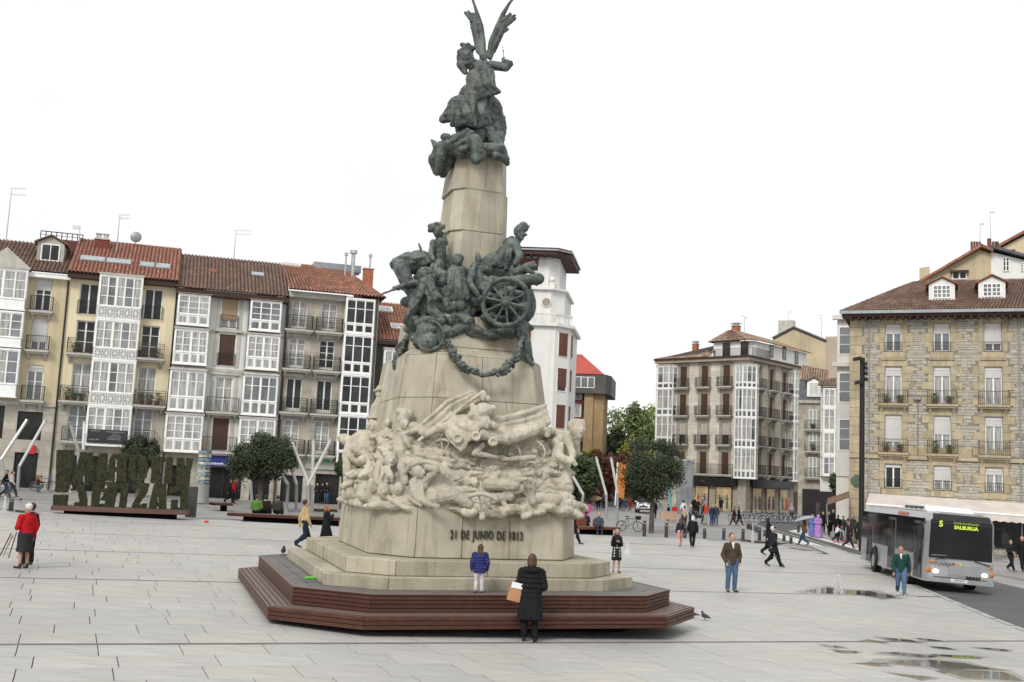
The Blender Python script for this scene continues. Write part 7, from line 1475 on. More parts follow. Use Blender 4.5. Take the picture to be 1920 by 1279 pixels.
for u, v, c, lab in ((1128, 936, (.6,.6,.6), 'white car far off behind the cyclists'), (1140, 941, (.35,.28,.26), 'brownish car far off beside the slanted lamp')): make_car(u, v, -60, paint('far_car_paint_%d' % u, c, .3, coat=.5), lab, False)
# ------------------------------------------------------------------ litter bins, boxes, tables, pigeons and small things
bx = gnd(1252, 1003); bb = MB(); bb.box(-.5, -.15, .98, .55, .15, 1.5); bb.tube([(0, 0, 0), (0, 0, 1)], .06, 6); tag(bb.build('electric_box', mat('tan_cabinet', (.38,.26,.18), .7), None, TR(bx)), 'tan box on a post beside the oak trunk', 'box')
for u, v, lab, m in ((1254, 962, 'turquoise totem right of the oak trunk', mat('turquoise_panel', (.10,.33,.30), .5)), (1248, 975, 'grey sign post left of the turquoise totem', M_LPOST)): p = gnd(u, v); tag(MB().box(-.25, -.1, 0, .25, .1, 2.6).build('totem_sign', m, None, TR(p)), lab, 'sign')
kp = gnd(1283, 962); o = empty('glass_kiosk', kp, 0, 'tall grey glass advertising drum behind the oak tree', 'kiosk'); MB().tube([(0,0,0), (0,0,5.2)], .85, 16).build('drum', mat('grey_kiosk_glass', (.28,.29,.30), .2, .3, .6), o); MB().tube([(0,0,5.2),(0,0,5.4)], .95, 16).build('cap', M_METAL, o)
kp = gnd(377, 943); o = empty('kiosk', kp, 0, 'postcard stand column beside the blue sign', 'stand'); MB().tube([(0,0,0), (0,0,1.2)], .45, 14).build('base', M_LPOST, o)
for k in range(9): MB().tube([(0,0,1.25+k*.24), (0,0,1.25+k*.24+.18)], .42, 14).build('postcard_ring', mat('postcards', (.4,.4,.33), .6, .5, 6) if k % 2 else mat('postcards_blue', (.2,.25,.3), .6, .5, 6), o)
def table(u, v, lab):
    p = gnd(u, v); o = empty('cafe_table', p, 0, lab, 'table', 'white cafe tables under the awning'); MB().tube([(0,0,.70),(0,0,.74)], .38, 14).build('table_top', M_WHT, o); MB().tube([(0,0,0),(0,0,.7)], .04, 8).build('leg', M_METAL, o); MB().tube([(0,0,0),(0,0,.03)], .25, 12).build('foot', M_METAL, o)
def chair(u, v, a, lab):
    p = gnd(u, v); o = empty('cafe_chair', p, R(a), lab, 'chair', 'white cafe chairs under the awning'); MB().box(-.22,-.22,.43,.22,.22,.46).build('seat', M_WHT, o); MB().box(-.22,.19,.55,.22,.22,.9).build('backrest', M_WHT, o)
    for x in (-.2, .2):
        for y in (-.2, .2): MB().tube([(x, y, 0), (x, y, .9 if y > 0 else .44)], .018, 6).build('leg', M_WHT, o)
table(1868, 1034, 'white cafe table just right of the bus'); table(1897, 1036, 'white cafe table behind the woman with folded arms')
for u, v, a, lab in ((1858, 1036, 80, 'white cafe chair nearest the bus'), (1877, 1036, -70, 'white cafe chair of the seated man'), (1905, 1030, 60, 'white cafe chair behind the striped man'), (1916, 1038, 20, 'white cafe chair at the right photo edge')): chair(u, v, a, lab)
M_PIG = mat('pigeon_feather', (.05, .048, .06), .7, .3, 20)
def pigeon(p, a, lab, s=1.0):
    mb = MB(); mb.cap((0, .06, .11), .055, (0, -.09, .09), .035); mb.cap((0, .09, .14), .032, (0, .11, .19), .026); mb.cap((0, -.1, .09), .03, (0, -.2, .07), .012); mb.cap((0, .13, .19), .008, (0, .15, .185), .005)
    for x in (-.02, .02): mb.cap((x, 0, .07), .007, (x, .01, 0), .007)
    o = empty('pigeon', p, R(a), lab, 'pigeon', 'pigeons round the monument'); o.scale = (s, s, s); b = blob(mb, 'body', M_PIG, o, None, .008, 2); return o
q0 = loc_on(530, 1041, 0); pp = atZ(530, 1041.5, .765); pigeon(pp, 200, 'dark pigeon on the left end of the bench platform', 1.25); pigeon(gnd(1322, 1163), 30, 'pigeon on the paving right of the bench platform', 1.0); pigeon(gnd(1298, 1158), 90, 'pigeon at the right tip of the bench platform', .9); pigeon(gnd(38, 941), 10, 'pigeon on the paving at the far left', 1.1)
gb = atZ(583, 1087, .80); mb = MB(); mb.tube([(-.13,0,.035), (.05,0,.035), (.09,0,.03), (.16,0,.025)], [.035,.035,.015,.014], 10); tag(mb.build('green_bottle', mat('green_plastic', (.12,.45,.05), .3), None, TR(gb, R(20))), 'bright green bottle lying on the bench deck', 'bottle')
mb = MB(); mb.sph((0,0,.05), .12, .09, .06, 6, 4); tag(mb.build('red_wrapper', mat('red_plastic', (.6,.03,.04), .5), None, TR(gnd(387, 980))), 'small red wrapper lying on the paving right of the hedge sign', 'litter')
mb = MB(); mb.sph((0,0,.03), .05, .04, .03, 6, 4); tag(mb.build('paper_scrap', M_LETW, None, TR(gnd(1327, 995))), 'white paper scrap beside the bollards', 'litter')
# ------------------------------------------------------------------ floor fountain jets
M_JET = mat('white_water_spray', (.85, .87, .88), .3, .05, 8, alpha=.4)
def jet(u, v, top, wpx, n, label):
    p = gnd(u, v); h = (v-top)/FOC*p.y; r0 = wpx/2/FOC*p.y; q = random.Random(u); mb = MB()
    for _ in range(n):
        t = q.random()**1.5; r = r0*(.12+.55*(1-t)**2+.15*q.random())*q.random()**.5; a = q.uniform(0, 6.28); s = q.uniform(.008, .022); c = Vector((r*math.cos(a), r*math.sin(a), t*h)); mb.add([c+Vector((0,0,s*3)), c+Vector((s,0,0)), c+Vector((-s*.5,s*.8,0)), c+Vector((-s*.5,-s*.8,0)), c-Vector((0,0,s*2))], [(0,1,2),(0,2,3),(0,3,1),(4,2,1),(4,3,2),(4,1,3)])
    tag(mb.build('fountain_jet', M_JET, None, TR(p)), label, 'fountain', 'water jets rising from the paving')['kind'] = 'stuff'
jet(1572, 1111, 1080, 22, 700, 'nearest white water jet in the dark puddle'); jet(1411, 1014, 985, 11, 260, 'thin far water jet between the bollards'); jet(8, 957, 932, 12, 220, 'small water jet at the left photo edge')
# bushes / planters and small street things by the side street
pl = empty('planter_screen', gnd(1545, 975), 0, 'dark screen panel beside the side awning', 'screen'); MB().box(-.9, -.1, 0, .9, .1, 1.9).build('panel', M_CLAD, pl)
# ------------------------------------------------------------------ people
CL = {}
def cloth(c, rough=.85):
    k = 'cloth_%d_%d_%d' % tuple(int(x*255) for x in c); return mat(k, c, rough, .18, 5, .35, 26, spec=.12)
M_SKIN = mat('skin', (.42, .25, .18), .6, .06, 5); M_SKIN2 = mat('tanned_skin', (.30, .16, .10), .6, .06, 5); M_SHOE = mat('dark_shoe_leather', (.02, .018, .017), .4); HAIR = {}
def hairm(c): return mat('hair_%d_%d_%d' % tuple(int(x*255) for x in c), c, .6, .3, 14, .5, 60)
BK = (.014, .014, .016)
WHITE_H, GREY_H, BROWN_H, BLACK_H, GINGER_H, DARK_H = (.62,.60,.56), (.30,.28,.26), (.085,.045,.028), (.015,.012,.011), (.30,.12,.04), (.035,.024,.018)
def person(foot, top, face, label, jacket=BK, jlen=.80, legs=('trousers', (.02,.02,.025)), hair=BROWN_H, hstyle='short', pose='stand', arms='down', skin=None, shoes=None, z=None, fat=1.0, hem=0.0, collar=None, hat=None, stride=1.0, group='people on the square', child=False, robe=None, pos=None, H=None, lean=0, puffy=False, front=None):
    u, v = foot; P = pos if pos is not None else (gnd(u, v) if z is None else atZ(u, v, z))
    if H is None: H = (atY(u, top, P[1]).z - P[2])*1.0
    if pose == 'sit': H = H/.76
    s = H/1.75; o = empty('person', P, R(-face), label, 'person', group); o.rotation_euler = (R(lean), 0, R(-face)); o.scale = (s, s, s)      # faces +Y locally; face = compass bearing from straight ahead
    near = H*FOC/P[1] > 75; vx = .016 if near else (.021 if H*FOC/P[1] > 48 else .028); vx /= 1
    sk = skin or M_SKIN; hd = 1.36 if child else 1.12
    dz = -.47 if pose == 'sit' else 0; L, Rr = -1, 1; ff = fat; J = {}
    for sg in (-1, 1):
        hip = Vector((sg*.095, 0, .93+dz)); ph = sg*stride
        if pose == 'walk': kn = Vector((sg*.10, .19 if ph > 0 else .02, .52)); an = Vector((sg*.09, .34 if ph > 0 else -.30, .09 if ph > 0 else .17)); toe = an+Vector((0, .17, -.05 if ph > 0 else -.12))
        elif pose == 'sit': kn = Vector((sg*.13, .44, .47)); an = Vector((sg*.13, .42, .08)); toe = an+Vector((0, .17, -.05))
        elif pose == 'crouch': hip = Vector((sg*.1, 0, .38)); kn = Vector((sg*.14, .35, .5)); an = Vector((sg*.12, .05, .09)); toe = an+Vector((0, .17, -.05))
        else: kn = Vector((sg*.105, .02, .50)); an = Vector((sg*.11, -.02, .08)); toe = an+Vector((sg*.03, .16, -.045))
        J[sg] = (hip, kn, an, toe)
    if pose == 'crouch': dz = -.55
    cz = 1.30+dz; SH = {}; WR = {}
    for sg in (-1, 1):
        sh = Vector((sg*.18*ff, 0, 1.395+dz)); a = arms if isinstance(arms, str) else arms[0 if sg < 0 else 1]; sw = (-sg*stride if pose == 'walk' else 0)
        if a == 'down': el = sh+Vector((sg*.06, -.04+sw*.10, -.29)); wr = el+Vector((sg*.0, .07+sw*.12, -.25))
        elif a == 'pocket': el = sh+Vector((sg*.07, -.05, -.29)); wr = el+Vector((-sg*.055, .14, -.20))
        elif a == 'phone': el = sh+Vector((sg*.03, .03, -.29)); wr = el+Vector((-sg*.13, .22, .13))
        elif a == 'front': el = sh+Vector((sg*.05, .02, -.28)); wr = el+Vector((-sg*.12, .22, -.02))
        elif a == 'lap': el = sh+Vector((sg*.05, .03, -.27)); wr = el+Vector((-sg*.10, .24, -.10))
        elif a == 'face': el = sh+Vector((sg*.05, .12, -.24)); wr = el+Vector((-sg*.11, .10, .22))
        elif a == 'up': el = sh+Vector((sg*.06, .08, -.24)); wr = el+Vector((-sg*.02, .12, .25))
        elif a == 'reach': el = sh+Vector((sg*.02, .20, -.16)); wr = el+Vector((0, .24, .02))
        elif a == 'back': el = sh+Vector((sg*.08, -.10, -.27)); wr = el+Vector((-sg*.13, -.06, -.2))
        SH[sg] = (sh, el, wr)
    # body: one continuous skin
    b = MB(); hc = Vector((0, .015, 1.635+dz-(.0 if not child else .02))); r = hd
    b.loft([(hc.x, hc.y-.005, hc.z-.11*r, .035*r, .045*r), (hc.x, hc.y+.012, hc.z-.095*r, .05*r, .062*r), (hc.x, hc.y+.005, hc.z-.03*r, .074*r, .085*r), (hc.x, hc.y, hc.z+.03*r, .079*r, .095*r), (hc.x, hc.y-.005, hc.z+.08*r, .062*r, .08*r), (hc.x, hc.y-.01, hc.z+.112*r, .025*r, .035*r)], 14)
    b.cap((0, hc.y+.088*r, hc.z+.015), .010, (0, hc.y+.112*r, hc.z-.022*r), .014); b.cap((-.02, hc.y+.078*r, hc.z-.06*r), .010, (.02, hc.y+.078*r, hc.z-.06*r), .010)
    for sg in (-1, 1): b.sph((sg*.075*r, hc.y, hc.z-.005), .014, .022, .032)
    b.cap((0, -.01, 1.46+dz), .055, (0, 0, 1.56+dz), .05); b.loft([(0, 0, .92+dz, .13*ff, .09*ff), (0, 0, 1.15+dz, .12*ff, .08*ff), (0, 0, 1.38+dz, .15*ff, .085*ff), (0, 0, 1.45+dz, .08, .06)], 14)
    b.cap((-.15*ff, 0, 1.40+dz), .05, (.15*ff, 0, 1.40+dz), .05)
    for sg in (-1, 1):
        hip, kn, an, toe = J[sg]; sh, el, wr = SH[sg]; b.cap(hip, .085*ff, kn, .055); b.cap(kn, .055, an, .036); b.cap(kn.lerp(an, .3)-Vector((0,.01,0)), .056, an, .036); b.cap(an, .035, toe, .026); b.cap(sh, .05, el, .04); b.cap(el, .038, wr, .027)
        d = (wr-el).normalized(); a = arms if isinstance(arms, str) else arms[0 if sg < 0 else 1]
        b.cap(wr, .026, wr+d*.07, .032, 8); s1 = d.cross(Vector((0, 1, 0))); s1 = s1.normalized() if s1.length > .2 else d.orthogonal().normalized()
        nrm = d.cross(s1)
        for k, fl in enumerate((.065, .078, .072, .055)): bs = wr+d*.085+s1*(k-1.5)*.019; b.cap(bs, .0095, bs+d*fl*.55, .009, 6); b.cap(bs+d*fl*.55, .009, bs+d*fl*.9+nrm*.022*sg, .008, 6)
        b.cap(wr+d*.03-s1*.02, .011, wr+d*.075-s1*.052, .009, 6)
    # body
    blob(b, 'body', sk, o, None, vx*.85, 2)
    # legwear
    kind, lc = legs
    t = MB()
    if kind == 'trousers':
        for sg in (-1, 1):
            hip, kn, an, toe = J[sg]; t.cap(hip, .112*ff, kn, .084); t.cap(kn, .080, an+Vector((0, 0, .02)), .066)
            t.cap(kn+Vector((0,-.012,-.12)), .078, an+Vector((0,-.012,.06)), .068)
        h0 = J[1][0].z; t.cap((-.06, -.02, h0+.03), .12*ff, (.06, -.02, h0+.03), .12*ff); blob(t, 'trousers', cloth(lc), o, None, vx, 2, [(.09, .018)] if near else None)
    elif kind == 'skirt':
        zb = .46; t.loft([(0, 0, zb, .23, .19), (0, 0, .62, .215, .18), (0, 0, .92, .185*ff, .15*ff), (0, 0, 1.04, .15*ff, .12*ff)], 16); blob(t, 'skirt', cloth(lc), o, None, vx, 1, [(.09, .02)] if near else None)
    elif kind == 'dress':
        t.loft([(0, 0, .60, .20, .17), (0, 0, .92, .18, .15), (0, 0, 1.1, .14, .115), (0, 0, 1.4, .15, .11)], 16); blob(t, 'dress', MATS['dotted_dress_cloth'], o, None, vx, 1)
    # shoes
    for sg in (-1, 1):
        hip, kn, an, toe = J[sg]; m_ = MB(); m_.cap(an+Vector((0,-.02,-.035)), .042, toe+Vector((0,.03,-.0)), .032); m_.cap(an+Vector((0,-.03,-.03)), .038, an+Vector((0,-.02,.03)), .045); blob(m_, 'shoe', shoes or M_SHOE, o, None, vx*.9, 1)
    # jacket, coat or robe
    c = MB()
    if robe:
        c.loft([(0, 0, .05, .34, .30), (0, 0, .5, .30, .27), (0, 0, 1.0, .25, .21), (0, 0, 1.38, .21, .15), (0, 0, 1.5, .13, .13), (0, 0, 1.62, .125, .135), (0, -.01, 1.72, .10, .11), (0, -.01, 1.765, .04, .05)], 16)
        for sg in (-1, 1): sh, el, wr = SH[sg]; c.cap(sh, .09, el, .09); c.cap(el, .09, wr, .06)
        blob(c, 'robe', cloth(robe, .6), o, None, vx, 1, [(.16, .07), (.06, .03)])
    else:
        zb = jlen+dz if pose != 'sit' else max(.38, jlen+dz+.08); bot = (.165+hem)*ff; g = 1.08 if puffy else 1.0
        c.loft([(0, -.005, zb, bot*g, (.135+hem)*ff*g), (0, -.005, (zb+1.1+dz)/2, (.165+hem*.5)*ff*g, (.135+hem*.4)*ff*g), (0, 0, 1.12+dz, .158*ff*g, .122*ff*g), (0, .0, 1.28+dz, .175*ff*g, .132*ff*g), (0, -.005, 1.40+dz, .165*ff*g, .11*ff*g), (0, -.01, 1.475+dz, .085, .075), (0, -.01, 1.52+dz, .072, .068)], 16)
        for sg in (-1, 1): sh, el, wr = SH[sg]; k = 1.06 if puffy else 1; c.cap(sh-Vector((sg*.03,0,0)), .082*k*ff, el, .066*k*ff); c.cap(el, .066*k*ff, wr, .05*k)
        if puffy:
            for k in range(6): zz_ = 1.32-k*.1; c.sph((0, 0, zz_+dz), (.195-.0*k)*ff*g, .155*ff*g, .038, 14, 6) if zz_ > jlen+.06 else None
        blob(c, 'jacket', cloth(jacket), o, None, vx, 1 if puffy else 2, [(.11, .03), (.04, .012)] if near else None)
    if collar: m_ = MB(); m_.ring((0, -.01, 1.505+dz), .078, .03, (0, 0, 1), 16, 6) if not front else m_.add([(-.05, .085, 1.515+dz), (.05, .085, 1.515+dz), (.012, .150, 1.31+dz), (-.012, .150, 1.31+dz), (-.05, .05, 1.50+dz), (.05, .05, 1.50+dz), (.012, .09, 1.31+dz), (-.012, .09, 1.31+dz)], [(3,2,1,0), (4,5,6,7), (0,1,5,4), (1,2,6,5), (2,3,7,6), (3,0,4,7)]); blob(m_, 'collar', cloth(collar), o, None, .014, 0)
    # hair and hat
    if not robe and hstyle != 'bald':
        m_ = MB(); m_.sph((0, hc.y-.018*r, hc.z+.035*r), .086*r, .098*r, .095*r, 14, 9)
        if hstyle == 'bob': m_.sph((0, hc.y-.03, hc.z-.03), .095*r, .09*r, .12*r)
        if hstyle == 'long': m_.loft([(0, -.07, hc.z-.30, .075, .04), (0, -.07, hc.z-.15, .105, .06), (0, -.04, hc.z, .1, .085), (0, -.02, hc.z+.05, .08, .08)], 12); [m_.cap((sg*.08, .02, hc.z-.02), .03, (sg*.095, .03, hc.z-.2), .025) for sg in (-1, 1)]
        m2 = [(p) for p in ()]
        ho = blob(m_, 'hair', hairm(hair), o, None, vx*.8, 1, [(.05, .02), (.02, .012)])
        if hstyle in ('short', 'bob', 'long'):      # keep the face free: push the front of the hair back
            ho.location = (0, -.022*r, .006)
    elif hstyle == 'bald': m_ = MB(); m_.ring((0, hc.y-.02, hc.z), .07, .018, (0, .25, 1), 16, 6, 0, 360); h_ = blob(m_, 'hair', hairm(GREY_H), o, None, vx*.8, 0); h_.location = (0, -.012, 0)
    if hat == 'beret': m_ = MB(); m_.sph((0, hc.y, hc.z+.085), .125, .13, .035, 14, 7); m_.cap((0, hc.y, hc.z+.1), .01, (0, hc.y, hc.z+.14), .006); blob(m_, 'beret', cloth(BK), o, None, .014, 1)
    return o
mat('dotted_dress_cloth', (.02,.02,.02), .8, kind='dots')
def held(name, mb, m, P, label, cat, kind=None, smooth=False): return tag(mb.build(name, m, None, TR(P), smooth), label, cat)
JEANS = (.075, .125, .21)
# near figures
person((992, 1203), 1041, 8, 'woman in long black quilted coat with fur hood seen from behind at the bench', BK, .46, ('trousers', (.012,.012,.013)), BROWN_H, 'bob', 'stand', ('front', 'front'), fat=1.22, hem=.045, puffy=True)
fp = atZ(992, 1083, 1.32); mb = MB(); c_ = gnd(992, 1203); mb.ring((0, 0, 0), .15, .055, (0, 0, 1), 18, 8); o = blob(mb, 'fur_collar', mat('black_fur', (.012,.01,.01), .95, .3, 20, 1, 80), None, TR((c_.x, c_.y-.03, c_.z+1.36)), .02, 0, [(.04, .05)]); o.parent = bpy.data.objects['person']; o.matrix_local = T3(0, -.02, 1.46)
pb = atY(963, 1107, c_.y-.02); mb = MB(); mb.add([(-.13,-.05,-.17),(.12,-.05,-.22),(.17,-.05,.10),(-.05,-.05,.14),(-.13,.06,-.17),(.12,.06,-.22),(.17,.06,.10),(-.05,.06,.14)], [(0,1,2,3),(7,6,5,4),(0,4,5,1),(1,5,6,2),(2,6,7,3),(3,7,4,0)]); bg = mb.build('shopping_bag', mat('brown_paper', (.38,.20,.10), .7), None, TR(pb)); tag(bg, 'brown paper shopping bag with white top held by the woman in black quilted coat', 'bag')
MB().add([(-.052,-.056,.06),(.16,-.056,.03),(.175,-.056,.13),(-.03,-.056,.17)], [(0,1,2,3)]).build('white_panel', M_LETW, bg)
person((897, 1112), 1022, -8, 'small child in blue puffer jacket and white trousers on the bench deck', (.03,.035,.13), .74, ('trousers', (.52,.50,.52)), BROWN_H, 'long', 'stand', 'down', z=.765, fat=1.3, child=True, puffy=True, shoes=mat('purple_shoe', (.12,.04,.1), .6))
person((1155, 1074), 992, 176, 'woman in black coat and dotted dress looking at her phone', BK, .50, ('dress', BK), (.14,.065,.035), 'long', 'stand', 'phone', fat=.95, hem=.06)
wp = gnd(1155, 1074); held('white_bag', MB().add([(-.12,-.04,-.16),(.12,-.04,-.20),(.06,-.04,.22),(-.08,-.04,.22),(-.12,.05,-.16),(.12,.05,-.20),(.06,.05,.22),(-.08,.05,.22)], [(0,1,2,3),(7,6,5,4),(0,4,5,1),(1,5,6,2),(2,6,7,3),(3,7,4,0)]), mat('pale_plastic_bag', (.6,.6,.62), .5), atY(1176, 1030, wp.y-.05), 'white bag on the arm of the woman with the phone', 'bag')
held('mobile_phone', MB().box(-.03,-.01,-.06,.03,.01,.06), M_BLKSH, atY(1158, 1009, wp.y-.32), 'small dark phone in the hands of the woman in dotted dress', 'phone')
person((1371, 1110), 1001, 172, 'man in brown jacket and jeans walking with hands in pockets', (.07,.05,.035), .84, ('trousers', JEANS), DARK_H, 'short', 'stand', 'pocket', fat=1.12, collar=(.7,.7,.68), front=True)
person((1689, 1118), 1025, -165, 'bald man in dark green jumper and jeans walking in front of the bus', (.015,.055,.045), .86, ('trousers', JEANS), WHITE_H, 'bald', 'walk', 'down', fat=1.15, collar=(.7,.62,.6), front=True, stride=-.8, skin=mat('ruddy_skin', (.42,.21,.15), .6), shoes=mat('grey_trainer', (.5,.5,.48), .6))
person((1449, 1063), 988, 70, 'elderly man in black coat and beret walking with a stick', (.02,.021,.025), .66, ('trousers', BK), WHITE_H, 'short', 'walk', ('front', 'back'), hat='beret', fat=1.2, hem=.03, stride=.7)
q_ = gnd(1449, 1063); held('walking_stick', MB().tube([(-.25,0,.25), (.38,0,-.38), (.44,0,-.5)], [.012,.03,.006], 6), M_IRON, atY(1452, 1042, q_.y-.15), 'furled black umbrella carried by the man in the beret', 'umbrella')
person((1441, 1042), 972, 75, 'figure in long black coat striding behind the man in the beret', (.012,.012,.014), .42, ('trousers', BK), BLACK_H, 'bob', 'walk', 'down', hem=.03)
person((42, 1066), 945, -58, 'elderly white-haired woman in red jacket and dark skirt at the left', (.42,.012,.018), .80, ('skirt', (.03,.03,.033)), WHITE_H, 'short', 'stand', ('front', 'down'), fat=1.18)
person((50, 1059), 950, -50, 'companion in maroon and black mostly hidden behind the woman in red', (.05,.02,.022), .74, ('trousers', BK), DARK_H, 'short', 'stand', 'front', H=1.56)
p = gnd(25, 1062)
for (a, b, lab, m) in (((21, 1000), (0, 1042), 'dark walking stick held by the woman in red', M_IRON), ((24, 1003), (6, 1042), 'tan walking stick beside the dark one', mat('tan_cane', (.35,.18,.09), .5)), ((31, 998), (16, 1046), 'brown furled umbrella hanging from the arm of the woman in red', M_BROWN)):
    A_ = atY(*a, p.y-.3); B_ = atY(*b, p.y-.3); held('walking_stick', MB().tube([(0,0,0), B_-A_], .014, 6), m, A_, lab, 'stick')
person((568, 1028), 938, 62, 'man in tan jacket and navy trousers walking left of the monument', (.42,.31,.16), .80, ('trousers', (.018,.024,.04)), DARK_H, 'short', 'walk', 'down', fat=1.12, stride=-.6)
person((609, 1026), 948, 58, 'ginger-haired woman in long black coat walking behind the monument steps', BK, .28, ('trousers', BK), GINGER_H, 'bob', 'walk', ('down', 'face'), hem=.10, fat=1.1)
person((1298, 1027), 968, 4, 'white-haired person in black jacket walking away past the bollards', BK, .84, ('trousers', BK), WHITE_H, 'bob', 'walk', 'down', fat=1.12, stride=.35)
person((1275, 1025), 972, -4, 'long-haired girl in dark top and pink trousers walking away', (.02,.022,.03), .90, ('trousers', (.55,.30,.27)), BROWN_H, 'long', 'walk', 'down', stride=.3, shoes=mat('pink_shoe', (.5,.3,.28), .7))
person((1074, 1020), 945, 80, 'figure almost wholly hidden behind the monument with one black shoe showing', BK, .7, ('trousers', BK), DARK_H, 'short', 'walk', 'down', H=1.7)
# seated
def bench_pos(u, v, back, zs=.0): g_ = gnd(u, v); return Vector((g_.x, g_.y+back, g_.z+zs))
person((1123, 1003), 966, 175, 'old man in blue-grey coat sitting on the orange-brown bench', (.06,.065,.09), .80, ('trousers', (.03,.033,.045)), GREY_H, 'short', 'sit', 'lap', fat=1.1, pos=bench_pos(1123, 1003, .35), H=1.35)
person((1101, 985), 960, 10, 'person in dark maroon sitting with back to us under the magenta umbrella', (.05,.02,.035), .8, ('trousers', BK), DARK_H, 'short', 'sit', 'front', pos=bench_pos(1101, 1000, 1.3), H=1.32)
for u, c, h, ha_, lab, col_ in ((473, (.09,.19,.04), BROWN_H, 'short', 'person in bright green jacket sitting on the long bench', None), (490, (.03,.02,.025), BLACK_H, 'bob', 'person in dark top with white collar sitting on the long bench', (.75,.74,.75)), (513, (.045,.05,.045), DARK_H, 'short', 'person in dark olive coat leaning on the long bench', None)):
    g_ = gnd(u, 976); person((u, 976), 932, 8, lab, c, .86, ('trousers', BK), h, ha_, 'sit', 'front', fat=1.25, pos=(g_.x, g_.y+.75, g_.z), H=1.34, collar=col_)
# walkers left
person((8, 934), 881, 75, 'man in black jacket and beret passing at the left edge', BK, .8, ('trousers', (.05,.045,.045)), GREY_H, 'short', 'walk', 'down', hat='beret'); person((20, 932), 884, 78, 'man in pale jacket and dark trousers passing at the left edge', (.45,.42,.36), .82, ('trousers', BK), BROWN_H, 'short', 'walk', 'down', stride=-1)
person((69, 923), 893, 60, 'person with dark jacket crouching by a bicycle in front of the grey shop', (.07,.02,.02), .8, ('trousers', (.08,.12,.15)), (.2,.1,.05), 'long', 'crouch', 'reach', H=1.6); person((130, 926), 905, -70, 'small child in white walking behind the hedge letters', (.6,.58,.58), .6, ('trousers', (.6,.58,.58)), BROWN_H, 'short', 'walk', 'down', child=True)
person((429, 944), 899, 55, 'man in black jacket with red sleeve walking by the oak tree', BK, .82, ('trousers', BK), DARK_H, 'short', 'walk', 'down'); person((436, 943), 898, 60, 'walker in bright red jacket by the blue shop sign', (.45,.015,.02), .82, ('trousers', BK), BLACK_H, 'short', 'stand', 'down'); person((442, 939), 897, 50, 'man in dark maroon coat by the oak tree', (.05,.015,.018), .74, ('trousers', BK), DARK_H, 'short', 'stand', 'down')
person((593, 945), 906, 200, 'left person of the pair in black jackets by the bank doorway', (.012,.013,.02), .84, ('trousers', (.02,.025,.04)), DARK_H, 'short', 'stand', 'front', fat=1.1); person((603, 943), 907, 190, 'person in black standing between the pair by the bank doorway', BK, .8, ('trousers', BK), BLACK_H, 'short', 'stand', 'front'); person((611, 944), 905, 185, 'right person in black jacket and jeans by the bank doorway', (.012,.013,.018), .84, ('trousers', (.05,.09,.17)), DARK_H, 'short', 'stand', 'front', fat=1.12)
# street gap
person((1122, 956), 921, 190, 'person under the tan umbrella pushing a bicycle', (.03,.03,.035), .7, ('trousers', BK), DARK_H, 'short', 'walk', ('up', 'down')); person((1132, 955), 924, 185, 'person in grey jacket beside the tan umbrella', (.13,.13,.14), .8, ('trousers', BK), BLACK_H, 'long', 'walk', 'down'); person((1119, 950), 918, 200, 'person in brown behind the tan umbrella', (.07,.03,.03), .8, ('trousers', BK), DARK_H, 'short', 'stand', 'down')
person((1163, 957), 930, 200, 'dark figure holding a bicycle under the banner', BK, .8, ('trousers', BK), DARK_H, 'short', 'stand', 'front'); person((1181, 958), 932, 190, 'figure in red trousers beside the parked bicycles', (.2,.02,.03), .7, ('trousers', (.3,.015,.03)), DARK_H, 'short', 'stand', 'down'); person((1227, 973), 938, 170, 'dark figure half hidden behind the oak trunk', BK, .8, ('trousers', BK), DARK_H, 'short', 'stand', 'down')
def umbrella(P, col, label, r=.55, tilt=(0, 0, 0), hl=.9):
    o = empty('umbrella', P, 0, label, 'umbrella'); o.rotation_euler = tuple(R(t) for t in tilt); mb = MB(); n = 8; vs = [(0, 0, .26)]; fs = []
    for k in range(n): a = 2*math.pi*k/n; vs.append((r*.55*math.cos(a), r*.55*math.sin(a), .18)); 
    for k in range(n): a = 2*math.pi*k/n; vs.append((r*math.cos(a), r*math.sin(a), 0.0))
    for k in range(n): j = (k+1) % n; fs += [(0, 1+k, 1+j), (1+k, 1+n+k, 1+n+j, 1+j)]
    o2 = mb.add(vs, fs).build('canopy', mat('umbrella_%d' % int(sum(col)*1000), col, .6, .1, 2), o); o2.modifiers.new('thick', 'SOLIDIFY').thickness = .01; MB().tube([(0,0,-hl), (0,0,.33)], .012, 6).build('shaft', M_IRON, o)
    for k in range(n): a = 2*math.pi*k/n; MB().tube([(0,0,.24), (r*.55*math.cos(a), r*.55*math.sin(a), .165), (r*math.cos(a), r*math.sin(a), -.01)], .006, 4).build('rib', M_IRON, o)
g_ = gnd(1122, 956); umbrella(atY(1117, 935, g_.y-.2), (.42,.27,.14), 'tan umbrella held over the cyclists', .62, (18, -12, 0)); g_ = gnd(1101, 998); umbrella(atY(1095, 958, g_.y+1.0), (.28,.03,.13), 'magenta umbrella over the bench right of the monument', .62, (30, -35, 0), .6)
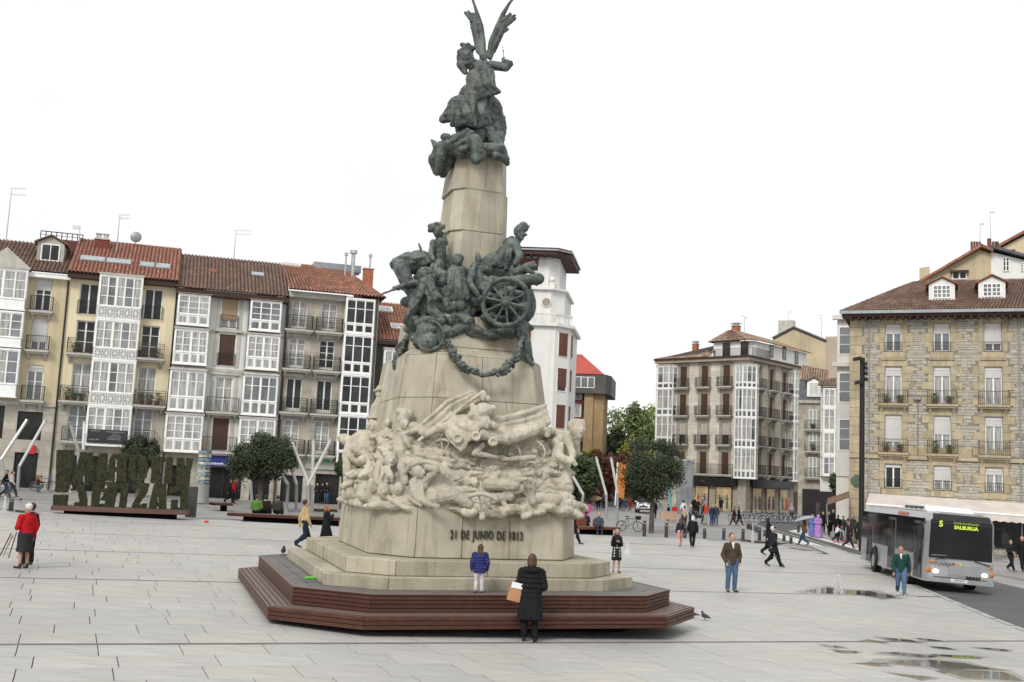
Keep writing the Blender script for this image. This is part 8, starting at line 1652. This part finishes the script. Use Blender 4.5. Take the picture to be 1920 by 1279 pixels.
# group by the kiosk and shops
for a in (((1253, 979), 946, 120, 'person in black holding a bag beside the woman in red by the kiosk', (.03,.015,.018), .84, ('trousers', BK), DARK_H, 'short', 'stand', 'down'), ((1264, 979), 945, -150, 'woman in red coat and black skirt by the glass kiosk', (.45,.02,.02), .78, ('skirt', BK), (.4,.25,.12), 'short', 'stand', 'front'),
          ((1281, 975), 938, 20, 'person in white shirt by the left shop window', (.6,.6,.62), .84, ('trousers', BK), BLACK_H, 'short', 'stand', 'down'), ((1283, 990), 949, 5, 'man in tan vest seen from behind beyond the pink-trousered girl', (.38,.32,.23), .86, ('trousers', (.06,.05,.05)), DARK_H, 'short', 'walk', 'down'), ((1294, 984), 947, -60, 'grey-haired person in grey jacket beside the man in tan vest', (.22,.21,.22), .8, ('trousers', (.04,.05,.08)), WHITE_H, 'short', 'stand', 'front'),
          ((1301, 966), 932, 160, 'dark figure at the shop entrance, left one', BK, .8, ('trousers', BK), BROWN_H, 'short', 'stand', 'down'), ((1308, 968), 936, 170, 'dark figure at the shop entrance, right one', BK, .7, ('trousers', BK), DARK_H, 'short', 'stand', 'front'), ((1316, 983), 944, 100, 'man in blue-grey jacket beside the dog', (.06,.075,.10), .82, ('trousers', (.06,.075,.10)), BROWN_H, 'short', 'stand', 'down'),
          ((1323, 984), 941, -100, 'man in orange-red jacket and grey trousers', (.50,.06,.02), .84, ('trousers', (.33,.32,.29)), GREY_H, 'short', 'stand', 'pocket'), ((1334, 985), 946, 150, 'person in navy coat left of the pair in blue', (.03,.04,.08), .72, ('trousers', (.05,.08,.16)), (.25,.13,.06), 'short', 'stand', 'down'), ((1342, 985), 945, 190, 'person in denim blue right of the pair', (.05,.05,.07), .84, ('trousers', (.07,.12,.22)), DARK_H, 'short', 'stand', 'down'),
          ((1352, 960), 933, 5, 'dark figure looking into the lit shop window', BK, .5, ('trousers', BK), DARK_H, 'short', 'stand', 'front'), ((1376, 985), 950, -80, 'left walker in dark maroon passing the bicycle rack', (.03,.015,.02), .5, ('trousers', (.08,.03,.03)), BROWN_H, 'short', 'walk', 'down'), ((1385, 984), 950, 85, 'right walker in black passing the bicycle rack', BK, .6, ('trousers', BK), BROWN_H, 'short', 'walk', 'down'),
          ((1318, 962), 933, 60, 'pale-haired figure near the shop doorway', (.25,.24,.26), .8, ('trousers', BK), WHITE_H, 'short', 'stand', 'down'), ((1484, 975), 945, 180, 'person in pale helmet at the right end of the bicycle rack', (.3,.3,.3), .8, ('trousers', BK), WHITE_H, 'short', 'stand', 'front')):
    person(*a)
dg_ = gnd(1310, 980); mb = MB(); mb.cap((-.3,0,.5), .14, (.2,0,.52), .16); mb.cap((.25,0,.58), .11, (.38,0,.72), .09); mb.cap((.4,0,.78), .09, (.54,0,.74), .05); mb.cap((-.38,0,.55), .04, (-.6,0,.66), .02)
for x, k in ((.22, .0), (-.32, -.06)):
    for y in (-.09, .09): mb.cap((x, y, .42), .065, (x+k, y, .24), .04); mb.cap((x+k, y, .24), .04, (x+.02, y, .03), .032); mb.cap((x+.02, y, .03), .032, (x+.08, y, .03), .025)
for y in (-.06, .06): mb.cap((.38, y, .84), .03, (.36, y*1.5, .78), .03)
do = empty('dog', dg_, R(170), 'black dog beside the man in the blue-grey jacket', 'dog'); blob(mb, 'body', mat('black_dog_fur', (.012,.011,.011), .8, .2, 20), do, None, .03, 2)
# right-hand crowd
for a, k in ((((1523, 1006), 965, 150, 'woman in flowing blue robe', BK, .8, ('trousers', BK), BK, 'short', 'stand', 'front'), dict(robe=(.14,.19,.50))), (((1534, 1008), 965, 190, 'woman in flowing lilac robe', BK, .8, ('trousers', BK), BK, 'short', 'stand', 'front'), dict(robe=(.38,.20,.48), fat=1.1)),
             (((1507, 1023), 975, -75, 'woman in brown top and jeans walking under a grey umbrella', (.20,.12,.05), .88, ('trousers', (.03,.06,.09)), BROWN_H, 'long', 'walk', ('up', 'down')), dict(shoes=mat('brown_boot', (.1,.05,.03), .6))), (((1554, 1006), 960, 175, 'man in shiny black leather jacket facing the square', (.03,.03,.032), .82, ('trousers', BK), BROWN_H, 'short', 'walk', 'front'), dict(fat=1.15)),
             (((1543, 1000), 960, 170, 'person in black beside the lilac robe', BK, .8, ('trousers', BK), (.2,.1,.05), 'short', 'stand', 'down'), {}), (((1562, 998), 956, 180, 'person in black behind the leather-jacketed man', BK, .7, ('trousers', BK), DARK_H, 'short', 'stand', 'down'), {}),
             (((1571, 1008), 966, 200, 'woman in dark green behind the scooter', (.04,.04,.035), .7, ('trousers', BK), (.2,.1,.05), 'short', 'stand', 'down'), {}), (((1581, 1006), 968, 190, 'man in beret and grey coat in the crowd', (.05,.055,.06), .7, ('trousers', BK), GREY_H, 'short', 'stand', 'down'), dict(hat='beret')),
             (((1565, 1017), 983, 65, 'girl in white top leaning over the scooter', (.62,.58,.62), .86, ('trousers', BK), BROWN_H, 'short', 'walk', 'reach'), dict(lean=-14)), (((1578, 1014), 986, 80, 'small child in turquoise riding the scooter', (.05,.16,.18), .8, ('trousers', (.06,.03,.05)), BROWN_H, 'short', 'stand', 'reach'), dict(child=True)),
             (((1590, 1028), 978, 95, 'woman in dark top walking beside the scooter', (.03,.02,.02), .8, ('trousers', (.04,.025,.045)), (.25,.12,.05), 'short', 'walk', 'front'), dict(shoes=mat('tan_shoe', (.2,.13,.05), .7))), (((1599, 1016), 966, 60, 'tall man in dark grey suit seen from behind', (.035,.035,.042), .76, ('trousers', (.035,.035,.042)), GREY_H, 'short', 'walk', 'down'), dict(fat=1.15)),
             (((1594, 1010), 964, 40, 'dark-haired man beyond the grey suit', (.03,.03,.05), .8, ('trousers', BK), BLACK_H, 'short', 'stand', 'down'), {}), (((1613, 1026), 969, 185, 'woman in black coat and rust-coloured boots', (.02,.022,.022), .5, ('skirt', BK), DARK_H, 'bob', 'stand', 'front'), dict(shoes=mat('rust_boot', (.3,.07,.03), .6))),
             (((1895, 1071), 1013, 160, 'woman in black with folded arms walking at the right', (.018,.02,.025), .82, ('trousers', BK), DARK_H, 'bob', 'walk', 'front'), dict(stride=.4, fat=1.1)), (((1917, 1072), 1006, 185, 'bald man in black and white striped top at the right edge', (.015,.015,.018), .84, ('trousers', BK), GREY_H, 'bald', 'walk', 'down'), dict(stride=.4, fat=1.1)),
             (((1886, 1037), 994, -80, 'man in navy jacket and white shirt seated at a cafe table', (.02,.02,.04), .8, ('trousers', BK), (.15,.05,.03), 'short', 'sit', 'lap'), dict(H=1.75)), (((1862, 1036), 1000, 20, 'dark-clothed person seated at the table by the bus', (.02,.02,.02), .8, ('trousers', BK), DARK_H, 'short', 'sit', 'lap'), dict(H=1.7)), (((1877, 1030), 988, 200, 'waiter-like dark figure under the awning', (.02,.015,.02), .8, ('trousers', BK), BLACK_H, 'short', 'stand', 'down'), {})):
    person(*a, **k)
g_ = gnd(1507, 1023); umbrella(atY(1509, 975, g_.y-.2), (.30,.32,.33), 'pale grey umbrella over the woman in brown', .75, (-8, -14, 0), .8)
sp = gnd(1575, 1018); so = empty('scooter', sp, R(5), 'small red child scooter in the crowd', 'scooter'); MB().box(-.3,-.06,.1,.3,.06,.14).build('deck', mat('red_scooter', (.4,.03,.03), .4), so); MB().tube([(.32,0,.1), (.28,0,.85)], .02, 6).build('stem', M_METAL, so); MB().tube([(.28,-.2,.85), (.28,.2,.85)], .018, 6).build('handlebar', M_TYRE, so)
for x in (-.36, .36): MB().ring((x, 0, .1), .075, .025, (0,1,0), 14, 6).build('wheel', MATS['red_scooter'], so)
bake_pending()
